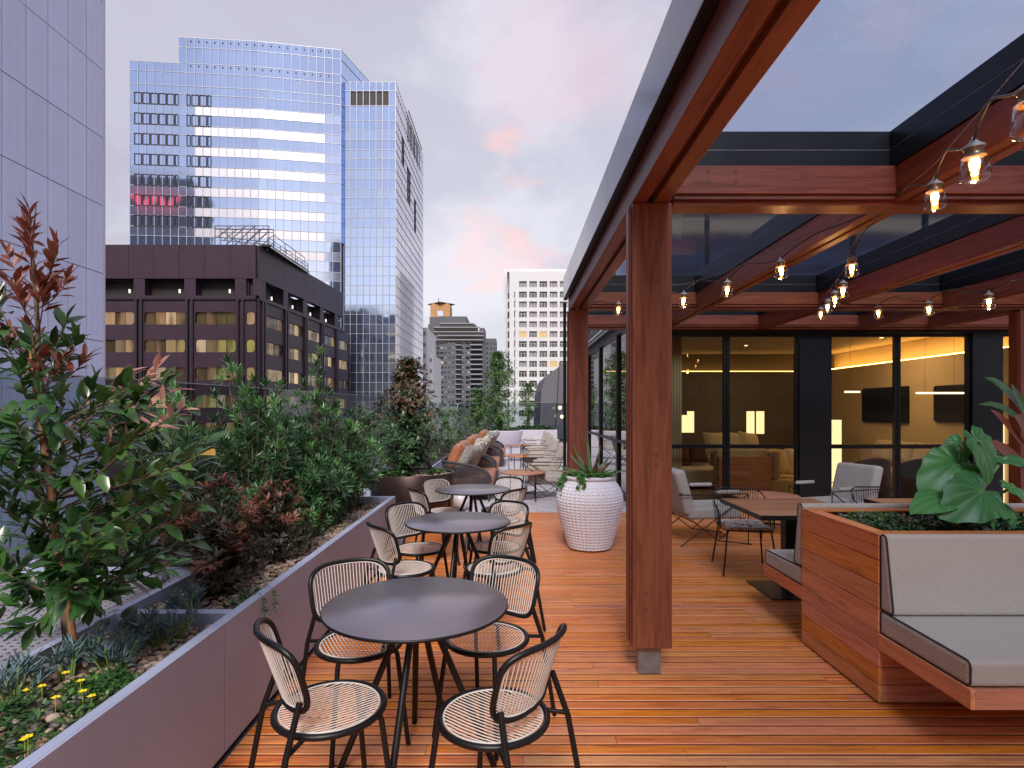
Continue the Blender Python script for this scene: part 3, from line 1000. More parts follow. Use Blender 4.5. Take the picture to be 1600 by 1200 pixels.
# L sofa with timber side
sf = wthing('lounge_sofa', 'mustard sofa with timber side panel inside the lounge behind the second glass door', 'sofa', (4.4, 10.3, 0))
bx('timber_side', 3.55, 4.45, 9.72, 9.80, .12, .78, mat_benchx, sf)
bx('seat_base', 4.46, 5.25, 9.75, 10.6, .1, .38, mat_yel, sf, bevel=.03)
bx('back', 3.55, 4.44, 9.81, 10.05, .3, .92, mat_yel, sf, bevel=.05)
bx('armrest', 4.46, 4.62, 9.72, 10.55, .385, .88, mat_yel, sf, bevel=.05)
for i, a in enumerate((4.85, 5.12)):
    mb = MB(); cush(mb, (a, 10.15, .66), (.5, .5, .2), Matrix.Rotation(1.1, 3, 'X') @ Matrix.Rotation(.3, 3, 'Y')); mb.build('pillow', mat_yel, sf)
for i, a in enumerate((3.7, 4.05, 4.3)):
    mb = MB(); cush(mb, (a, 10.3, .98), (.42, .42, .2), Matrix.Rotation(1.2, 3, 'X') @ Matrix.Rotation(.2 * i, 3, 'Y')); mb.build('pillow', mat_yel, sf)
s2 = wthing('grey_sofa', 'dim grey sofa with cushions deep inside the lounge at far left', 'sofa', (3.4, 11.5, 0))
bx('seat_base', 2.9, 4.2, 11.2, 12.0, .1, .42, mat_cream, s2, bevel=.04)
bx('back', 2.9, 4.2, 12.0, 12.2, .1, .85, mat_cream, s2, bevel=.04)
for a in (3.1, 3.5, 3.9):
    mb = MB(); cush(mb, (a, 11.85, .68), (.42, .42, .18), Matrix.Rotation(1.2, 3, 'X')); mb.build('pillow', mat_brownv, s2)
# barrel chairs close to the glass
def barrel(loc, mat, label):
    t = thing('tub_chair', label, 'chair', loc, 0, 'upholstered tub chairs inside the lounge')
    mb = MB(); prof = []
    n = 24; vs = []
    for i in range(n + 1):
        a = -pi * .12 - (pi * .76) * i / n * 1.0
        a = pi + pi * .05 + (pi * .9) * i / n
        h = .80 - .16 * abs(2 * i / n - 1) ** 2
        for (r, z) in ((.36, .1), (.36, h), (.30, h), (.30, .1)):
            vs.append((r * cos(a), r * sin(a), z))
    fs = []
    for i in range(n):
        for k in range(4):
            fs.append((i * 4 + k, i * 4 + (k + 1) % 4, (i + 1) * 4 + (k + 1) % 4, (i + 1) * 4 + k))
    mb.add(vs, fs, 0, True); mb.build('shell', mat, t, bevel=.01)
    mb = MB(); mb.disc((0, 0, .45), .30, .14, 24); mb.build('seat', mat, t, bevel=.03)
    for (a, c) in ((-.22, -.22), (.22, -.22), (.22, .22), (-.22, .22)):
        mb = MB(); mb.tube((a, c, .005), (a * .8, c * .8, .31), .012, 6); mb.build('leg', mat_black, t)
    return t
barrel((5.95, 9.55, 0), mat_brownv, 'brown velvet tub chair beside the lantern inside the lounge')
barrel((6.75, 9.55, 0), m_fabric('black_velvet', (0.015, 0.012, 0.012), (0.03, 0.025, 0.025), 60), 'black tub chair right of the brown one inside the lounge')
s3 = wthing('cream_sofa', 'cream sofa with square cushions against the lit wall of the lounge', 'sofa', (7.5, 11, 0))
bx('seat_base', 7.25, 8.03, 9.9, 12.6, .1, .42, mat_yel, s3, bevel=.04)
for k in range(4):
    mb = MB(); cush(mb, (7.85, 10.2 + .6 * k, .72), (.5, .56, .2), Matrix.Rotation(-1.25, 3, 'Y')); mb.build('pillow', mat_cream, s3)
ts = wthing('reading_chair', 'dark patterned armchair behind the lit lantern inside the lounge', 'chair', (6.6, 11.6, 0))
bx('seat_base', 6.3, 6.95, 11.4, 12.0, .1, .5, mat_blksteel, ts, bevel=.04); bx('back', 6.3, 6.95, 12.0, 12.15, .1, 1.05, mat_blksteel, ts, bevel=.04)
for (y0, y1, z0, z1, lab) in ((11.5, 12.95, 1.33, 2.05, 'wide black television on the lit lounge wall, left one'), (9.55, 10.75, 1.38, 2.02, 'black television on the lit lounge wall, nearer right one')):
    t = wthing('television', lab, 'television', (8.03, (y0 + y1) / 2, z0))
    bx('screen', 7.99, 8.03, y0, y1, z0, z1, mat_tv, t)
    bx('bezel', 8.031, 8.046, y0 - .02, y1 + .02, z0 - .02, z1 + .02, mat_black, t)
t = wthing('pendant_lamp', 'long linear pendant lamp glowing in front of the lounge wall', 'lamp', (7.35, 9.75, 1.86), 'linear pendant lamps')
bx('light_bar', 6.95, 7.78, 9.74, 9.76, 1.86, 1.89, m_emit('linear_glow', (1.0, 0.75, 0.4), 3), t)
for a in (7.1, 7.6):
    mb = MB(); mb.tube((a, 9.75, 1.89), (a, 9.75, 3.01), .002, 4); mb.build('suspension_wire', mat_black, t)
t = wthing('pendant_lamp', 'short linear pendant lamp glowing left of the television', 'lamp', (6.3, 10.4, 1.9), 'linear pendant lamps')
bx('light_bar', 6.10, 6.38, 10.39, 10.41, 1.90, 1.93, bpy.data.materials['linear_glow'], t)
mb = MB(); mb.tube((6.2, 10.4, 1.93), (6.2, 10.4, 3.01), .002, 4); mb.build('suspension_wire', mat_black, t)
# downlights: small lit discs with real lamps for the main ones
dm = m_emit('downlight_glow', (1.0, 0.7, 0.35), 5)
for i, (x, y) in enumerate(((3.3, 10.2), (4.8, 10.2), (6.3, 10.2), (7.3, 11.2), (3.3, 12.6), (5.2, 12.6), (6.9, 13.2))):
    t = thing('downlight', ['first', 'second', 'third', 'fourth', 'fifth', 'sixth', 'seventh'][i] + ' small round recessed ceiling downlight inside the lounge counting from front left', 'lamp', (x, y, 3.012), 0, 'recessed downlights in the lounge ceiling')
    mb = MB(); mb.disc((0, 0, 0.006), .035, .01, 12); mb.build('lens', dm, t)
    mb = MB(); mb.lathe([(.037, .0), (.05, -.004), (.05, .004)], 16); mb.build('trim_ring', mat_black, t)
for (x, y, e) in ((4.3, 10.6, 9), (6.9, 11.0, 32), (5.2, 12.9, 9)):
    ld = bpy.data.lights.new('lounge_lamp', 'AREA'); ld.energy = e; ld.size = 1.4; ld.color = (1.0, 0.62, 0.26)
    lo = bpy.data.objects.new('lounge_lamp', ld); COL.objects.link(lo); lo.location = (x, y, 2.98)
# ---------------------------------------------------------------- round tables and wire chairs
def make_wire_chair():
    t = thing('wire_chair', '', 'chair')
    mb = MB(); mb.path([(.201 * cos(a * pi / 24), .201 * sin(a * pi / 24), .450) for a in range(48)], .0122, 10, True)
    mb.build('seat_ring', mat_black, t)
    mb = MB(); mb.path([(.184 * cos(a * pi / 24), .184 * sin(a * pi / 24), .4565) for a in range(48)], .0035, 6, True)
    n = 22
    for i in range(n):
        x = -.176 + .352 * i / (n - 1)
        h = sqrt(max(.184 ** 2 - x * x, 0))
        if h > .02:
            mb.path([(x, -h, .457), (x, -h * .35, .451), (x, h * .35, .451), (x, h, .457)], .0024, 6)
    mb.build('seat_wires', mat_wire, t, kind='stuff')
    def bp(u, v):
        x = u * (1 - .10 * (1 - v) * .5)
        return Vector((x, -.215 - .045 * v + 1.75 * x * x, .660 + .132 * v))
    def outline(s, m=56):
        out = []
        for k in range(m):
            a = 2 * pi * k / m
            ca, sa = cos(a), sin(a)
            e = 0.50
            out.append(bp(.207 * s * math.copysign(abs(ca) ** e, ca), (1 - (1 - s) * 1.2) * math.copysign(abs(sa) ** e, sa)))
        return out
    mb = MB(); mb.path(outline(1.0), .0112, 10, True); mb.build('back_frame', mat_black, t)
    mb = MB(); s = .925
    mb.path(outline(s), .0035, 6, True)
    e = 0.50
    for i in range(23):
        u = (-.94 + 1.88 * i / 22) * .207 * s
        f = min(1, abs(u) / (.207 * s))
        vv = (1 - f ** (2 / e)) ** (e / 2) * (1 - (1 - s) * 1.2)
        mb.path([bp(u, -vv), bp(u, 0), bp(u, vv)], .0024, 6)
    mb.build('back_wires', mat_wire, t, kind='stuff')
    for sx in (-1, 1):
        mb = MB(); mb.path([bp(sx * .190, -.55) + Vector((0, -.016, 0)), (sx * .206, -.205, .42), (sx * .240, -.275, .004)], .0115, 8); mb.build('leg', mat_black, t)
        mb = MB(); mb.path([(sx * .132, .142, .446), (sx * .140, .152, .42), (sx * .178, .198, .004)], .0115, 8); mb.build('leg', mat_black, t)
        mb = MB(); mb.tube((sx * .15, -.13, .446), (sx * .205, -.203, .43), .009, 8); mb.build('stub_bracket', mat_black, t)
    return t
wc0 = make_wire_chair()
def chair_at(cx, cy, fx, fy, label, first=False):
    rz = atan2(-fx, fy)
    if first:
        wc0.location = (cx, cy, 0); wc0.rotation_euler = (0, 0, rz); wc0['label'] = label
        wc0['group'] = 'wire chairs round the bistro tables'
        return wc0
    return copy_tree(wc0, (cx, cy, 0), rz, label, 'wire chairs round the bistro tables')
def make_round_table():
    t = thing('round_table', '', 'table')
    mb = MB(); mb.lathe([(0, .728), (.396, .728), (.40, .731), (.40, .738), (.397, .741), (0, .741)], 96)
    mb.build('edge_band', mat_black, t)
    mb = MB(); mb.lathe([(.3965, .7415), (.3955, .7425), (0, .7425)], 96); mb.build('tabletop', mat_table, t)
    mb = MB(); mb.lathe([(0, .700), (.085, .700), (.085, .7275), (0, .7275)], 24); mb.build('hub', mat_black, t)
    for a in (178, 8, 101, 79, 262):
        a = radians(a)
        r0, r1 = .045, .34 if abs(a) < 3.5 else .34
        if abs(cos(a)) < .4:
            r1 = .40
        mb = MB(); mb.path([(r0 * cos(a), r0 * sin(a), .705), ((r0 + .02) * cos(a), (r0 + .02) * sin(a), .665), (r1 * cos(a), r1 * sin(a), .008)], .0145, 10)
        mb.build('leg', mat_black, t)
    return t
rt0 = make_round_table()
TABS = [(-.417, 2.48, 'nearest round charcoal bistro table, largest in view with the four nearest wire chairs'),
        (-.41, 4.32, 'middle one of the three round bistro tables in a row on the deck'),
        (-.42, 6.06, 'farthest of the three round bistro tables, next to the bronze planter')]
pos12 = [[(-.695, 2.17), (-.07, 2.11), (-.745, 2.77), (-.125, 2.83)],
         [(-.765, 4.06), (-.13, 4.07), (-.76, 4.64), (-.13, 4.70)],
         [(-.80, 5.82), (-.12, 5.84), (-.74, 6.38), (-.14, 6.45)]]
nmt = ['the nearest round table', 'the middle round table', 'the farthest round table']
nmc = ['near left wire chair with black frame at ', 'near right wire chair with black frame at ', 'far left wire chair, planter side, at ', 'far right wire chair, walkway side, at ']
first = True
for k, (x, y, lab) in enumerate(TABS):
    if k == 0:
        rt0.location = (x, y, 0); rt0['label'] = lab; rt0['group'] = 'round bistro tables'
    else:
        copy_tree(rt0, (x, y, 0), 0, lab, 'round bistro tables')
    for q, (cx, cy) in enumerate(pos12[k]):
        fx, fy = x - cx, y - cy
        if k == 0 and q == 0:
            fx, fy = .84, .55
        if k == 0 and q == 1:
            fx, fy = -.84, .55
        if k == 0 and q == 2:
            fx, fy = .50, -.86
        if k == 0 and q == 3:
            fx, fy = -.50, -.86
        chair_at(cx, cy, fx, fy, nmc[q] + nmt[k], first)
        first = False

# ---------------------------------------------------------------- square timber tables
def make_square_table():
    t = thing('square_table', '', 'table')
    w = .44
    n = 8
    for i in range(n):
        y0 = -w + .004 + (2 * w - .008) * i / n
        mb = MB(); mb.box(-w + .004, w - .004, y0 + .0006, y0 + (2 * w - .008) / n - .0006, .722, .742); mb.build('tabletop_slat', mat_tabwood, t)
    mb = MB(); mb.box(-w, w, -w, -w + .0035, .708, .739); mb.box(-w, w, w - .0035, w, .708, .739)
    mb.box(-w, -w + .0035, -w + .0036, w - .0036, .708, .739); mb.box(w - .0035, w, -w + .0036, w - .0036, .708, .739)
    mb.box(-w + .0036, w - .0036, -w + .0036, w - .0036, .700, .7215)
    mb.build('edge_frame', mat_black, t)
    mb = MB(); mb.box(-.05, .05, -.05, .05, .012, .6995); mb.build('pedestal', mat_black, t, bevel=.004)
    mb = MB(); mb.box(-.265, .265, -.265, .265, .002, .012); mb.build('base_plate', mat_black, t, bevel=.002)
    return t
st0 = make_square_table(); st0.location = (2.43, 4.98, 0); st0['label'] = 'square timber table on a black pedestal at the left end of the far bench'; st0['group'] = 'square timber tables'
copy_tree(st0, (3.80, 4.98, 0), 0, 'square timber table behind the planter bench, partly hidden by big green leaves', 'square timber tables')

# black rod chairs with pads
def make_rod_chair():
    t = thing('rod_chair', '', 'chair')
    B = mat_black
    def rr(z, w, d, r, y0=0, n=6):
        pts = []
        for (cx, cy, a0) in ((w - r, d - r, 0), (-w + r, d - r, 90), (-w + r, -d + r, 180), (w - r, -d + r, 270)):
            for k in range(n + 1):
                a = radians(a0 + 90 * k / n)
                pts.append((cx + r * cos(a), y0 + cy + r * sin(a), z))
        return pts
    mb = MB(); mb.path(rr(.43, .235, .22, .10), .007, 6, True); mb.build('seat_hoop', B, t)
    mb = MB()
    for i in range(19):
        x = -.215 + .43 * i / 18
        mb.path([(x, -.205, .432), (x, -.1, .418), (x, .1, .418), (x, .205, .432)], .0028, 5)
    mb.build('seat_rods', B, t, kind='stuff')
    mb = MB(); mb.path([(-.25, .12, .44), (-.262, .05, .60), (-.262, -.12, .66), (-.22, -.235, .745), (-.16, -.26, .775), (.16, -.26, .775), (.22, -.235, .745), (.262, -.12, .66), (.262, .05, .60), (.25, .12, .44)], .007, 6)
    mb.build('arm_rail', B, t)
    mb = MB()
    for i in range(17):
        x = -.20 + .40 * i / 16
        mb.path([(x, -.215, .432), (x, -.25, .60), (x, -.258, .77)], .0028, 5)
    for s in (-1, 1):
        for i in range(6):
            y = -.18 + .055 * i
            mb.tube((s * .232, y, .432), (s * .26, y - .01, .655 - .004 * i * i * .4), .0028, 5)
    mb.build('back_rods', B, t, kind='stuff')
    for sx in (-1, 1):
        mb = MB(); mb.tube((sx * .20, -.19, .43), (sx * .25, -.27, .003), .0085, 8); mb.build('leg', B, t)
        mb = MB(); mb.tube((sx * .20, .19, .43), (sx * .25, .25, .003), .0085, 8); mb.build('leg', B, t)
    mb = MB(); mb.cushion(0, 0, .458, .42, .40, .05, 0, 8, 8, .3); mb.build('seat_pad', mat_pattern, t)
    return t
M = MT('patterned_fabric')
v = M.coord('Object', (1, 1, 1), rnd=9)
n_ = M.noise(v, 9, 3, 0.55, 1.5)
c_ = M.ramp(n_, [(0.36, (0.06, 0.10, 0.09)), (0.42, (0.62, 0.58, 0.52)), (0.56, (0.70, 0.66, 0.61)), (0.60, (0.34, 0.20, 0.13)), (0.64, (0.62, 0.56, 0.50))])
p_ = M.pr(Base_Color=c_, Roughness=0.85)
mat_pattern = M.end(p_.outputs[0])
M = MT('grey_leaf_fabric')
v = M.coord('Object', (1, 1, 1), rnd=5)
n_ = M.noise(v, 7, 2, 0.5, 3.5)
c_ = M.ramp(n_, [(0.35, (0.10, 0.11, 0.12)), (0.43, (0.36, 0.37, 0.37)), (0.60, (0.52, 0.51, 0.49)), (0.66, (0.16, 0.17, 0.18))])
p_ = M.pr(Base_Color=c_, Roughness=0.85)
mat_greyleaf = M.end(p_.outputs[0])
rc0 = make_rod_chair(); rc0.location = (2.30, 5.62, 0); rc0.rotation_euler = (0, 0, radians(172)); rc0['label'] = 'black rod chair with patterned seat pad behind the square timber table with a clear view'; rc0['group'] = 'black rod chairs'
copy_tree(rc0, (3.78, 5.72, 0), pi, 'black rod chair behind the second square table, only its back showing', 'black rod chairs')

# ---------------------------------------------------------------- low lounge chairs on thin black rods
def make_lounge_chair():
    """faces local +X"""
    t = thing('lounge_chair', '', 'chair')
    B = mat_black; r = .007
    mb = MB(); mb.box(-.32, .36, -.30, .30, .30, .44); mb.build('seat_cushion', mat_cream, t, bevel=.04, seg=4)
    mb = MB(); mb.obox((-.36, 0, .62), (.07, 0, .012), (0, .30, 0), (-.075, 0, .26)); mb.build('back_cushion', mat_cream, t, bevel=.045, seg=4)
    for s in (-1, 1):
        y = s * .335
        mb = MB(); mb.path([(.40, y, .30), (.40, y, .585), (.385, y, .60), (-.46, y, .60)], r, 6); mb.build('side_rail', B, t)
        mb = MB(); mb.path([(.40, y, .595), (-.05, y, .28), (-.44, y, .004)], r, 6); mb.build('leg', B, t)
        mb = MB(); mb.path([(-.30, y, .30), (.02, y, .06), (.36, y, .32)], r, 6); mb.build('brace', B, t)
        mb = MB(); mb.path([(.40, y, .30), (.40, y, .004)], r, 6); mb.build('leg', B, t)
        mb = MB(); mb.tube((.02, y, .06), (.44, y, .004), r, 6); mb.build('leg', B, t)
        mb = MB(); mb.path([(-.02, y, .625), (.0, y, .625), (.27, y, .625), (.29, y, .625)], [.012, .024, .024, .012], 12); mb.build('arm_pad', mat_cream, t)
    for (x, z) in ((.37, .29), (-.30, .295), (-.42, .61)):
        mb = MB(); mb.tube((x, -.335, z), (x, .335, z), r, 6); mb.build('cross_rod', B, t)
    return t
lc0 = make_lounge_chair(); GRP = 'low upholstered lounge chairs on black rod frames'
lc0.location = (2.34, 6.95, 0); lc0.rotation_euler = (0, 0, radians(8)); lc0['label'] = 'low lounge chair just right of the big hardwood post facing right'; lc0['group'] = GRP
copy_tree(lc0, (4.12, 7.25, 0), radians(180 + 18), 'low lounge chair on the deck in front of the glass doors facing left', GRP)
far = [(.66, 10.3, 'nearest'), (.64, 12.0, 'second'), (.64, 14.0, 'third'), (.66, 16.0, 'fourth'), (.70, 18.3, 'farthest')]
for x, y, w in far:
    copy_tree(lc0, (x, y, 0), radians(180 + R.uniform(-5, 5)), w + ' of the five cream lounge chairs lined up on the right of the paved terrace', GRP)
# chairs at the left end inside, seen as reflections in the photo, are left to the glass

def make_side_table(r=.40, h=.5):
    t = thing('side_table', '', 'table')
    mb = MB(); mb.lathe([(0, h - .03), (r - .01, h - .03), (r, h - .022), (r, h - .006), (r - .008, h), (0, h)], 48); mb.build('tabletop', mat_pinkwood, t)
    for k in range(4):
        a = pi / 4 + k * pi / 2
        mb = MB(); mb.tube((r * .78 * cos(a), r * .78 * sin(a), h - .031), (r * .78 * cos(a), r * .78 * sin(a), .003), .009, 8); mb.build('leg', mat_black, t)
    for k in range(2):
        a = pi / 4 + k * pi / 2
        mb = MB(); mb.bar((r * .78 * cos(a), r * .78 * sin(a), .12 + .018 * k), (-r * .78 * cos(a), -r * .78 * sin(a), .12 + .018 * k), .012, .016); mb.build('brace', mat_black, t)
    return t
mat_pinkwood = m_wood('side_table_timber', (0.30, 0.12, 0.075), (0.50, 0.22, 0.14), (0.60, 0.30, 0.20), 0, 0.5, 0.08)
sd0 = make_side_table(); G2 = 'round timber side tables'
sd0.location = (.19, 10.0, 0); sd0['label'] = 'nearest round pinkish timber side table on the paved terrace'; sd0['group'] = G2
copy_tree(sd0, (.20, 13.6, 0), .3, 'middle round timber side table on the paved terrace', G2)
copy_tree(sd0, (.18, 17.6, 0), .1, 'farthest round timber side table on the terrace near the white pots', G2)
copy_tree(sd0, (3.25, 7.25, 0), .2, 'round timber side table in front of the doors between two lounge chairs', G2)

# ---------------------------------------------------------------- rope sofas with loose cushions
mat_rope = m_plain('charcoal_rope', (0.055, 0.052, 0.065), 0.85, 0, 0.2, 60)
mat_tan = m_plain('tan_leather', (0.40, 0.155, 0.075), 0.42, 0, 0.22, 5, bump=0.25, bscale=12)
def rope_sofa(x0, y0, y1, label, seed):
    rr = random.Random(seed)
    g = wthing('rope_sofa', label, 'sofa', (x0 + .45, (y0 + y1) / 2, 0), 'rope sofas lined up along the hedge')
    x1 = x0 + .88
    zt, zs = .70, .20
    # top rail: wraps three sides, dropping towards the front
    def railpts(off=0.0):
        pts = []
        pts += bez((x1 - .02, y0 + .02 - off, .40), (x1 - .05, y0 - off, .52), (x1 - .2, y0 - off, .60), (x1 - .45, y0 - off, .64), 6)
        pts += bez((x1 - .5, y0 - off, .65), (x0 + .05, y0 - off, zt), (x0 - off, y0 + .02, zt), (x0 - off, y0 + .25, zt), 8)
        pts += bez((x0 - off, y1 - .25, zt), (x0 - off, y1 - .02, zt), (x0 + .05, y1 + off, zt), (x1 - .5, y1 + off, .65), 8)
        pts += bez((x1 - .45, y1 + off, .64), (x1 - .2, y1 + off, .60), (x1 - .05, y1 + off, .52), (x1 - .02, y1 - .02 + off, .40), 6)
        return pts
    rp = railpts()
    mb = MB(); mb.path(rp, .022, 8); mb.build('top_rail', mat_rope, g)
    # rope shell: dense vertical cords between the rail and the base
    mb = MB()
    L = [0]
    for a, c in zip(rp, rp[1:]):
        L.append(L[-1] + (c - a).length)
    n = int(L[-1] / .028)
    k = 0
    for i in range(n):
        d = L[-1] * (i + .5) / n
        while L[k + 1] < d:
            k += 1
        p = rp[k].lerp(rp[k + 1], (d - L[k]) / (L[k + 1] - L[k]))
        q = Vector((p.x * .96 + (x0 + .45) * .04, p.y * .97 + (y0 + y1) / 2 * .03, zs))
        mb.tube(p, q, .0105, 6)
    mb.build('rope_weave', mat_rope, g, kind='stuff')
    mb = MB(); mb.box(x0 + .04, x1 - .04, y0 + .04, y1 - .04, zs - .04, zs + .02); mb.build('base_frame', mat_rope, g)
    for (a, c) in ((x0 + .08, y0 + .08), (x1 - .06, y0 + .06), (x0 + .08, y1 - .08), (x1 - .06, y1 - .06)):
        mb = MB(); mb.tube((a, c, zs - .04), (a, c, .003), .016, 8); mb.build('leg', mat_rope, g)
    ns = 2
    for i in range(ns):
        a = y0 + .06 + (y1 - y0 - .12) * i / ns
        mb = MB(); mb.box(x0 + .12, x1 + .02, a + .005, a + (y1 - y0 - .12) / ns - .005, zs + .022, zs + .20); mb.build('seat_cushion', mat_tan, g, bevel=.05, seg=4)
    nb = 2
    for i in range(nb):
        w = (y1 - y0 - .2) / nb
        a = y0 + .1 + w * (i + .5)
        mb = MB(); mb.cushion(x0 + .22, a, .70, .60, w * 1.03, .30, 0, 12, 12, .33, Matrix.Rotation(radians(-68), 3, 'Y')); mb.build('back_cushion', mat_tan, g)
    return g
def loose(x, y, z, s, tilt, yaw, mat, label):
    mb = MB(); mb.cushion(0, 0, 0, s, s, .19, 0, 12, 12, .36, Matrix.Rotation(yaw, 3, 'Z') @ Matrix.Rotation(tilt, 3, 'Y'))
    o = mb.build('throw_cushion', mat); o.location = (x, y, z)
    tag(o, label, 'cushion', 'throw cushions on the rope sofas')
sofas = [(-1.22, 9.75, 11.75, 'nearest'), (-1.2, 12.4, 14.6, 'middle'), (-1.1, 15.6, 17.8, 'farthest')]
names = [(mat_greyleaf, 'grey leaf patterned'), (mat_pattern, 'pale floral patterned'), (mat_greyleaf, 'grey feather patterned')]
ords = ['frontmost', 'middle', 'rearmost']
for i, (x, y0, y1, w) in enumerate(sofas):
    rope_sofa(x, y0, y1, w + ' charcoal rope sofa with tan leather cushions along the hedge', i)
    for k in range(3):
        yy = y0 + .34 + k * (y1 - y0 - .6) / 2.0
        loose(x + .47 + .03 * (k % 2), yy, .70 + .02 * (k % 2), .62, radians(-62 + 6 * k), radians(-25 + 20 * k), names[(k + i) % 3][0] if k != 1 else mat_pattern,
              ords[k] + ' throw cushion on the ' + w + ' rope sofa, ' + ('pale floral pattern' if k == 1 or (k + i) % 3 == 1 else 'grey leaf pattern'))
# globe lamp under the far table
gl = thing('globe_lamp', 'white globe lamp on the paving seen under the farthest round table', 'lamp', (-.82, 8.95, 0))
mb = MB(); mb.sphere((0, 0, .16), .155, 24, 16); mb.build('globe', m_plain('opal_globe', (0.75, 0.74, 0.80), 0.3), gl)
mb = MB(); mb.lathe([(0, 0.002), (.05, 0.002), (.05, .012), (0, .014)], 16); mb.build('base', mat_black, gl)

# ---------------------------------------------------------------- planter bench
pb = wthing('planter_bench', 'large hardwood planter with cantilevered upholstered bench seats on both sides', 'bench', (3.5, 3.45, 0))
BX0, BX1, BY0, BY1 = 1.975, 6.6, 3.056, 3.87
zb = [0.012, .135, .258, .384, .515, .65, .78, .905]
# seat slab is the board from .296 to .384 which runs out both sides
lev = [(0.012, .102), (.106, .196), (.200, .292), (.387, .515), (.519, .645), (.649, .775), (.779, .905)]
for (z0, z1) in lev:
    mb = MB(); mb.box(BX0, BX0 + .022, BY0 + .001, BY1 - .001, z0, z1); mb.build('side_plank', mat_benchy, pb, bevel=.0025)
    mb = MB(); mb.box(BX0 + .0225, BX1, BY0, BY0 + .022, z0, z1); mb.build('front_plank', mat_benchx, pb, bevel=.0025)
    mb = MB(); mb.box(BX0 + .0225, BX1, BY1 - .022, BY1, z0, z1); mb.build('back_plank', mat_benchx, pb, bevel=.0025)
mb = MB(); mb.box(BX0 + .03, BX1 - .02, BY0 + .03, BY1 - .03, .014, .80); mb.build('core', mat_soil, pb)
for (y0, y1) in ((2.44, 3.055), (3.871, 4.45)):
    mb = MB(); mb.box(BX0 - .001, BX0 + .021, y0, y1, .296, .384); mb.build('seat_edge', mat_benchy, pb, bevel=.0025)
mb = MB(); mb.box(BX0 - .0, BX0 + .022, BY0 + .001, BY1 - .001, .296, .3835); mb.build('side_plank', mat_benchy, pb, bevel=.0025)
mb = MB(); mb.box(BX0 + .0215, BX1, 2.44, 2.462, .296, .384); mb.build('seat_edge', mat_benchx, pb, bevel=.0025)
mb = MB(); mb.box(BX0 + .0215, BX1, 4.428, 4.45, .296, .384); mb.build('seat_edge', mat_benchx, pb, bevel=.0025)
mb = MB(); mb.box(BX0 + .022, BX1, 2.463, 4.427, .30, .38); mb.build('seat_deck', mat_benchx, pb)
# capping
mb = MB(); mb.box(BX0 + .0, BX0 + .085, BY0 + .09, BY1 - .09, .9055, .9185); mb.build('capping', mat_benchy, pb, bevel=.003)
mb = MB(); mb.box(BX0 + .0, BX1, BY1 - .0895, BY1 - .0, .9055, .9185); mb.build('capping', mat_benchx, pb, bevel=.003)
mb = MB(); mb.box(BX0 + .0, BX1, BY0 + .0, BY0 + .0895, .9055, .9185); mb.build('capping', mat_benchx, pb, bevel=.003)
mb = soil_sheet(BX0 + .086, BX1 - .02, BY0 + .091, BY1 - .091, .865, 40, 10); mb.build('soil', mat_soil, pb)
# cushions
def piped(poly, x0, x1, name, mat=mat_bench_f, bev=.022):
    mb = MB(); mb.prism([(x0, y, z) for y, z in poly], (x1 - x0, 0, 0))
    o = mb.build(name, mat, pb, bevel=bev, seg=4)
    n = len(poly); cy = sum(p[0] for p in poly) / n; cz = sum(p[1] for p in poly) / n
    pts = []
    for i in range(n):
        p0, p1, p2 = [Vector((0, *poly[(i + k) % n])) for k in (-1, 0, 1)]
        r = .03
        a = p1 + (p0 - p1).normalized() * r; c = p1 + (p2 - p1).normalized() * r
        for t in (0, .25, .5, .75, 1):
            q = a * (1 - t) ** 2 + p1 * 2 * t * (1 - t) + c * t * t
            q = q + (Vector((0, cy, cz)) - q).normalized() * .003
            pts.append((x0 + .006, q.y, q.z))
    mb = MB(); mb.path(pts, .0042, 6, True); mb.build('piping', mat_piping, o)
    return o
piped([(2.45, .386), (3.052, .386), (3.052, .512), (2.45, .50)], BX0 + .003, 6.2, 'seat_cushion')
piped([(2.945, .514), (3.05, .514), (3.052, .925), (3.005, .925)], BX0 + .003, 6.2, 'back_cushion')
piped([(4.44, .386), (3.875, .386), (3.875, .512), (4.44, .50)][::-1], BX0 + .003, 6.2, 'seat_cushion')
piped([(3.99, .514), (3.878, .514), (3.876, .945), (3.93, .945)][::-1], BX0 + .003, 6.2, 'back_cushion')

# ---------------------------------------------------------------- dimpled white urn
VX, VY = .893, 6.53
vz = wthing('white_urn', 'big white dimpled ceramic urn on the deck in front of the second post', 'pot', (VX, VY, 0))
prof = [(.235, .012), (.247, .02), (.262, .06), (.295, .16), (.332, .28), (.362, .40), (.381, .50), (.385, .56), (.378, .62), (.358, .68), (.325, .735), (.288, .775), (.265, .795)]
def pr_at(z):
    for (r0, z0), (r1, z1) in zip(prof, prof[1:]):
        if z0 <= z <= z1:
            t = (z - z0) / (z1 - z0); return r0 + (r1 - r0) * t
    return prof[-1][0]
mb = MB()
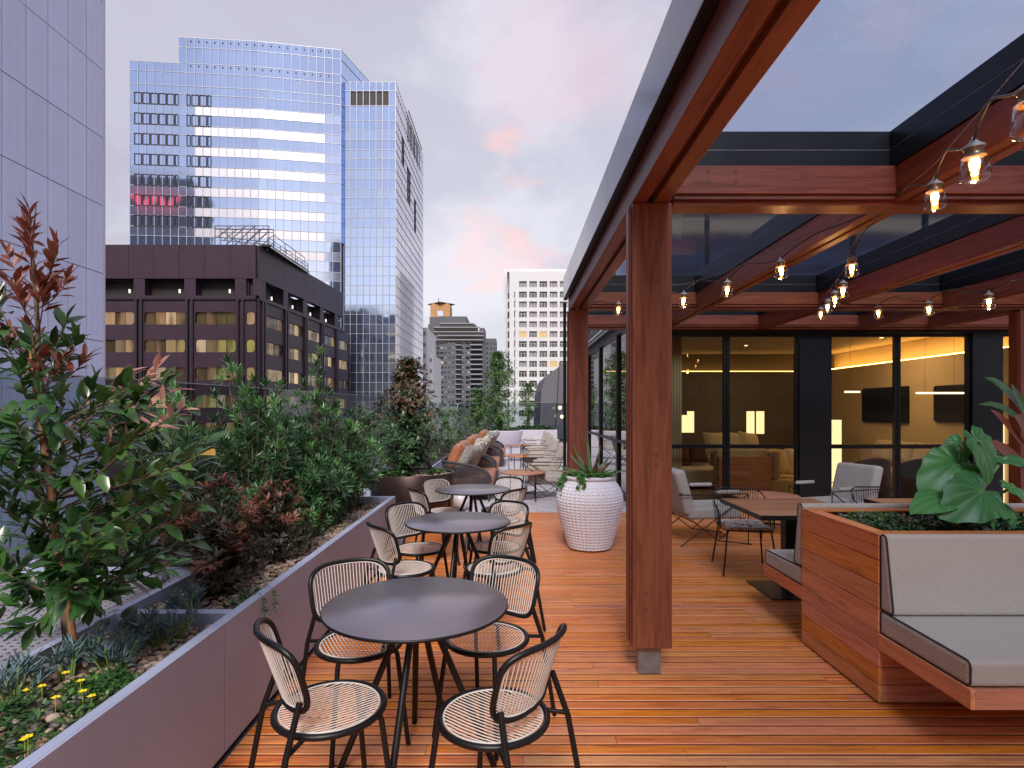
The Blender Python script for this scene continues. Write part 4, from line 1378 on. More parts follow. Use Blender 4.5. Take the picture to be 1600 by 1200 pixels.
# waffle relief: square dimples between raised ribs, real geometry
NC, rows = 42, 22
zt0, zt1 = .03, .765
NA = NC * 4
zs_ = [0.012]
levs = [(.235, .012), (.25, .024)]
for i in range(rows):
    z0 = zt0 + (zt1 - zt0) * i / rows; h = (zt1 - zt0) / rows
    levs += [(None, z0 + h * .02, 0), (None, z0 + h * .22, 1), (None, z0 + h * .62, 1), (None, z0 + h * .82, 0)]
L_ = []
for l in levs:
    if len(l) == 2:
        L_.append((l[0], l[1], 0))
    else:
        L_.append((pr_at(l[1]), l[1], l[2]))
L_ += [(pr_at(.775), .775, 0), (.272, .79, 0), (.275, .797, 0), (.292, .806, 0), (.297, .818, 0), (.293, .832, 0), (.275, .838, 0), (.25, .834, 0), (.245, .80, 0), (.24, .76, 0)]
vs = []
for (r, z, d) in L_:
    fade = 1 if z < .70 else max(0, (.79 - z) / .09)
    for k in range(NA):
        a = 2 * pi * k / NA
        q = k % 4
        dd = .012 * fade if (d and q in (1, 2)) else 0
        vs.append((VX + (r - dd) * cos(a), VY + (r - dd) * sin(a), z))
fs = []
for i in range(len(L_) - 1):
    for k in range(NA):
        fs.append((i * NA + k, i * NA + (k + 1) % NA, (i + 1) * NA + (k + 1) % NA, (i + 1) * NA + k))
mb.add(vs, fs, 0, False)
mb.build('dimpled_body', mat_ceram, vz)
mb = MB(); mb.lathe([(0, .79), (.243, .785)], 32, (VX, VY, 0)); mb.build('soil', mat_soil, vz)
mb = MB(); mb.lathe([(.0, .003), (.225, .003), (.225, .0115), (0, .0116)], 32, (VX, VY, 0)); mb.build('foot_ring', mat_black, vz)

# ---------------------------------------------------------------- bronze planter
QX, QY, QR, QH = -1.36, 7.75, .56, .74
bz = wthing('bronze_planter', 'large round aged bronze planter drum at the end of the mauve planter box', 'planter', (QX, QY, 0))
mb = MB(); mb.lathe([(QR - .01, .01), (QR, .012), (QR, .40), (QR + .001, .401)], 72, (QX, QY, 0)); mb.build('drum', mat_bronze, bz)
mb = MB(); mb.lathe([(QR + .001, .405), (QR + .001, QH - .004), (QR - .002, QH), (QR - .022, QH), (QR - .025, QH - .004), (QR - .025, .5)], 72, (QX, QY, 0)); mb.build('drum_band', mat_bronze, bz)
mb = MB(); mb.lathe([(0, .70), (QR - .027, .695)], 32, (QX, QY, 0)); mb.build('soil', mat_gravel, bz)
mb = MB()
for _ in range(700):
    a, r = R.uniform(0, 6.28), (QR - .05) * sqrt(R.random())
    pebble(mb, (QX + r * cos(a), QY + r * sin(a), .705 + R.uniform(0, .012)), R.uniform(.012, .022), (1, .8, .5), R.randrange(4), a, 6, 4)
mb.build('pebble_bed', pebc, bz, kind='stuff')
t = wthing('spotlight', 'small black spike spotlight leaning in the bronze planter', 'lamp', (-1.05, 7.55, .70))
mb = MB(); mb.tube((-1.08, 7.56, .80), (-1.13, 7.55, .90), .028, 12); mb.build('lamp_head', mat_black, t)
mb = MB(); mb.tube((-1.09, 7.56, .69), (-1.095, 7.56, .82), .006, 6); mb.build('spike', mat_black, t)

# ---------------------------------------------------------------- festoon lights
M = MT('bulb_glass')
mat_bulb = None
tr = M.n('ShaderNodeBsdfTransparent'); tr.inputs[0].default_value = (0.98, 0.94, 0.90, 1)
gg = M.n('ShaderNodeBsdfGlossy'); gg.inputs['Roughness'].default_value = 0.02
lw = M.n('ShaderNodeLayerWeight'); lw.inputs[0].default_value = 0.35
mx = M.n('ShaderNodeMixShader'); M.put(mx.inputs[0], M.math('ADD', M.math('MULTIPLY', lw.outputs['Facing'], 0.55), 0.06)); M.l(tr.outputs[0], mx.inputs[1]); M.l(gg.outputs[0], mx.inputs[2])
mat_bulb = M.end(mx.outputs[0])
mat_fil = m_emit('filament_glow', (1.0, 0.42, 0.09), 24)
mat_fil2 = m_emit('filament_core', (1.0, 0.62, 0.25), 120)
mat_sock = m_plain('brass_socket', (0.22, 0.16, 0.09), 0.35, 0.6, 0.1, 10)
mat_cap = m_plain('grey_cap', (0.30, 0.29, 0.28), 0.5)
def bulb_meshes():
    a = MB(); a.lathe([(.030, -.058), (.033, -.060), (.040, -.118), (.036, -.128), (.018, -.136), (.003, -.141)], 20)
    s = MB(); s.lathe([(.0, .0), (.004, .0), (.005, -.006), (.013, -.018), (.027, -.029), (.0275, -.034), (.024, -.035), (.024, -.058), (.031, -.060)], 20)
    c = MB(); c.lathe([(0, .002), (.005, .0), (.006, -.007), (.0145, -.0175), (.0285, -.0285), (.029, -.034)], 20)
    f = MB(); f.lathe([(0, -.062), (.011, -.064), (.014, -.078), (.012, -.094), (.005, -.100), (0, -.101)], 10)
    g = MB(); g.lathe([(0, -.103), (.008, -.105), (.009, -.112), (0, -.117)], 8)
    k = MB(); k.lathe([(0, -.068), (.007, -.070), (.008, -.080), (0, -.088)], 8)
    fg = MB(); fg.v = f.v + g.v; 
    base = len(f.v)
    fg.f = f.f + [tuple(i + base for i in q) for q in g.f]; fg.m = f.m + g.m; fg.s = f.s + g.s
    return a.mesh('bulb', mat_bulb), s.mesh('socket', mat_sock), c.mesh('cap', mat_cap), fg.mesh('filament', mat_fil)
bm_, sm_, cm_, fm_ = bulb_meshes()
def festoon(label, anchors, bulbs, anchor_w=None):
    """anchors: wire ends; bulbs: points where each lamp hangs"""
    g = wthing('string_lights', label, 'lights', anchors[0], 'festoon light strings under the pergola')
    pts = [Vector(anchors[0])] + [Vector(p) + Vector((0, 0, .06)) for p in bulbs] + [Vector(anchors[1])]
    mb = MB(); mb.path(pts, .0018, 4); mb.build('catenary_wire', mat_galv, g)
    cab = []
    for i in range(len(pts) - 1):
        a, c = pts[i], pts[i + 1]
        pa = a if i == 0 else Vector(bulbs[i - 1]) + Vector((0, 0, -.015))
        pc = c if i == len(pts) - 2 else Vector(bulbs[i]) + Vector((0, 0, -.015))
        up = a.lerp(c, .62)
        cab += bez(pa, pa.lerp(up, .35) - Vector((0, 0, .03)), pa.lerp(up, .75), up, 5)
        cab += bez(up, up.lerp(pc, .3) + Vector((0, 0, .008)), up.lerp(pc, .7) + Vector((0, 0, .02)), pc, 5)[1:]
    mb = MB(); mb.path(cab, .0042, 6); mb.build('cable', mat_black, g)
    for p in bulbs:
        rz = R.uniform(0, 6)
        b_ = inst('bulb', bm_, g, p, (R.uniform(-.08, .08), R.uniform(-.08, .08), rz), (1.15, 1.15, 1.15))
        for nm, me in (('socket', sm_), ('cap', cm_), ('filament', fm_)):
            c = bpy.data.objects.new(nm, me); COL.objects.link(c); c.parent = b_
    return g
s1 = [P(1612, 118, 1.42), P(1521, 214, 1.95), P(1460, 277, 2.66)]
festoon('nearest festoon string at upper right with three big glowing bulbs', (P(1700, -40, 1.0), (2.245, 3.30, 2.84)), s1)
s2 = [P(1219, 402, 4.1), P(1137, 435, 4.7), P(1069, 454, 5.25), P(967, 470, 6.2)]
festoon('festoon string descending to the left behind the big hardwood post', ((2.26, 3.47, 2.84), (.94, 6.86, 2.86)), s2)
s3 = [P(1331, 398, 3.95), P(1317, 436, 4.6), P(1304, 452, 5.2), P(1294, 465, 5.8), P(1283, 478, 6.4)]
festoon('festoon string running away from view in a tight cluster of five bulbs', ((2.30, 3.50, 2.84), (3.73, 6.90, 2.86)), s3)
s4 = [P(1650, 440, 4.3), P(1545, 454, 4.75), P(1450, 468, 5.4), P(1371, 475, 5.95)]
festoon('festoon string coming from the right edge toward the cluster of bulbs', (P(1760, 415, 3.9), (3.72, 6.86, 2.86)), s4)
for p, e in ((s1[1], 1.8), (s1[2], 1.8), (s2[0], 1.5), (s2[2], 1.5), (s3[2], 2.2), (s4[1], 1.8)):
    ld = bpy.data.lights.new('bulb_lamp', 'POINT'); ld.energy = e; ld.color = (1.0, 0.52, 0.2); ld.shadow_soft_size = .02
    lo = bpy.data.objects.new('bulb_lamp', ld); COL.objects.link(lo); lo.location = Vector(p) + Vector((0, 0, -.16))
# ---------------------------------------------------------------- city
mat_mull = m_plain('white_mullion', (0.50, 0.52, 0.62), 0.4, 0.3, 0.04, 1)
def m_tower_glass(name, col, rough=.04, wob=.05):
    M = MT(name)
    g = M.n('ShaderNodeNewGeometry')
    n = M.noise(g.outputs['Position'], 0.35, 2, 0.5)
    r = M.rand()
    c = M.mix(M.math('MULTIPLY', r, 0.22), col, tuple(x * .75 for x in col))
    p = M.pr(Base_Color=c, Metallic=0.92, Roughness=rough, Normal=M.bump(n, wob, 0.08))
    return M.end(p.outputs[0])
mat_tg = m_tower_glass('blue_mirror_glass', (0.46, 0.60, 0.93))
mat_tg2 = m_tower_glass('pale_spandrel', (0.48, 0.61, 0.90), .12)
mat_tgw = m_tower_glass('white_spandrel', (0.56, 0.56, 0.64), .40, .02)
mat_tgp = m_tower_glass('pink_mirror_glass', (0.90, 0.86, 0.95), .06)
mat_frame = m_plain('dark_window_frame', (0.03, 0.022, 0.028), 0.5)
mat_louv = m_plain('dark_louvre', (0.025, 0.018, 0.022), 0.6)
mat_core = m_plain('tower_core', (0.05, 0.06, 0.08), 0.6)
gt = wthing('glass_tower', 'tall blue mirror glass office tower with white stripes behind the brown building', 'building', (-50, 120, GROUND))
A0 = Vector((-73.45, 109.0)); A1 = Vector((-49.66, 111.1)); A2 = Vector((-34.3, 113.7))
zf = [73.7, 71.8, 68.7, 66.9, 64.3, 62.65]
z = 62.65
vis_rows = []
while z > GROUND + 4:
    zf.append(z - 2.15); zf.append(z - 3.93)
    z -= 3.93
pieces = []; mull = MB()
def face(p0, p1, nc, zs, kind, top_skip=None):
    d = (p1 - p0); L = d.length; d.normalize(); nrm = Vector((d.y, -d.x))
    for i in range(nc):
        a = p0 + d * (L * i / nc); c = p0 + d * (L * (i + 1) / nc)
        for j in range(len(zs) - 1):
            zt, zb_ = zs[j], zs[j + 1]
            if top_skip and top_skip(i, j):
                continue
            pieces.append((a, c, zt, zb_, kind(i, j), nrm))
    for i in range(nc + 1):
        off_ = .05 if abs(d.y) < .9 else .02
        a = p0 + d * (L * i / nc) + nrm * off_
        zt = zs[0]
        if top_skip:
            jj = 0
            while jj < 6 and top_skip(min(i, nc - 1), jj) and (i == 0 or top_skip(i - 1, jj)):
                jj += 1
            zt = zs[jj]
        mull.bar((a.x, a.y, zs[-1]), (a.x, a.y, zt), .08, .10) if abs(d.y) < .9 else mull.bar((a.x, a.y, zs[-1]), (a.x, a.y, zt), .10, .03)
    for j, zq in enumerate(zs):
        a = p0 + nrm * .05; c = p1 + nrm * .05
        if top_skip and top_skip(0, j):
            k = 0
            while k < nc and top_skip(k, j):
                k += 1
            a = p0 + d * (L * k / nc) + nrm * .05
        mull.bar((a.x, a.y, zq), (c.x, c.y, zq), .05, .08)
def kA(i, j):
    if j < 5:
        return 0
    sp = (j % 2 == 0)           # spandrel rows
    row = (j - 5) // 2
    if sp and 8 <= i and row < 8:
        return 2
    return 1 if sp else 0
def kB(i, j):
    if j < 5:
        return 0
    sp = (j % 2 == 0); row = (j - 5) // 2
    if sp and i < 8 and row < 8:
        return 2
    return 1 if sp else 0
face(A0, A1, 16, zf, kA, lambda i, j: j < 2 and i < 6)
face(A1, A2, 10, zf, kB)
# right-hand return of the upper part
A3 = Vector((-30.5, 128.0))
face(A2, A3, 8, zf[:7] + zf[7:20:2], lambda i, j: 0)
mats_t = [mat_tg, mat_tg2, mat_tgw, mat_tgp]
def emit_panes(pcs, root, limit, key, mats, inset=.1):
    pcs = sorted(pcs, key=key)
    shared = {}
    rest = {}
    for n_, (a, c, zt, zb_, k, nrm) in enumerate(pcs):
        w = (c - a).length - .16; h = zt - zb_ - .12
        if n_ < limit:
            kk = (round(w, 1), round(h, 1), k)
            if kk not in shared:
                m_ = MB(); m_.box(-w / 2, w / 2, 0, .06, -h / 2, h / 2); shared[kk] = m_.mesh('pane', mats[k])
            d = (c - a).normalized()
            X = Vector((d.x, d.y, R.uniform(-.0012, .0012))).normalized()
            ctr = (a + c) / 2
            m4 = frame((ctr.x, ctr.y, (zt + zb_) / 2), X, (R.uniform(-.003, .003) * nrm.x, R.uniform(-.003, .003) * nrm.y, 1))
            inst('pane', shared[kk], root, None, mat4=m4)
        else:
            r_ = rest.setdefault(k, MB())
            d = (c - a).normalized()
            a2 = a + d * .06; c2 = c - d * .06
            r_.quad((a2.x, a2.y, zb_ + .05), (c2.x, c2.y, zb_ + .05), (c2.x, c2.y, zt - .05), (a2.x, a2.y, zt - .05))
    for k, r_ in rest.items():
        r_.build('pane_field', mats[k], root, kind='stuff')
def order(p):
    a, c, zt, zb_, k, nrm = p
    y = 640 - FPX * ((zt + zb_) / 2 - EYE) / a.y
    x = 800 + FPX * (a.x + c.x) / 2 / a.y
    hid = 100 if (x < 534 and y > 383) else 0
    return hid + y * .01 - (zt - zb_) * .5
emit_panes(pieces, gt, 290, order, mats_t)
# dark framed opening windows on the left part
for row in range(7):
    zt = 62.65 - 3.93 * row; zb_ = zt - 2.15
    mb = MB()
    d = (A1 - A0).normalized(); L = (A1 - A0).length; nrm = Vector((d.y, -d.x))
    for grp in ((.5, 1.5, 2.5, 3.5, 4.5, 5.5), (6.9, 7.6, 8.6, 9.6)):
        pass
    for i in (0.5, 1.5, 2.5, 3.5, 4.5, 5.5, 6.95, 7.55, 8.55, 9.55):
        w = 1 if i not in (5.5, 6.95, 9.55) else .55
        x0 = L * (i + .05) / 16; x1 = L * (i + w - .05) / 16
        for (u0, u1, q0, q1) in ((x0, x1, zt - .09, zt), (x0, x1, zb_, zb_ + .09), (x0, x0 + .09, zb_ + .09, zt - .09), (x1 - .09, x1, zb_ + .09, zt - .09)):
            a = A0 + d * u0 + nrm * .16; c = A0 + d * u1 + nrm * .16
            mb.prism([(a.x, a.y, q0), (c.x, c.y, q0), (c.x, c.y, q1), (a.x, a.y, q1)], (-nrm.x * .06, -nrm.y * .06, 0))
    mb.build('window_frames', mat_frame, gt, kind='stuff')
mull.build('mullion_grid', mat_mull, gt)
mb = MB(); poly = [(A0.x + .3, A0.y + .3), (A1.x, A1.y + .3), (A2.x - .2, A2.y + .2), (A3.x - .3, A3.y), (A3.x - 10, A3.y + 20), (A0.x + .3, A0.y + 35)]
mb.prism([(x, y, GROUND + .02) for x, y in poly], (0, 0, 68.6 - GROUND)); mb.build('core', mat_core, gt)
mb = MB(); poly2 = [(A0.x + 9.5, A0.y + 1.1), (A1.x, A1.y + .32), (A2.x - .22, A2.y + .22), (A3.x - .3, A3.y), (A3.x - 10, A3.y + 20), (A0.x + 9.5, A0.y + 35)]
mb.prism([(x, y, 68.61) for x, y in poly2], (0, 0, 5.0)); mb.build('crown', mat_core, gt)
mb = MB(); mb.box(-68, -62, 114, 120, 68.65, 71); mb.build('roof_plant', mat_tgp, gt)
# vent dots under the parapet
mb = MB()
for i in range(16):
    for (zz_, base, e0, e1) in ((72.9, 0, 6, 24), (67.9, 0, 7, 22)):
        pass
for face_, nc, rng in (((A0, A1), 16, range(7, 16)), ((A1, A2), 10, range(0, 9))):
    d = (face_[1] - face_[0]); L = d.length; d = d.normalized(); nrm = Vector((d.y, -d.x))
    for i in rng:
        for zq in (73.0, 68.2):
            a = face_[0] + d * L * (i + .5) / nc + nrm * .02
            mb.box(a.x - .10, a.x + .10, a.y - .12, a.y + .0, zq - .10, zq + .10)
mb.build('vents', mat_frame, gt, kind='stuff')

# second wing, nearer the street
gw = wthing('glass_wing', 'lower blue glass tower wing with black louvres near its top and a pale side face', 'building', (-29, 125, GROUND))
W0, W1, W2 = Vector((-34.1, 115.0)), Vector((-23.6, 115.0)), Vector((-23.4, 149.0))
pieces = []; mull = MB()
wz = [68.0, 66.2, 63.2, 60.2]
z = 60.2
while z > GROUND + 4:
    wz.append(z - 2.0); wz.append(z - 3.93); z -= 3.93
wz = wz
def kW(i, j):
    return 0 if j < 3 or j % 2 == 1 else 1
face(W0, W1, 8, wz, kW, lambda i, j: j == 1 and 1 <= i <= 6)
emit_panes(pieces, gw, 290, lambda p: -(p[2]), mats_t)
pieces = []
face(W1, W2, 23, wz, lambda i, j: 3, lambda i, j: (i in (4, 5) and 3 <= j <= 5) or (i in (8, 9, 10) and 5 <= j <= 8) or (i in (14, 15) and 7 <= j <= 10))
emit_panes(pieces, gw, 0, lambda p: 0, mats_t)
mull.build('mullion_grid', mat_mull, gw)
mb = MB()
for i in range(6):
    x0 = W0.x + (W1.x - W0.x) * (i + 1) / 8; x1 = W0.x + (W1.x - W0.x) * (i + 2) / 8
    m_ = MB(); m_.box(x0 + .1, x1 - .1, 115.12, 115.3, 63.25, 66.15); m_.build('louvre', mat_louv, gw)
mb = MB(); mb.box(-34.0, -23.9, 115.35, 148.8, GROUND + .02, 67.6); mb.build('core', mat_core, gw)
mb = MB()
for k in range(8):
    y = 128 + 2.2 * k
    mb.bar((-23.4, y, 62), (-23.4, y, 67.9), .12, .12); 
mb.bar((-23.2, 127, 68.6), (-23.2, 146, 68.6), .15, .15)
for k in range(14):
    mb.bar((-23.2, 127 + 1.4 * k, 67.9), (-23.2, 127.7 + 1.4 * k, 68.6), .08, .08)
mb.build('roof_rail', mat_frame, gw)

# ---------------------------------------------------------------- dark brown building
mat_brown = m_plain('brown_cladding', (0.048, 0.027, 0.046), 0.45, 0.1, 0.10, .7, spec=.4, streak=.15)
mat_brown2 = m_plain('brown_cladding_ribs', (0.034, 0.020, 0.033), 0.45, 0.1, 0.08, .7)
M = MT('lit_office_window')
v = M.coord('Object', (1, 1, 1), rnd=50)
r_ = M.rand()
g = M.n('ShaderNodeNewGeometry')
sp = M.n('ShaderNodeSeparateXYZ'); M.l(g.outputs['Position'], sp.inputs[0])
n1_ = M.noise(M.coord('Object', (.5, .5, .12), rnd=50), 0.9, 2, .5)
em = M.ramp(M.math('FRACT', M.math('MULTIPLY', r_, 5.1)), [(0.0, (0.42, 0.22, 0.10)), (0.3, (0.45, 0.28, 0.17)), (0.55, (0.36, 0.34, 0.08)), (0.7, (0.80, 0.52, 0.26)), (0.85, (0.75, 0.55, 0.42)), (1, (0.30, 0.18, 0.10))])
st = M.math('MULTIPLY', M.ramp(n1_, [(0.38, 0.10), (0.5, 0.75), (0.68, 1.0)]), M.ramp(r_, [(0.0, 0.06), (0.35, 0.12), (0.55, 0.5), (0.8, .8), (1, 1.0)]))
p_ = M.pr(Base_Color=(0.05, 0.035, 0.02), Roughness=0.08, Metallic=0.0)
p_.inputs['Specular IOR Level'].default_value = 1.0
M.put(p_.inputs['Emission Color'], em); M.put(p_.inputs['Emission Strength'], M.math('MULTIPLY', st, 0.7))
mat_litwin = M.end(p_.outputs[0])
br = wthing('brown_building', 'dark brown office block with rounded lit windows and recessed top floor openings', 'building', (-45, 90, GROUND))
BT = 23.6
bwid = 6.77
CX = -34.2
BYF = 76.0
# geometry per face through a local frame: u along the face, outward normal n
def F2(p0, p1):
    d = (Vector(p1) - Vector(p0)); L = d.length; d.normalize()
    return Vector(p0), d, Vector((d.y, -d.x)), L
facesB = [F2((-75.0, BYF), (CX, BYF)), F2((CX, BYF), (-32.3, 107.6))]
def fbox(mb, F, u0, u1, z0, z1, n0, n1):
    p, d, n, L = F
    a = p + d * u0 + n * n0; c = p + d * u1 + n * n0
    q = n * (n1 - n0)
    mb.prism([(a.x, a.y, z0), (c.x, c.y, z0), (c.x, c.y, z1), (a.x, a.y, z1)], (q.x, q.y, 0))
def z_of(py): return EYE + (640 - py) / FPX * BYF
ZP = z_of(436)      # bottom of parapet
ZO = z_of(462.5)    # bottom of the openings
rows_z = [(z_of(488), z_of(507.5)), ]
rowp = 3.70
for fi, F in enumerate(facesB):
    L = F[3]
    # parapet panels
    npan = max(1, round(L / 3.385))
    for k in range(npan):
        mb = MB(); fbox(mb, F, L * k / npan + .02, L * (k + 1) / npan - .02, ZP, BT, -.02, .35); mb.build('parapet_panel', mat_brown, br)
    mb = MB(); fbox(mb, F, 0, L, ZP, BT + .05, -.5, -.03); mb.build('parapet_back', mat_brown2, br)
    mb = MB(); fbox(mb, F, 0, L, ZO - .55, ZO - .25, -.3, .5); mb.build('ledge', mat_brown2, br)
    mb = MB(); fbox(mb, F, 0, L, ZO - .249, ZO, -.3, .30); mb.build('sill_band', mat_brown, br)
    # recess back wall
    mb = MB(); fbox(mb, F, 0, L, ZO, ZP, -1.3, -1.1); mb.build('recess_wall', mat_louv, br)
    u0 = (L - bwid * 12) if fi == 0 else 0
    if fi == 0:
        ribs = [L - .35 - 1.68 - bwid * k for k in range(0, 7)]
    else:
        ribs = [1.1 + bwid * k for k in range(0, 6)]
    if fi == 0:
        edges = [L] + ribs
    # columns between openings and ribs below
    for k, u in enumerate(ribs):
        if u < 0 or u > L:
            continue
        mb = MB(); fbox(mb, F, u - .75, u + .75, ZO + .001, ZP - .001, -1.09, .30); mb.build('pier', mat_brown, br)
        for s in (-.34, .34):
            mb = MB(); fbox(mb, F, u + s - .16, u + s + .16, GROUND + .02, ZO - .551, -.1, .55); mb.build('rib', mat_brown2, br)
        mb = MB(); fbox(mb, F, u - .17, u + .17, GROUND + .02, ZO - .551, -.1, .22); mb.build('rib_recess', mat_louv, br)
    for s_ in ((L - .36, L + .35) if fi == 0 else (-.0, .3),):
        mb = MB(); fbox(mb, F, s_[0], s_[1], ZO + .001, ZP - .001, -.3, .34 if fi == 0 else .29); mb.build('corner_pier', mat_brown, br)
    # bays
    bays = []
    if fi == 0:
        bays.append((ribs[0] + .51, L - .002))
        for a, c in zip(ribs[1:], ribs[:-1]):
            bays.append((a + .51, c - .51))
    else:
        bays.append((.0, ribs[0] - .51))
        for a, c in zip(ribs[:-1], ribs[1:]):
            bays.append((a + .51, c - .51))
    for (a, c) in bays:
        if c - a < .8:
            mb = MB(); fbox(mb, F, a, c, GROUND + .02, ZO - .551, -.2, .30); mb.build('corner_panel', mat_brown, br)
            continue
        zt, zb_ = rows_z[0]
        ztop = ZO - .551
        r = 0
        while zb_ > -8:
            # spandrel above the window
            mb = MB(); fbox(mb, F, a, c, zt, ztop, -.2, .28); mb.build('spandrel', mat_brown, br)
            # rounded surround
            m_ = .16; rad = .42
            u1, u2 = a + m_, c - m_
            p, d, n, L2 = F
            def pt(u, z_, off):
                q = p + d * u + n * off
                return (q.x, q.y, z_)
            inner = []
            for (cu, cz, a0) in ((u2 - rad, zt - rad, 0), (u1 + rad, zt - rad, 90), (u1 + rad, zb_ + rad, 180), (u2 - rad, zb_ + rad, 270)):
                for q in range(5):
                    an = radians(a0 + 22.5 * q)
                    inner.append((cu + rad * cos(an), cz + rad * sin(an)))
            outer = []
            for (cu, cz) in inner:
                # project to the bay rectangle
                ou = a if cu < (a + c) / 2 and (cu - u1) < rad * 1.01 and True else cu
                ou = c if (u2 - cu) < rad * 1.01 else (a if (cu - u1) < rad * 1.01 else cu)
                oz = zt if cz > (zt + zb_) / 2 else zb_
                outer.append((ou, oz))
            vsf = [pt(u, z_, .28) for u, z_ in outer] + [pt(u, z_, .28) for u, z_ in inner] + [pt(u, z_, -.05) for u, z_ in inner]
            nn = len(inner)
            fsf = []
            for q in range(nn):
                w = (q + 1) % nn
                fsf.append((q, w, nn + w, nn + q)); fsf.append((nn + q, nn + w, 2 * nn + w, 2 * nn + q))
            mb = MB(); mb.add(vsf, fsf); sur = mb.build('window_surround', mat_brown, br)
            npn = max(1, round((u2 - u1) / 1.4))
            for q in range(npn):
                ua = u1 + (u2 - u1) * q / npn + .03; uc = u1 + (u2 - u1) * (q + 1) / npn - .03
                mb = MB(); mb.quad(pt(ua, zb_, .02), pt(uc, zb_, .02), pt(uc, zt, .02), pt(ua, zt, .02)); mb.build('pane', mat_litwin, sur)
            mb = MB(); fbox(mb, F, u1, u2, zb_, zt, -.2, -.1); mb.build('window_back', mat_louv, sur)
            ztop = zb_; zt -= rowp; zb_ -= rowp
        mb = MB(); fbox(mb, F, a, c, GROUND + .02, ztop, -.2, .28); mb.build('lower_wall', mat_brown, br)
mb = MB(); mb.prism([(-75, BYF + .6, GROUND + .03), (CX - .6, BYF + .6, GROUND + .03), (-33, 107, GROUND + .03), (-75, 107, GROUND + .03)], (0, 0, ZO - .3 - GROUND)); mb.build('core', mat_louv, br)
mb = MB(); mb.prism([(-75, BYF + .6, BT - .8), (CX - .6, BYF + .6, BT - .8), (-33, 107, BT - .8), (-75, 107, BT - .8)], (0, 0, .3)); mb.build('roof', mat_louv, br)
mb = MB()
for F, us in ((facesB[0], [L_0 for L_0 in (9.5, 16.3, 23.0, 29.8, 36.6)]), (facesB[1], (.9, 6.0, 12.8, 19.5, 26.3))):
    for u in us:
        fbox(mb, F, u, u + .16, ZO + .6, ZO + 1.1, -1.05, -.9)
mb.build('maintenance_lights', m_emit('cool_lamp', (1, 0.95, 0.85), 1.0), br, kind='stuff')
# roof scaffold and gantry
sc_ = wthing('roof_scaffold', 'thin scaffold lattice and maintenance gantry standing on the roof of the brown building', 'scaffold', (-37, 80, BT))
msc = m_plain('scaffold_tube', (0.16, 0.15, 0.17), 0.5, 0.5)
mb = MB()
sy = 82.0
def sp_(px, py, d=sy): 
    v_ = P(px, py, d); return v_
for (x0, y0, x1, y1) in ((336, 353, 420, 353), (336, 358, 420, 358), (336, 353, 336, 384), (420, 353, 420, 384), (340, 371, 362, 353), (352, 384, 384, 353), (366, 384, 398, 353), (380, 384, 412, 356), (395, 384, 420, 362), (348, 362, 372, 378), (336, 370, 420, 378), (378, 356, 378, 384), (398, 353, 398, 384), (355, 353, 355, 384)):
    a, c = sp_(x0, y0), sp_(x1, y1); mb.path([a, c], .07, 5)
    mb.path([a + Vector((0, 1.6, 0)), c + Vector((0, 1.6, 0))], .06, 5)
mb.build('lattice', msc, sc_)
mb = MB()
for k in range(8):
    y = 77 + 2.0 * k; x = -33.2 + .06 * k
    mb.path([(x, y, BT - .4), (x, y, BT + 1.4)], .05, 5)
    if k < 7:
        mb.path([(x, y, BT + .2), (x + .06, y + 2, BT + 1.3)], .035, 5)
for zq in (.5, .95, 1.4):
    mb.path([(-33.2, 77, BT + zq), (-32.8, 91, BT + zq)], .045, 5)
mb.path([(-33.6, 80, BT + 2.6), (-33.6, 92, BT + 2.6)], .06, 5)
for y in (80, 84, 88, 92):
    mb.path([(-33.6, y, BT), (-33.6, y, BT + 2.6)], .05, 5)
mb.build('guard_rail', msc, sc_)
mb = MB(); mb.box(-34.0, -32.7, 76.6, 91.5, BT + .06, BT + .30); mb.build('gantry_platform', mat_frame, sc_)
mb = MB(); mb.box(-32.69, -32.60, 76.8, 91.3, BT - .12, BT + .06); mb.build('platform_edge', m_plain('white_edge', (0.8, 0.8, 0.8), .5), sc_)

# ---------------------------------------------------------------- pale panelled building on the left
lw_ = wthing('pale_building', 'pale lavender panelled building wall filling the left edge', 'building', (-22, 25, GROUND))
mat_pale = m_plain('pale_wall_panel', (0.64, 0.66, 0.95), 0.5, 0, 0.07, .35, pvar=.35, streak=.45, bump=.03, bscale=5, spec=.5)
WX = -21.7
pnl = MB(); 
pw = 1.19; ph_ = 3.58
zrow0 = 16.0
cells = []
for i in range(0, 22):
    for j in range(-13, 12):
        y1 = 30.1 - i * 1.2; z0 = zrow0 + j * 3.6
        cells.append((y1, z0))
cells.sort(key=lambda c: (0 if c[0] > 23 else 5) + abs(c[1] - 14) * .05 + (30 - c[0]) * .02)
mb = MB(); mb.box(-.05, 0, -pw + .02, 0, 0.02, ph_); pme = mb.mesh('wall_panel', mat_pale)
rest = MB()
for k, (y1, z0) in enumerate(cells):
    if k < 290:
        inst('wall_panel', pme, lw_, (WX + R.uniform(-.004, .004), y1, z0))
    else:
        rest.box(WX - .05, WX, y1 - pw, y1, z0, z0 + ph_)
rest.build('panel_field', mat_pale, lw_, kind='stuff')
mb = MB(); mb.box(WX - 12, WX - .055, -6, 30.08, GROUND + .02, zrow0 + 43.2); mb.build('backing_wall', m_plain('panel_joint', (0.14, 0.10, 0.13), .8), lw_)
mb = MB(); mb.box(WX - .06, WX + .03, 30.11, 30.22, GROUND + .02, zrow0 + 43.2); mb.build('corner_trim', m_plain('corner_trim', (0.55, 0.52, 0.60), .4), lw_)

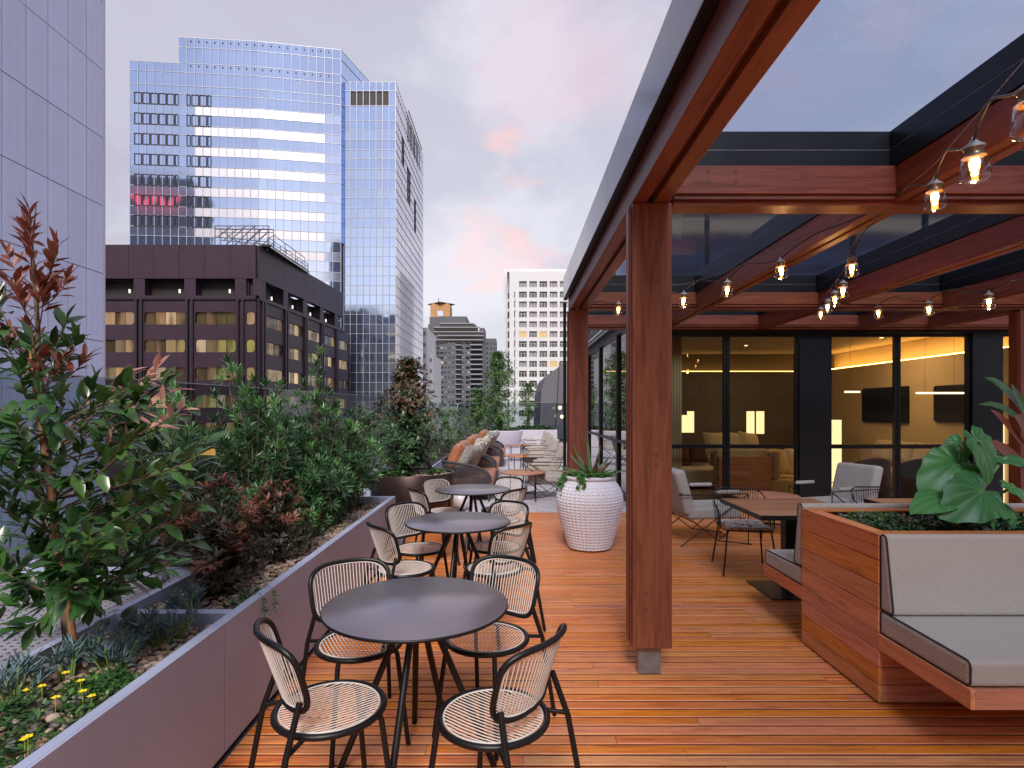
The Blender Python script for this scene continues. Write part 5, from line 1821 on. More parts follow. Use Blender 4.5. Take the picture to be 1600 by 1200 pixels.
# ---------------------------------------------------------------- far white tower
mat_wh = m_plain('white_precast', (0.70, 0.70, 0.73), 0.7, 0, 0.04, .05)
wt = wthing('white_tower', 'distant white office tower with a grid of small square windows', 'building', (10, 215, GROUND))
D = 206.0
def wx(px): return (px - 800) / FPX * D
def wzz(py): return EYE + (640 - py) / FPX * D
mb = MB(); mb.box(wx(796), wx(1010), D + .6, D + 40, GROUND + .02, wzz(424)); mb.build('core', mat_wh, wt)
mb = MB(); mb.box(wx(786), wx(1010), D + 9, D + 38, GROUND + .02, wzz(411)); mb.build('rear_block', mat_wh, wt)
mb = MB(); mb.box(wx(792), wx(1010), D + 1, D + 8.9, wzz(424) + .01, wzz(421)); mb.build('parapet', mat_wh, wt)
mat_ow = [m_plain('office_pane', (0.10, 0.10, 0.12), .15), m_plain('office_blind', (0.26, 0.25, 0.27), .3), m_emit('office_lit', (0.75, 0.50, 0.22), .75), m_plain('office_dark', (0.03, 0.03, 0.035), .1)]
px0 = 811; cols = 13; rowsn = 14
xs = [px0 + 15.9 * k for k in range(cols)]
ysr = [440.5 + 15.45 * k for k in range(rowsn)]
ysr[0] -= .8
# wall lattice: piers and spandrels proud of the glass
for k in range(cols + 1):
    a = (xs[k - 1] + 12) if k > 0 else 796
    c = xs[k] if k < cols else xs[k - 1] + 16
    mb = MB(); mb.box(wx(a), wx(c), D - .5, D + .59, GROUND + .02, wzz(424)); mb.build('wall_pier', mat_wh, wt)
for k in range(rowsn + 1):
    zt = wzz(ysr[k - 1] + 9.4) if k > 0 else wzz(424.5)
    zb_ = wzz(ysr[k]) if k < rowsn else GROUND + .02
    for q in range(cols):
        mb = MB(); mb.box(wx(xs[q]), wx(xs[q] + 12), D - .45, D + .58, zb_, zt)
        mb.build('spandrel', mat_wh, wt)
for j in range(rowsn):
    for q in range(cols):
        if xs[q] > 990:
            continue
        k = R.choice([0, 1, 1, 1, 0, 3]) if j not in (5, 8) else R.choice([2, 0, 1, 2, 3])
        if j in (6, 9, 10):
            k = R.choice([3, 0, 3])
        if j < 5 and k == 3:
            k = 1
        mb = MB(); mb.box(wx(xs[q]), wx(xs[q] + 12), D + .3, D + .5, wzz(ysr[j] + 9.4), wzz(ysr[j]))
        w_ = mb.build('window', mat_ow[k], wt)
        mb = MB()
        for f in (.28, .72):
            xx = wx(xs[q] + 12 * f); mb.box(xx - .06, xx + .06, D + .2, D + .29, wzz(ysr[j] + 9.4), wzz(ysr[j]))
        zz2 = wzz(ysr[j] + 3); mb.box(wx(xs[q]), wx(xs[q] + 12), D + .21, D + .28, zz2 - .06, zz2 + .06)
        mb.build('glazing_bars', mat_wh, w_)
# angled corner bay with windows
for j in range(1, rowsn):
    zb_, zt = wzz(ysr[j] + 9.4), wzz(ysr[j])
    mb = MB(); mb.prism([(wx(793), D + 2.2, zb_), (wx(804.5), D - .8, zb_), (wx(806), D + .4, zb_), (wx(794), D + 3, zb_)], (0, 0, zt - zb_)); mb.build('corner_window', mat_ow[0 if j % 3 else 3], wt)
    mb = MB(); mb.prism([(wx(792.5), D + 2.1, zb_ - 1.2), (wx(805.2), D - 1.0, zb_ - 1.2), (wx(806.5), D + .5, zb_ - 1.2), (wx(794), D + 3.2, zb_ - 1.2)], (0, 0, 1.19)); mb.build('corner_sill', mat_wh, wt)

# ---------------------------------------------------------------- far dark apartment tower
dk = wthing('apartment_tower', 'distant dark grey apartment tower with stepped balconies and a tan lantern top', 'building', (-40, 355, GROUND))
D2 = 350.0
def dx(px): return (px - 800) / FPX * D2
def dz(py): return EYE + (640 - py) / FPX * D2
mat_dg = m_plain('slate_render', (0.115, 0.12, 0.14), 0.8, 0, 0.1, .04)
mat_dl = m_plain('grey_balcony', (0.30, 0.30, 0.33), 0.7)
mat_tan2 = m_plain('tan_brick', (0.50, 0.27, 0.12), 0.8, 0, .15, 1.0)
def dbox(name, x0, x1, y0, y1, pz, pb_, m, par=dk):
    mb = MB(); mb.box(dx(x0), dx(x1), D2 + y0, D2 + y1, pb_ if pb_ < 0 and pb_ > -60 else dz(pb_), dz(pz)); return mb.build(name, m, par)
G_ = GROUND + .03
dbox('west_block', 668, 690, 2, 26, 506, G_, mat_dg)
dbox('main_block', 674, 749, 0, 24, 520, G_, mat_dg)
dbox('upper_block', 688, 729, 1, 22, 494, 519.9, mat_dg)
dbox('mid_block', 676, 744, .5, 23, 507, 519.8, mat_dg)
dbox('step_block', 749.1, 757, 1, 20, 512, G_, mat_dg)
dbox('east_block', 757.2, 775, 3, 24, 528, G_, mat_dg)
dbox('shaft', 670, 703, 3, 18, 494.1, 505.9, mat_dg)
dbox('lantern_storey', 671, 702, 4, 16, 474, 494, mat_tan2)
dbox('lantern_attic', 674, 699, 5, 15, 471.5, 473.95, mat_tan2)
mb = MB(); mb.lathe([(6.2, dz(474) + .1), (9.0, dz(471)), (8.6, dz(470.4)), (1.5, dz(468))], 4, (dx(686.5), D2 + 10, 0), smooth=False); mb.build('flared_roof', m_plain('bronze_roof', (0.16, 0.12, 0.10), .6), dk)
mb = MB(); mb.tube((dx(682), D2 + 10, dz(469)), (dx(682), D2 + 10, dz(461)), .2, 5); mb.build('mast', mat_frame, dk)
mb = MB(); mb.box(dx(682.5), dx(691), D2 + 3.8, D2 + 3.99, dz(492), dz(484)); mb.build('arched_window', mat_tg, dk)
# upper wrap-round balconies
for k, (x0, x1, py) in enumerate(((688, 742, 505), (678, 750, 511), (678, 755, 518), (684, 756, 524), (680, 756, 530.5))):
    mb = MB(); mb.box(dx(x0), dx(x1), D2 - 1.5, D2 - .02, dz(py + 1.6), dz(py)); mb.build('balcony', mat_dl, dk)
    mb = MB(); mb.box(dx(x0 + 2), dx(x1 - 3), D2 - .3, D2 - .01, dz(py + 5), dz(py + 1.7)); mb.build('window_band', mat_ow[3 if k % 2 else 0], dk)
wm = MB(); wlt = MB(); wpale = MB()
rr = random.Random(3)
for j in range(15):
    py = 534 + 7.65 * j
    for x0 in (677, 682.5, 713, 717.5):
        wm.box(dx(x0), dx(x0 + 4), D2 - .25, D2 - .01, dz(py + 4.2), dz(py))
    for x0 in (695, 701, 707, 722, 728):
        m_ = rr.choice([wm, wm, wpale]); m_.box(dx(x0), dx(x0 + 2), D2 - .2, D2 - .01, dz(py + 3), dz(py + .8))
    m_ = rr.choice([wlt, wm, wpale, wm]); m_.box(dx(688), dx(692.5), D2 - .2, D2 - .01, dz(py + 3.6), dz(py + .4))
    m_ = rr.choice([wm, wpale, wm]); m_.box(dx(728), dx(734), D2 - .2, D2 - .01, dz(py + 3.8), dz(py + .4))
    mb = MB(); mb.box(dx(735), dx(754), D2 - 2.2, D2 - .01, dz(py + 6.0), dz(py + 4.2)); mb.build('balcony', mat_dl, dk)
    mb = MB(); mb.box(dx(712), dx(721), D2 - 1.2, D2 - .01, dz(py + 6.0), dz(py + 4.6)); mb.build('balcony', mat_dl, dk)
    wm.box(dx(736), dx(753), D2 - .3, D2 - .011, dz(py + 4.0), dz(py))
    for x0 in (760, 766, 771):
        wm.box(dx(x0), dx(x0 + 2.6), D2 + 2.8, D2 + 2.99, dz(py + 3.2), dz(py + .4))
    mb = MB(); mb.box(dx(669), dx(675), D2 + .8, D2 + 1.99, dz(py + 5.8), dz(py + 4.6)); mb.build('balcony', mat_dl, dk)
wm.build('dark_windows', mat_ow[3], dk, kind='stuff'); wlt.build('lit_windows', mat_ow[2], dk, kind='stuff'); wpale.build('pale_windows', mat_dl, dk, kind='stuff')

# ---------------------------------------------------------------- slim pale buildings beside the glass wing
for (x0, x1, py, D3, lab, pitch) in ((652, 667, 512, 172, 'slim pale office block just right of the glass wing, taller one', 7.5), (663, 677, 554, 178, 'slim pale office block in front of the dark tower, lower one', 7.0)):
    t = wthing('pale_block', lab, 'building', ((x0 - 800) / FPX * D3, D3, GROUND))
    X0, X1 = (x0 - 800) / FPX * D3, (x1 - 800) / FPX * D3
    ztop = EYE + (640 - py) / FPX * D3
    mb = MB(); mb.box(X0, X1, D3, D3 + 20, GROUND + .02, ztop); mb.build('wall', mat_wh, t)
    k = 0
    zq = ztop - 1.2
    while zq > -5:
        mb = MB(); mb.box(X0 + .5, X1 - .4, D3 - .1, D3 - .01, zq - 1.1, zq); mb.build('window_band', mat_ow[1], t); zq -= 3.4
# sloped dark concrete plant housing at the end of the terrace
t = wthing('sloping_wall', 'dark grey sloping concrete wall rising at the far end of the terrace', 'wall', (2.6, 30, 0))
D4 = 30.5
def q4(px, py, dd=0): v_ = P(px, py, D4); return (v_.x, v_.y + dd, v_.z)
mb = MB(); mb.prism([q4(842, 700), q4(900, 700), (q4(900, 700)[0] + 6, D4, q4(0, 700)[2]), (q4(900, 700)[0] + 6, D4, q4(0, 566)[2]), q4(884, 566), q4(852, 588), q4(846, 610)], (0, 9, 0))
mb.build('concrete_wall', m_plain('dark_concrete', (0.15, 0.14, 0.165), .8, 0, .12, .8, bump=.1, bscale=6), t)
mb = MB(); mb.bar(q4(866, 700, -.02), q4(874, 566, -.02), .04, .04); mb.build('panel_joint', mat_frame, t)
for (px, py) in ((875, 637), (878, 651)):  # lamp reflections in the balustrade glass, modelled as glowing globes
    mb = MB(); v_ = P(px, py, 27.0); mb.sphere(v_, .085, 12, 8)
    o = mb.build('reflected_light', m_emit('reflection_glow_%d' % py, (1.0, 0.72, 0.35), 2.2)); OFFc = v_
    tag(o, ('upper' if py < 645 else 'lower') + ' round lamp reflection in the far balustrade, built as a small glowing globe', 'lamp')
    mb = MB(); mb.tube(v_ + Vector((0, .08, 0)), v_ + Vector((0, 2.0, 0)), .012, 5); mb.build('bracket', mat_black, o)

# city behind the viewer, mirrored in the tower and door glass
mat_off = m_plain('office_stone', (0.10, 0.095, 0.11), .7)
for (x0, x1, y0, y1, zt, lab) in ((4, 75, -75, -48, 27, 'wide dark block added unseen behind the viewer to darken the door glass reflection'), (-128, -92, -75, -45, 52, 'dark office block behind the viewer on the left'), (-86, -46, -70, -40, 46, 'dark office block behind the viewer near the centre'), (-20, 40, -120, -80, 30, 'lower dark office block behind the viewer')):  # first block is unseen, added to darken the reflection in the door glass
    t = wthing('office_block', lab, 'building', ((x0 + x1) / 2, (y0 + y1) / 2, GROUND))
    mb = MB(); mb.box(x0, x1, y0, y1, GROUND + .02, zt); mb.build('wall', mat_off, t)
    zq = zt - 3
    while zq > -10:
        mb = MB(); mb.box(x0 + 1.5, x1 - 1.5, y1 + .01, y1 + .15, zq - 1.8, zq); mb.build('window_band', mat_ow[1] if int(zq) % 3 else mat_ow[2], t); zq -= 3.8

t = wthing('sign_tower', 'tall dark tower behind the viewer with a glowing red rooftop sign', 'building', (-141, -75, GROUND))
mb = MB(); mb.box(-160, -122, -90, -60, GROUND + .02, 110); mb.build('wall', mat_off, t)
zq = 92
while zq > -10:
    mb = MB(); mb.box(-158.5, -123.5, -59.99, -59.8, zq - 1.8, zq); mb.build('window_band', mat_ow[1] if int(zq) % 4 else mat_ow[0], t); zq -= 3.8
mb = MB(); mb.box(-150, -124, -59.9, -59.0, 94, 104); mb.build('sign_panel', mat_frame, t)
mb = MB()
for (xa, xb) in ((-147.5, -143), (-138.5, -136.5), (-131, -127.5)):
    pass
for (p, q) in (((-147, 102), (-142, 95.5)), ((-142, 95.5), (-137, 101)), ((-137, 101), (-132, 95.5)), ((-132, 95.5), (-127, 102))):
    mb.bar((p[0], -58.8, p[1]), (q[0], -58.8, q[1]), 3.2, .3, (0, 1, 0))
mb.build('red_emblem', m_emit('red_sign_glow', (0.9, 0.05, 0.08), 1.4), t)
# ---------------------------------------------------------------- leaves and plants
def perp(d, rnd):
    d = Vector(d).normalized()
    u = d.orthogonal().normalized(); w = d.cross(u)
    a = rnd.uniform(0, 2 * pi)
    return u * cos(a) + w * sin(a)
def leaf(mb, p, d, n, L, W, curl=.15, mat=0, fold=.25, lod=1):
    d = Vector(d).normalized(); n = Vector(n); s = d.cross(n)
    if s.length < 1e-4:
        s = d.orthogonal()
    s.normalize(); n = s.cross(d)
    p = Vector(p)
    if lod == 0:
        m = p + d * L * .45 + n * curl * L * .3
        mb.add([p, m + s * W / 2 + n * fold * W * .4, p + d * L - n * curl * L * .3, m - s * W / 2 + n * fold * W * .4], [(0, 1, 2), (0, 2, 3)], mat)
        return
    def q(t, w):
        c = p + d * L * t - n * curl * L * t * t
        return c + s * w * W / 2 + n * abs(w) * fold * W / 2
    if lod == 1:
        mb.add([q(0, 0), q(.38, 1), q(.40, 0), q(.38, -1), q(.75, .7), q(.77, 0), q(.75, -.7), q(1, 0)],
               [(0, 1, 2), (0, 2, 3), (1, 4, 5, 2), (2, 5, 6, 3), (4, 7, 5), (5, 7, 6)], mat, True)
mg1 = m_leaf('broad_leaf_green', (0.018, 0.058, 0.018), (0.042, 0.125, 0.030), (0.10, 0.21, 0.05), .26, .22, .8)
mg1b = m_leaf('broad_leaf_light', (0.05, 0.14, 0.035), (0.10, 0.22, 0.06), (0.17, 0.25, 0.08), .35, .3, .5)
mred = m_leaf('new_growth_red', (0.16, 0.035, 0.028), (0.26, 0.07, 0.045), (0.15, 0.08, 0.045), .4, .3, .5)
mpink = m_leaf('new_growth_pink', (0.48, 0.20, 0.17), (0.55, 0.30, 0.26), None, .45, .3)
myel = m_leaf('yellow_leaf', (0.45, 0.25, 0.03), (0.50, 0.32, 0.05), None, .45, .3)
mpodo = m_leaf('narrow_leaf_green', (0.020, 0.068, 0.028), (0.050, 0.135, 0.050), (0.12, 0.25, 0.085), .38, .2, .5)
mpodo2 = m_leaf('narrow_leaf_bright', (0.10, 0.25, 0.075), (0.17, 0.36, 0.12), None, .38, .25, .5)
mbron = m_leaf('bronze_leaf', (0.15, 0.030, 0.022), (0.20, 0.065, 0.03), (0.06, 0.06, 0.03), .45, .15)
mdkg = m_leaf('dark_green_leaf', (0.020, 0.050, 0.022), (0.04, 0.09, 0.035), (0.07, 0.13, 0.05), .4, .12)
mblue = m_leaf('blue_succulent', (0.09, 0.16, 0.18), (0.14, 0.23, 0.25), None, .55, .05)
mfar = m_leaf('fine_leaf_green', (0.06, 0.15, 0.04), (0.11, 0.23, 0.06), (0.18, 0.30, 0.09), .5, .3)
mflow = m_plain('yellow_petal', (0.75, 0.62, 0.02), .5)
mvio = m_plain('violet_petal', (0.55, 0.42, 0.65), .6)

def along(pts, t):
    L = [0]
    for a, c in zip(pts, pts[1:]):
        L.append(L[-1] + (c - a).length)
    d = t * L[-1]
    for k in range(len(pts) - 1):
        if L[k + 1] >= d - 1e-9:
            u = (d - L[k]) / max(1e-9, L[k + 1] - L[k])
            return pts[k].lerp(pts[k + 1], u), (pts[k + 1] - pts[k]).normalized()
    return pts[-1], (pts[-1] - pts[-2]).normalized()

# ---- tall young tree in the near planter, leaves built one by one
tr_ = wthing('young_tree', 'young broad leaved tree with red new leaves on top in the near planter', 'tree', (-1.76, 2.27, .54))
trunk = [Vector((-1.76, 2.27, .52)), Vector((-1.80, 2.26, .95)), Vector((-1.83, 2.25, 1.30)), Vector((-1.87, 2.25, 1.62)), Vector((-1.90, 2.27, 1.95)), Vector((-1.93, 2.28, 2.25)), Vector((-1.93, 2.30, 2.42))]
mb = MB(); mb.path(trunk, [.019, .017, .015, .012, .008, .005, .002], 8); mb.build('trunk', mat_bark, tr_)
stk = thing('tree_stake', 'round timber stake beside the trunk of the red tipped tree', 'stake', (-1.70, 2.24, .5))
mb = MB(); mb.path([(0, 0, 0), (-.09, 0, .52), (-.22, .01, 1.42)], .013, 8); mb.build('pole', mat_stake, stk)
br_ = MB(); leaves = []; rr = random.Random(21)
def twig(start, end, sag=.0, bright=0.0, kind='g', nl=14, Lr=(.07, .10), rad=.004):
    s, e = Vector(start), Vector(end)
    mid = s.lerp(e, .5) + Vector((0, 0, -.04 + sag))
    pts = bez(s, s.lerp(mid, .6), e - (e - mid) * .4 + Vector((0, 0, -.03)), e, 6)
    br_.path(pts, [rad, rad, rad * .9, rad * .8, rad * .7, rad * .55, rad * .4], 5)
    for i in range(nl):
        t = 1 - (i / nl) ** 1.3 * .62
        p, d = along(pts, t)
        out = perp(d, rr)
        tip = 1 - i / nl
        dd = (d * (.55 + .5 * tip) + out * (1.0 - .45 * tip) + Vector((0, 0, .05 if kind != 'r' else .25))).normalized()
        if kind == 'g' and rr.random() < .4:
            dd = (dd + Vector((0, 0, -.45))).normalized()
        nrm = Vector((rr.uniform(-.45, .45), rr.uniform(-.6, .2), 1)) 
        L = rr.uniform(*Lr)
        leaves.append((p, dd, nrm, L, kind))
U = rr.uniform
def tpx(px, py, d): return P(px, py, d)
def from_trunk(zmax):
    best = trunk[0]
    t = 0
    for i in range(41):
        p, d_ = along(trunk, i / 40)
        if p.z < zmax:
            best = p
    return best
targets = []
for _ in range(55):
    a = U(0, 6.28); q = sqrt(U(.05, 1))
    px = 135 + 195 * q * cos(a); py = 755 + 185 * q * sin(a)
    targets.append((px, py, U(1.85, 2.7), 'g'))
for px, py in ((20, 900), (90, 880), (55, 850), (130, 900), (-10, 940), (170, 930), (110, 830), (35, 980), (150, 860), (80, 800), (200, 830), (300, 640), (285, 705), (325, 690), (270, 765), (310, 790), (240, 870), (200, 885), (170, 620), (215, 640), (150, 600), (250, 590), (60, 600), (20, 650), (30, 900), (60, 940), (5, 850), (-30, 760), (-20, 680), (295, 845), (255, 600), (225, 610)):
    targets.append((px, py, U(2.0, 2.5), 'g'))
for px, py in ((200, 582), (245, 575), (270, 610), (285, 640), (225, 590)):
    targets.append((px, py, U(2.1, 2.4), 'p'))
for _ in range(30):
    py = U(330, 610); w = 24 + (py - 330) * .30
    px = 55 + U(-1, 1) * w
    targets.append((px, py, U(2.1, 2.5), 'r' if py < 470 or rr.random() < .45 else 'g'))
for px, py, d, k in targets:
    e = tpx(px, py, d)
    s = from_trunk(max(.9, e.z - (.12 if k == 'r' else .2)))
    e.x = min(e.x, -1.30) if e.z < .75 else e.x
    if e.y < 1.4: continue
    twig(s, e, kind=k, nl=14 if k == 'g' else 12, Lr=(.068, .112) if k == 'g' else (.055, .088), rad=.0045 if k == 'g' else .003)
br_.build('branches', mat_bark, tr_)
# leaf meshes of unit length
def leaf_mesh(mat, wr, curl):
    mb = MB(); n = 5
    vs = []
    prof_ = [0, .62, 1.0, .92, .55, 0]
    for i in range(n + 1):
        t = i / n; z = -curl * t * t; w = wr * prof_[i] / 2
        if i in (0, n):
            vs.append((t if i else 0, 0, z))
        else:
            vs += [(t, w, z + w * .35), (t, 0, z), (t, -w, z + w * .35)]
    fs = [(0, 2, 1), (0, 3, 2)]
    for i in range(1, n - 1):
        a = 1 + 3 * (i - 1)
        fs += [(a, a + 1, a + 4, a + 3), (a + 1, a + 2, a + 5, a + 4)]
    a = 1 + 3 * (n - 2); e = len(vs) - 1
    fs += [(a, a + 1, e), (a + 1, a + 2, e)]
    mb.add(vs, fs, 0, True)
    return mb.mesh('leaf', mat)
lm = {'g': [leaf_mesh(mg1, .38, .12), leaf_mesh(mg1, .44, .3), leaf_mesh(mg1, .36, .05), leaf_mesh(mg1b, .40, .15), leaf_mesh(mg1, .38, .25), leaf_mesh(mg1, .40, .2)],
      'r': [leaf_mesh(mred, .30, .25), leaf_mesh(mred, .34, .1), leaf_mesh(mg1, .36, .2)], 'p': [leaf_mesh(mpink, .30, .25), leaf_mesh(mred, .30, .1), leaf_mesh(mg1, .40, .2)],
      'y': [leaf_mesh(myel, .5, .1)]}
def lscore(l):
    p = l[0] + l[1] * l[3] * .5
    vx = 800 + FPX * p.x / p.y
    return (0 if vx > -20 else 10) + p.y / l[3] * .02
leaves.sort(key=lscore)
mass = {k: MB() for k in 'grp'}
for i, (p, d, n, L, k) in enumerate(leaves):
    if i < 298:
        m4 = frame(p, d, n) @ Matrix.Diagonal((L, L, L, 1))
        kk = 'y' if (k == 'g' and rr.random() < .02) else k
        inst('leaf', rr.choice(lm[kk]), tr_, None, mat4=m4)
    else:
        leaf(mass[k], p, d, n, L, L * (.46 if k == 'g' else .32), .15)
for k, m_, in (('g', mg1), ('r', mred), ('p', mpink)):
    if mass[k].v:
        mass[k].build('leaf_mass', m_, tr_, kind='stuff')

# ---- whorled narrow leaved shrubs
def rosette(mb, p, d, n, L, W, rnd, mat=0, spread=(.35, 1.15), lod=1):
    d = Vector(d).normalized()
    u = d.orthogonal().normalized(); w = d.cross(u)
    for i in range(n):
        a = i * 2.4 + rnd.uniform(-.3, .3)
        sp = spread[0] + (spread[1] - spread[0]) * (i / n)
        o = u * cos(a) + w * sin(a)
        dd = d * cos(sp) + o * sin(sp)
        leaf(mb, p - d * (i / n) * L * .35, dd, d - dd * .2, L * rnd.uniform(.75, 1.1), W, .12, mat, .2, lod)
def whorl_shrub(x, y, z0, h, sx, sy, nst, label, seed, grp='narrow leaved green shrubs in the planter', L=.100, W=.0165):
    rnd = random.Random(seed)
    g = wthing('shrub', label, 'shrub', (x, y, z0), grp)
    st = MB(); fo = MB()
    for i in range(nst):
        a = rnd.uniform(0, 6.28); q = sqrt(rnd.random())
        ex, ey = x + sx * q * cos(a), y + sy * q * sin(a)
        ex = min(ex, -1.33); 
        top = z0 + h * (1 - .40 * q * q) * rnd.uniform(.42, 1.0)
        e = Vector((ex, ey, top))
        b0 = Vector((x + (ex - x) * .15, y + (ey - y) * .15, z0))
        pts = bez(b0, b0 + Vector((0, 0, (top - z0) * .4)), e - Vector(((ex - x) * .15, (ey - y) * .15, (top - z0) * .35)), e, 6)
        st.path(pts, [.006, .006, .005, .005, .004, .003, .002], 5, mat=0)
        _, d = along(pts, 1.0)
        hi = 1 if top > z0 + h * .62 and rnd.random() < .6 else 0
        rosette(fo, e, d, 22, L, W, rnd, hi, (.25, 1.2))
        # side shoots and leaves down the stem
        for t in (.9, .8, .7, .58, .45, .32):
            p, dd = along(pts, t)
            for q_ in range(4):
                o = perp(dd, rnd)
                leaf(fo, p, dd * .6 + o, dd, L * rnd.uniform(.7, 1), W, .15, 0, .2)
            if rnd.random() < .75 and t > .4:
                o = perp(dd, rnd); s2 = p + (dd * .7 + o) * rnd.uniform(.07, .13)
                s2.x = min(s2.x, -1.32)
                st.path([p, s2], [.003, .0018], 4)
                rosette(fo, s2, dd * .8 + o * .6, 13, L * .9, W * .95, rnd, 1 if hi and rnd.random() < .5 else 0)
    st.build('stems', m_plain('pale_stem', (0.19, 0.15, 0.11), .8), g)
    fo.build('foliage', [mpodo, mpodo2], g, kind='stuff')
for i, (x, y, h, sx, sy, n, lab) in enumerate((
        (-2.62, 4.40, 1.36, .44, .44, 28, 'narrow leaved green shrub behind the red brown bushes, leftmost of its kind'),
        (-2.30, 5.00, 1.62, .42, .44, 32, 'tall narrow leaved shrub standing clear against the brown building'),
        (-1.92, 5.62, 1.66, .44, .44, 38, 'tallest and fullest narrow leaved shrub near the end of the planter'),
        (-1.74, 4.95, .78, .32, .42, 26, 'low dense narrow leaved shrub by the planter edge opposite the middle table'),
        (-2.62, 5.75, 1.34, .42, .42, 20, 'narrow leaved shrub at the back corner of the planter against the glass'),
        (-1.62, 5.75, .90, .30, .45, 22, 'small narrow leaved shrub at the front end corner of the planter'),
        (-2.12, 4.65, 1.18, .40, .40, 24, 'middle narrow leaved shrub rising just behind the red brown bushes'))):
    whorl_shrub(x, y, .54, h, sx, sy, n, lab, 100 + i)

# ---- bronze and dark leaved bushes
def fine_bush(x, y, z0, h, rx, ry, n, label, seed, mats, L, W, grp=None, name='bush', cat='bush', tipmat=1, cone=0.0, lod=1, xmax=None, base=0.0, nl=12, stems=True, col=None, clump=True):
    rnd = random.Random(seed)
    g = wthing(name, label, cat, (x, y, z0), grp)
    st = MB(); fo = MB()
    for i in range(n):
        a = rnd.uniform(0, 6.28); t = rnd.random() ** .8
        hh = base + (h - base) * t
        w = (1 - cone * t) * sqrt(max(.05, 1 - (2 * t - .9) ** 2 * .6)) if cone else sqrt(max(.05, 1 - max(0, (t - .35) / .65) ** 2))
        q = rnd.random() ** .4
        w *= (0.82 + .3 * sin(3 * a + seed) * sin(5 * t + seed))
        e = Vector((x + rx * w * q * cos(a), y + ry * w * q * sin(a), z0 + hh))
        if xmax is not None:
            e.x = min(e.x, xmax - rnd.random() * .03)
        s0 = Vector((x, y, z0 + hh * .45))
        if stems and i % 3 == 0:
            st.path([Vector((x, y, z0)), s0.lerp(e, .3), e], [.005, .0035, .0015], 4)
        d = (e - s0 + Vector((0, 0, .12 * h))).normalized()
        outer = q > .75 and t > .45
        m_ = tipmat if outer and rnd.random() < .7 else 0
        for k in range(nl):
            o = perp(d, rnd)
            dd = d * rnd.uniform(.3, 1.0) + o
            p = e - d * L * rnd.uniform(0, 1.4) + o * L * .15
            leaf(fo, p, dd, d + Vector((0, 0, .5)), L * rnd.uniform(.7, 1.15), W, .15, m_, .2, lod)
    if stems:
        st.build('stems', mat_bark, g)
    fo.build('foliage', mats, g, kind='stuff')
    return g
mdkb = m_leaf('dark_bronze_leaf', (0.022, 0.022, 0.014), (0.055, 0.035, 0.02), (0.03, 0.055, 0.025), .45, .12)
RG = 'red brown bushes in the planter'
fine_bush(-1.90, 3.62, .54, .64, .46, .40, 230, 'red brown bush just behind the young tree, biggest of its kind', 1, [mdkb, mbron], .05, .014, RG, xmax=-1.42)
fine_bush(-1.66, 4.05, .54, .54, .30, .42, 170, 'red brown bush close to the planter edge opposite the nearest table', 2, [mdkb, mbron], .05, .016, RG, xmax=-1.42)
fine_bush(-2.60, 3.85, .54, .58, .36, .34, 100, 'dark bush at the back of the planter behind the young tree', 3, [mdkg, mdkg], .055, .02, RG)
fine_bush(-1.66, 6.12, .54, .62, .20, .16, 70, 'small red leaved bush at the far end of the planter by the bronze drum', 4, [mdkg, m_leaf('red_leaf', (.17, .035, .03), (.22, .05, .035))], .05, .016, RG, xmax=-1.38)
fine_bush(-1.66, 3.22, .54, .42, .2, .3, 90, 'low dark leaved undergrowth behind the cross rim of the planter', 5, [mdkb, mbron], .06, .022, None, xmax=-1.45)
fine_bush(-1.62, 4.75, .54, .26, .16, .8, 90, 'low trailing green plants along the planter rim beside the middle table', 6, [mpodo, mpodo2], .05, .012, None, name='edging_plant', cat='plant', xmax=-1.345)
fine_bush(-2.6, 4.9, .54, .5, .42, 1.2, 200, 'dark leafy undergrowth filling the back of the planter', 7, [mdkg, mpodo], .07, .02, None, xmax=-1.5)

# ---- succulents, small ground plants and flowers in the near planter
def succulent(px, py, s, n, label, seed):
    rnd = random.Random(seed); c = PZ(px, py, SOIL + .01)
    c.x = min(c.x, -1.43)
    g = wthing('succulent', label, 'succulent', c, 'blue grey finger succulents in the near planter')
    mb = MB(); st = MB()
    for i in range(n):
        a = rnd.uniform(0, 6.28); q = s * sqrt(rnd.random())
        b0 = c + Vector((q * .5 * cos(a), q * .5 * sin(a), 0)); e = c + Vector((q * cos(a), q * sin(a), rnd.uniform(.05, .13)))
        e.x = min(e.x, -1.36)
        st.path([b0, e], .004, 5)
        d = (e - b0).normalized()
        for k in range(11):
            o = perp(d, rnd); dd = (d * rnd.uniform(.5, 1.2) + o * .8).normalized()
            p = e - d * .045 * rnd.random()
            L = rnd.uniform(.035, .06)
            mb.path([p, p + dd * L * .5, p + dd * L + d * .008], [.0022, .0038, .0008], 5, mat=0)
    mb.build('fingers', mblue, g, kind='stuff'); st.build('stems', m_plain('lime_stem', (.20, .30, .07), .6), g)
succulent(255, 1005, .13, 26, 'blue grey succulent clump in the inner corner of the near planter', 1)
succulent(285, 962, .10, 14, 'small blue grey succulent at the cross rim of the planter', 2)
succulent(178, 1045, .11, 22, 'blue grey succulent clump in the middle of the pebbles', 3)
succulent(108, 1062, .06, 9, 'small blue grey succulent at the foot of the timber stake', 4)
succulent(20, 1095, .10, 14, 'dark blue grey succulent at the left edge of the picture', 5)
c = PZ(150, 1030, SOIL + .02); c = PZ(147, 1015, SOIL + .04)
pe = wthing('ribbed_plant', 'small dark plant with round ribbed leaves among the pebbles', 'plant', c)
rnd = random.Random(5)
mrib = m_leaf('ribbed_leaf', (.03, .05, .035), (.06, .10, .06), None, .35, .1)
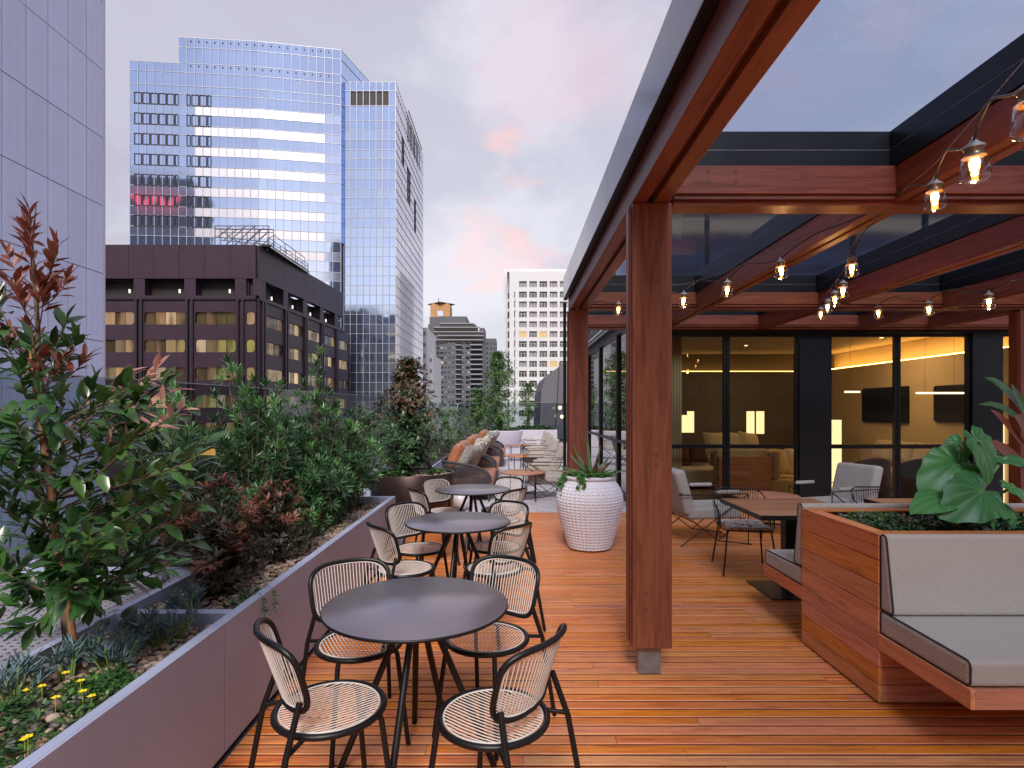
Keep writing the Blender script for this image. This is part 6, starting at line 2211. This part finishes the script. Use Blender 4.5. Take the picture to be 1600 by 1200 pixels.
for (ox, oy, r_, oz) in ((0, 0, .042, .05), (.10, .08, .05, .10), (.06, .13, .035, .12), (.14, .03, .04, .06), (-.04, .10, .035, .08)):
    cc = c + Vector((ox, oy, oz)); mb = MB(); vs = [tuple(cc)]; n = 32
    for k in range(n):
        a = 2 * pi * k / n; f = 1 + .05 * cos(8 * a)
        for q in (.5, 1):
            vs.append((cc.x + r_ * q * f * cos(a), cc.y + r_ * q * f * sin(a) * .75, cc.z - .3 * r_ * q * q + (.06 * r_ * (1 if k % 2 else -1)) * q + r_ * q * sin(a) * .5))
    fs = []
    for k in range(n):
        k2 = (k + 1) % n
        fs += [(0, 1 + 2 * k, 1 + 2 * k2), (1 + 2 * k, 2 + 2 * k, 2 + 2 * k2, 1 + 2 * k2)]
    mb.add(vs, fs, 0, True); mb.build('leaf', mrib, pe)
    mb = MB(); mb.path([(c.x, c.y, SOIL), cc], .002, 4); mb.build('stalk', mat_bark, pe)
def low_patch(cx, cy, rx, ry, n, label, seed, mats, L, W, hgt, flowers=0, fmat=None, z0=SOIL, name='ground_plant', xmax=-1.37, fr=.012):
    rnd = random.Random(seed)
    g = wthing(name, label, 'plant', (cx, cy, z0))
    mb = MB()
    for i in range(n):
        a = rnd.uniform(0, 6.28); q = sqrt(rnd.random())
        p = Vector((min(xmax, cx + rx * q * cos(a)), cy + ry * q * sin(a), z0 + hgt * rnd.random() * (1 - .5 * q)))
        for k in range(6):
            o = Vector((rnd.uniform(-1, 1), rnd.uniform(-1, 1), rnd.uniform(.1, .9)))
            leaf(mb, p, o, (0, 0, 1), L * rnd.uniform(.6, 1.2), W, .25, rnd.randrange(len(mats)), .2)
    mb.build('foliage', mats, g, kind='stuff')
    for i in range(flowers):
        a = rnd.uniform(0, 6.28); q = sqrt(rnd.random())
        p = Vector((min(xmax, cx + rx * q * cos(a)), cy + ry * q * sin(a), z0 + hgt * (.75 + .25 * rnd.random())))
        mb = MB()
        for k in range(5):
            aa = k * 2 * pi / 5 + rnd.random() * .3; o = Vector((cos(aa), sin(aa), .3))
            leaf(mb, p, o, (0, -.4, 1), fr * 1.3, fr * 1.0, .2, 0, .1, 0)
        mb.sphere(p + Vector((0, 0, .002)), fr * .3, 6, 4)
        mb.path([p, p - Vector((0, 0, hgt * .6))], .0008, 3)
        mb.build('flower', fmat, g)
    return g
low_patch(-1.60, 1.78, .22, .30, 260, 'low green plant with yellow flowers at the lower left corner', 3, [mg1, mdkg, mg1b], .035, .013, .09, 14, mflow)
low_patch(-1.52, 2.10, .12, .10, 110, 'low lime green ground plant between the flowers and the succulents', 4, [mg1b, mg1], .035, .013, .07)
low_patch(-1.42, 3.05, .06, .16, 50, 'small trailing plant hanging over the planter rim near the second panel', 5, [mpodo], .035, .012, .08)
for x, y0 in ((-1.298, 2.96), (-1.297, 3.08)):
    mb = MB(); p0 = Vector((-1.37, y0, .60)); pts = bez(p0, p0 + Vector((.06, 0, .07)), (x, y0, .63), (x + .003, y0 + .01, .50), 6)
    rnd = random.Random(int(y0 * 100))
    mb.path(pts, .0015, 4)
    for t in (.5, .6, .7, .8, .9, 1):
        p, d = along(pts, t)
        leaf(mb, p, Vector((rnd.uniform(.2, 1), rnd.uniform(-1, 1), -.3)), (1, -1, .4), .03, .011)
        leaf(mb, p, Vector((rnd.uniform(.2, 1), rnd.uniform(-1, 1), -.3)), (1, -1, .4), .03, .011)
    o = mb.build('trailing_stem', mpodo); tag(o, ('nearer' if y0 < 3 else 'farther') + ' thin trailing stem hanging over the mauve planter side', 'plant')

# ---- tree in the bronze planter
def dense_tree(x, y, z0, zc0, zc1, rx, n, label, seed, mats, L, W, nl=11, trunks=1, tipf=.6, name='tree', prof_=None, lod=1, q0=.5):
    rnd = random.Random(seed)
    g = wthing(name, label, 'tree', (x, y, z0))
    mb = MB()
    for k in range(trunks):
        dx_ = (k - (trunks - 1) / 2) * .05
        mb.path([(x + dx_, y, z0), (x + dx_ * .6, y, (z0 + zc1) / 2), (x + rnd.uniform(-.03, .03), y, zc1 - .15)], [.018, .013, .004], 6)
    mb.build('trunk', mat_bark, g)
    st = MB(); fo = MB()
    for i in range(n):
        t = rnd.random(); a = rnd.uniform(0, 6.28)
        w = prof_(t) if prof_ else 1 - t
        lump = .80 + .22 * sin(3 * a + 9 * t + seed) + .12 * sin(7 * a - 15 * t)
        q = rnd.random() ** q0 * lump
        e = Vector((x + rx * w * q * cos(a), y + rx * w * q * sin(a), zc0 + (zc1 - zc0) * t))
        s0 = Vector((x, y, max(z0, e.z - rx * .5)))
        if i % 4 == 0:
            st.path([s0, s0.lerp(e, .5) + Vector((0, 0, -.02)), e], [.006, .004, .0015], 4)
        d = (e - s0).normalized()
        m_ = 1 if (t > tipf - .1 + rnd.uniform(-.15, .15) and q > .4) else 0
        for k in range(nl):
            o = perp(d, rnd); dd = d * rnd.uniform(.2, 1) + o + Vector((0, 0, -.1))
            leaf(fo, e - d * L * rnd.uniform(0, 1.2) + o * L * .2, dd, d + Vector((0, 0, .6)), L * rnd.uniform(.7, 1.2), W, .2, m_ if rnd.random() < .75 else 0, .2, lod)
    st.build('limbs', mat_bark, g); fo.build('crown', mats, g, kind='stuff')
    return g
mmid = m_leaf('mid_leaf_green', (0.03, 0.075, 0.035), (0.06, 0.13, 0.055), (0.11, 0.19, 0.085), .35, .2, .6)
mtip = m_leaf('bronze_tip_leaf', (0.13, 0.08, 0.05), (0.20, 0.11, 0.07), (0.10, 0.10, 0.06), .45, .25)
dense_tree(-1.42, 7.75, .70, .86, 2.30, .54, 620, 'bushy conical tree with bronze tips growing in the round bronze planter', 12, [mmid, mtip], .075, .028, 10, 2, .62,
           prof_=lambda t: (min(1, .55 + t * 2.2) if t < .3 else (1.0 - ((t - .3) / .7) ** 1.3 * .68)))
low_patch(-1.55, 7.45, .25, .10, 90, 'low green leaves at the front of the bronze planter', 8, [mg1b, mg1], .06, .03, .10, z0=.70, xmax=9)
low_patch(-1.08, 7.8, .16, .22, 80, 'bright green ground cover on the right of the bronze planter', 9, [mg1b, mfar], .045, .02, .08, z0=.70, xmax=9)
low_patch(-1.72, 7.5, .10, .10, 14, 'pale blue green broad leaved plant at the left of the bronze planter', 10, [m_leaf('pale_blue_leaf', (.20, .32, .32), (.26, .38, .36))], .10, .06, .14, z0=.70, xmax=9)

# ---- hedge of young trees behind the sofas
k = 0
for (x, y, h, rx, mats) in ((-2.45, 9.3, 1.7, .5, [mmid, mfar]), (-2.3, 10.8, 1.6, .5, [mfar, mg1b]), (-2.25, 12.2, 1.66, .55, [mmid, mfar]), (-2.15, 13.9, 1.62, .55, [mfar, mtip]), (-2.1, 15.8, 1.70, .6, [mmid, mfar]), (-2.0, 18.0, 1.66, .6, [mfar, mg1b]), (-1.9, 20.5, 1.7, .7, [mmid, mfar])):
    fine_bush(x, y, .0, h, rx, .8, 150, 'leafy green hedge plant behind the sofas, number %s counting from the near end' % ['one', 'two', 'three', 'four', 'five', 'six', 'seven'][k], 40 + k, mats, .085, .03, 'hedge plants behind the rope sofas', name='hedge_plant', cat='hedge', nl=11, lod=1)
    k += 1
hp = thing('hedge_planter', 'long low grey planter trough under the hedge behind the sofas', 'planter', (-2.3, 15, 0))
mb = MB(); mb.box(-.62, .62, -6.3, 8.2, .0, .38); mb.build('trough', mat_planter, hp)
mb = MB(); mb.box(-.58, .58, -6.26, 8.16, .381, .40); mb.build('soil', mat_soil, hp)
# ---- far pots with trees
def pot(x, y, r, h, label, seg=40):
    g = thing('white_pot', label, 'pot', (x, y, 0))
    mb = MB(); mb.lathe([(0, .01), (r * .78, .01), (r * .80, .03), (r * .97, h * .75), (r, h - .04), (r, h), (r - .06, h), (r - .07, h - .1)], seg); mb.build('body', mat_whitepot, g)
    mb = MB(); mb.lathe([(0, h - .07), (r - .07, h - .075)], 24); mb.build('soil', mat_soil, g)
    return g
PT1 = P(783, 672, 24.0)
pot(-.40, 24.0, .88, .72, 'big round white pot holding the tall airy tree at the end of the terrace')
mb = MB()
g = thing('white_trough', 'white rectangular planter trough right of the round white pot', 'planter', (.95, 24.2, 0))
mb = MB(); mb.box(-.80, .95, -.4, .4, .01, .74); mb.build('body', mat_whitepot, g, bevel=.02)
mb = MB(); mb.box(-.74, .89, -.34, .34, .741, .745); mb.build('soil', mat_soil, g)
dense_tree(-.55, 24.0, .66, 1.0, 4.05, 1.05, 560, 'tall airy light green tree in the round white pot at the far end', 31, [mfar, mfar], .15, .055, 7, 3, .9, prof_=lambda t: .75 + .35 * sin(t * 3.0) - .45 * t, lod=0, q0=.7)
dense_tree(-1.45, 23.5, .3, .5, 2.5, .7, 200, 'smaller light green tree left of the white pot', 32, [mfar, mmid], .14, .05, 7, 2, .9, prof_=lambda t: 1 - .5 * t, lod=0)
dense_tree(.70, 24.2, .7, 1.0, 2.75, .48, 150, 'small loose tree in the white trough at the far end', 33, [mfar, mmid], .14, .05, 6, 2, .9, prof_=lambda t: .5 + .6 * sin(t * 3), lod=0, q0=.7)
low_patch(.95, 24.2, .8, .3, 220, 'green ground cover filling the white trough', 13, [mfar, mmid], .09, .05, .22, z0=.74, xmax=9)
low_patch(-.4, 24.0, .75, .7, 220, 'green ground cover in the round white pot', 14, [mfar, mmid], .09, .05, .25, z0=.66, xmax=9)

# ---- urn planting
ag = wthing('agave', 'spiky agave with reddish leaf tips growing in the white urn', 'plant', (VX, VY, .79))
mag = m_leaf('agave_leaf', (.09, .17, .07), (.15, .24, .10), None, .4, .1)
mag2 = m_leaf('agave_leaf_red', (.20, .09, .06), (.26, .14, .09), None, .4, .1)
rnd = random.Random(9)
for (dx_, dz_, dy_, L, w, m_) in ((-.05, 1.0, .1, .44, .050, mag), (.25, .9, .2, .30, .055, mag), (-.45, .8, -.1, .34, .05, mag), (-.85, .42, -.2, .32, .06, mag), (.55, .60, -.2, .26, .075, mag2), (1.0, .30, .1, .36, .045, mag), (-1.0, .30, .0, .40, .04, mag2), (.1, .75, -.5, .26, .07, mag2), (-.3, .65, -.6, .24, .065, mag), (.7, .8, .3, .28, .06, mag), (.0, .9, .6, .3, .06, mag), (-.6, .7, .5, .3, .06, mag)):
    L *= 1.3; d = Vector((dx_, dy_, dz_)).normalized(); s_ = d.cross(Vector((0, -1, .3))).normalized(); n_ = s_.cross(d)
    p0 = Vector((VX + .02, VY - .02, .82)); mb = MB(); vs = []
    for i in range(9):
        t = i / 8; wd = w * (.75 + .6 * t if t < .25 else (1 - t) ** .75 * 1.12); wd = max(wd, .001)
        c = p0 + d * L * t + Vector((0, 0, -.10 * L * t * t if dz_ < .7 else 0)) + s_ * .02 * sin(t * 2.5) * (1 if dx_ > 0 else -1)
        vs += [c + s_ * wd / 2 + n_ * wd * .3, c - n_ * .004, c - s_ * wd / 2 + n_ * wd * .3, c - n_ * (.012 * (1 - t))]
    fs = []
    for i in range(8):
        for q in range(4):
            fs.append((i * 4 + q, i * 4 + (q + 1) % 4, (i + 1) * 4 + (q + 1) % 4, (i + 1) * 4 + q))
    mb.add(vs, fs, 0, True); mb.build('leaf', m_, ag)
cr = wthing('creeper', 'bright green creeper spilling over the left rim of the white urn', 'plant', (VX, VY, .80))
mb = MB(); rnd = random.Random(4)
mcr = [m_leaf('creeper_leaf', (.05, .15, .03), (.09, .24, .05), (.15, .32, .08), .4, .25), mg1]
for i in range(330):
    a = rnd.uniform(0, 6.28); q = .30 * sqrt(rnd.random()); hgt = rnd.uniform(.0, .09)
    x, y = VX + q * cos(a), VY + q * sin(a); z = .83 + .7 * hgt * (1 - q * 1.5)
    if q > .26: z = .84 + rnd.uniform(-.01, .04)
    for k in range(3):
        leaf(mb, (x, y, z), Vector((rnd.uniform(-1, 1), rnd.uniform(-1, 1), rnd.uniform(-.2, .6))), (0, -.3, 1), rnd.uniform(.025, .045), .026, .2, 0 if rnd.random() < .8 else 1, .2)
for i in range(110):
    a = pi + rnd.uniform(-.75, .45); t = rnd.random(); q = .28 + .10 * t; z = .86 - .17 * t * (1 if rnd.random() < .8 else 1.4) + rnd.uniform(-.02, .02)
    for k in range(3):
        leaf(mb, (VX + q * cos(a), VY + q * sin(a), z), Vector((rnd.uniform(-1, .3), rnd.uniform(-1, 1), rnd.uniform(-.6, .4))), (-.6, -.6, .7), rnd.uniform(.025, .04), .025, .2, 0, .2)
for i in range(26):
    a = radians(250) + rnd.uniform(-.25, .1); t = rnd.random(); q = .30 + .03 * t; z = .85 - .13 * t
    for k in range(3):
        leaf(mb, (VX + q * cos(a), VY + q * sin(a), z), Vector((rnd.uniform(-1, .3), rnd.uniform(-1, 0), rnd.uniform(-.6, .4))), (-.3, -.9, .5), rnd.uniform(.025, .04), .025, .2, 0, .2)
mb.build('foliage', mcr, cr, kind='stuff')

# ---- elephant ear plant in the bench planter
el = wthing('elephant_ear_plant', 'big green elephant ear plant with heart shaped leaves in the bench planter', 'plant', (2.75, 3.45, .87))
M = MT('elephant_leaf')
r_ = M.rand()
tcn = M.n('ShaderNodeTexCoord'); at = M.n('ShaderNodeAttribute', attribute_name='vein')
c_ = M.ramp(r_, [(0, (0.035, 0.17, 0.035)), (1, (0.075, 0.28, 0.055))])
c_ = M.mix(M.math('MULTIPLY', M.noise(M.coord('Object'), 14, 4, .6), .5), c_, (0.02, 0.075, 0.035))
c_ = M.mix(M.math('MULTIPLY', at.outputs['Fac'], .75), c_, (0.16, 0.33, 0.12))
p_ = M.pr(Base_Color=c_, Roughness=0.42); tl = M.n('ShaderNodeBsdfTranslucent'); M.l(c_, tl.inputs[0]); mx = M.n('ShaderNodeMixShader'); mx.inputs[0].default_value = .22
M.l(p_.outputs[0], mx.inputs[1]); M.l(tl.outputs[0], mx.inputs[2]); mat_el = M.end(mx.outputs[0])
mat_pet = m_plain('petiole_green', (.14, .24, .08), .5)
mel_st = mat_pet
TAB = [(0, 1.0), (8, .93), (20, .80), (40, .66), (60, .55), (80, .49), (100, .45), (120, .43), (140, .42), (158, .36), (170, .22), (180, .06)]
def heart(base, tip, nrm, wf=1.0, cup=.12, seed=0, root=(2.85, 3.5, .86)):
    rnd = random.Random(seed)
    base, tip = Vector(base), Vector(tip); L = (tip - base).length
    m4 = frame(base, tip - base, nrm)
    NA_, NR = 72, 7; vs = [(0, 0, 0)]; vein = [1.0]
    lat = [28, 52, 78, 108, 145]
    for j in range(1, NR + 1):
        for k in range(NA_):
            th = -180 + 360 * k / NA_; ab = abs(th)
            for (a0, r0), (a1, r1) in zip(TAB, TAB[1:]):
                if a0 <= ab <= a1:
                    rr_ = r0 + (r1 - r0) * (ab - a0) / (a1 - a0)
            rr_ *= 1 + (.03 * sin(ab * .21 + seed) if ab > 15 else 0)
            q = j / NR; r = rr_ * q * L
            x, y = r * cos(radians(th)), r * sin(radians(th)) * wf
            v_ = 0.0; dz_ = 0
            for a in lat:
                # veins curve forward
                aa = a - 14 * q
                dd = abs(ab - aa); v_ = max(v_, max(0, 1 - dd / 3.4)); dz_ = max(dz_, max(0, 1 - dd / 11.0))
            if ab < 3: v_ = 1
            z = -cup * L * (q * q) + abs(y) * .30 * (1 - q * .5) - dz_ * .012 * L * q + .02 * L * sin(ab * .16 + seed * 2 + (3 if th > 0 else 0)) * q * q
            z -= .25 * max(0, x) ** 2 / L
            vs.append((x, y, z)); vein.append(v_ * (1 - .4 * q))
    fs = [(0, 1 + k, 1 + (k + 1) % NA_) for k in range(NA_)]
    for j in range(NR - 1):
        for k in range(NA_):
            a = 1 + j * NA_; b_ = a + NA_
            fs.append((a + k, b_ + k, b_ + (k + 1) % NA_, a + (k + 1) % NA_))
    mb = MB(); mb.add([m4 @ Vector(v) for v in vs], fs, 0, True)
    o = mb.build('leaf', mat_el, el)
    at_ = o.data.attributes.new('vein', 'FLOAT', 'POINT'); at_.data.foreach_set('value', vein)
    mb = MB(); rt = Vector(root); pts = bez(rt, rt + Vector((0, 0, (base.z - rt.z) * .7)), base - (m4.to_3x3() @ Vector((-.06, 0, -.1))) * .6, base, 8)
    mb.path(pts, [.011, .011, .010, .009, .009, .008, .007, .006, .005], 8); mb.build('petiole', mat_pet, el)
DE = 3.38
heart(P(1526, 688, DE - .02), P(1566, 752, DE - .10), (.5, -1, .15), 1.05, .04, 2)
heart(P(1500, 694, DE + .10), P(1478, 728, DE + .06), (-.5, -1, .15), .85, .05, 3)
heart(P(1494, 726, DE - .0), P(1448, 762, DE - .08), (-.35, -1, .35), 1.05, .05, 4)
heart(P(1484, 776, DE - .08), P(1434, 782, DE - .20), (-.1, -.55, 1), .75, .06, 5)
heart(P(1534, 768, DE - .14), P(1488, 800, DE - .26), (.2, -.9, .6), 1.0, .05, 6)
heart(P(1520, 735, DE + .10), P(1516, 775, DE + .05), (.1, -1, .35), .95, .05, 7)
heart(P(1580, 762, DE - .03), P(1632, 790, DE - .10), (.3, -.7, 1), .8, .06, 8)
heart(P(1570, 716, DE + .12), P(1630, 722, DE + .08), (.1, -.6, 1), .75, .05, 9)
heart(P(1560, 790, DE + .0), P(1600, 822, DE - .1), (.2, -.8, .6), .9, .06, 10)
heart(P(1545, 796, DE - .18), P(1566, 836, DE - .22), (.6, -1, .1), .35, .04, 12)
low_patch(2.30, 3.50, .26, .25, 420, 'fine green ground cover at the left end of the bench planter', 21, [mg1, mmid, mg1b], .03, .014, .08, 8, mvio, z0=.865, xmax=9, fr=.007)
low_patch(2.95, 3.45, .45, .26, 420, 'dark green ground cover under the elephant ear plant', 22, [mmid, mdkg, mg1], .04, .018, .10, 0, None, z0=.865, xmax=9)
low_patch(3.9, 3.5, .7, .26, 300, 'green ground cover toward the right edge in the bench planter', 23, [mmid, mdkg], .045, .02, .12, 0, None, z0=.865, xmax=9)
low_patch(2.70, 3.20, .14, .05, 110, 'tiny silver leaved plant at the front of the bench planter', 24, [m_leaf('silver_leaf', (.16, .18, .17), (.24, .26, .24))], .018, .006, .05, 0, None, z0=.87, xmax=9)
# ---- dark strap leaved plant reaching in at the right edge
dp = wthing('dark_leaf_plant', 'dark strap leaved plant reaching in from the right edge above the bench planter', 'plant', (3.6, 3.55, .87))
for i, (a, c, e, w, m_) in enumerate((((1640, 700), (1585, 600), (1538, 590), .06, mg1), ((1650, 720), (1590, 620), (1530, 632), .045, mdkg), ((1640, 760), (1580, 660), (1548, 640), .05, mbron), ((1650, 740), (1600, 640), (1580, 600), .06, mg1), ((1660, 780), (1570, 700), (1545, 690), .08, mbron), ((1630, 740), (1605, 660), (1585, 650), .09, mbron))):
    p0, p1, p2 = P(*a, 3.6), P(*c, 3.55), P(*e, 3.5)
    pts = bez(Vector((3.6, 3.55, .87)), p0, p1, p2, 10); mb = MB(); vs = []
    for k, p in enumerate(pts):
        t = k / 10; wd = w * (.15 if t < .5 else sin((t - .5) * 2 * pi * .98 + .05) ** .7 + .05)
        d = (pts[min(k + 1, 10)] - pts[max(k - 1, 0)]).normalized(); s_ = d.cross(Vector((0, -1, .4))).normalized()
        vs += [p + s_ * wd / 2 + Vector((0, -.1, .1)) * wd, p, p - s_ * wd / 2 + Vector((0, -.1, .1)) * wd]
    fs = []
    for k in range(10):
        fs += [(3 * k, 3 * k + 1, 3 * k + 4, 3 * k + 3), (3 * k + 1, 3 * k + 2, 3 * k + 5, 3 * k + 4)]
    mb.add(vs, fs, 0, True); mb.build('leaf', m_, dp)
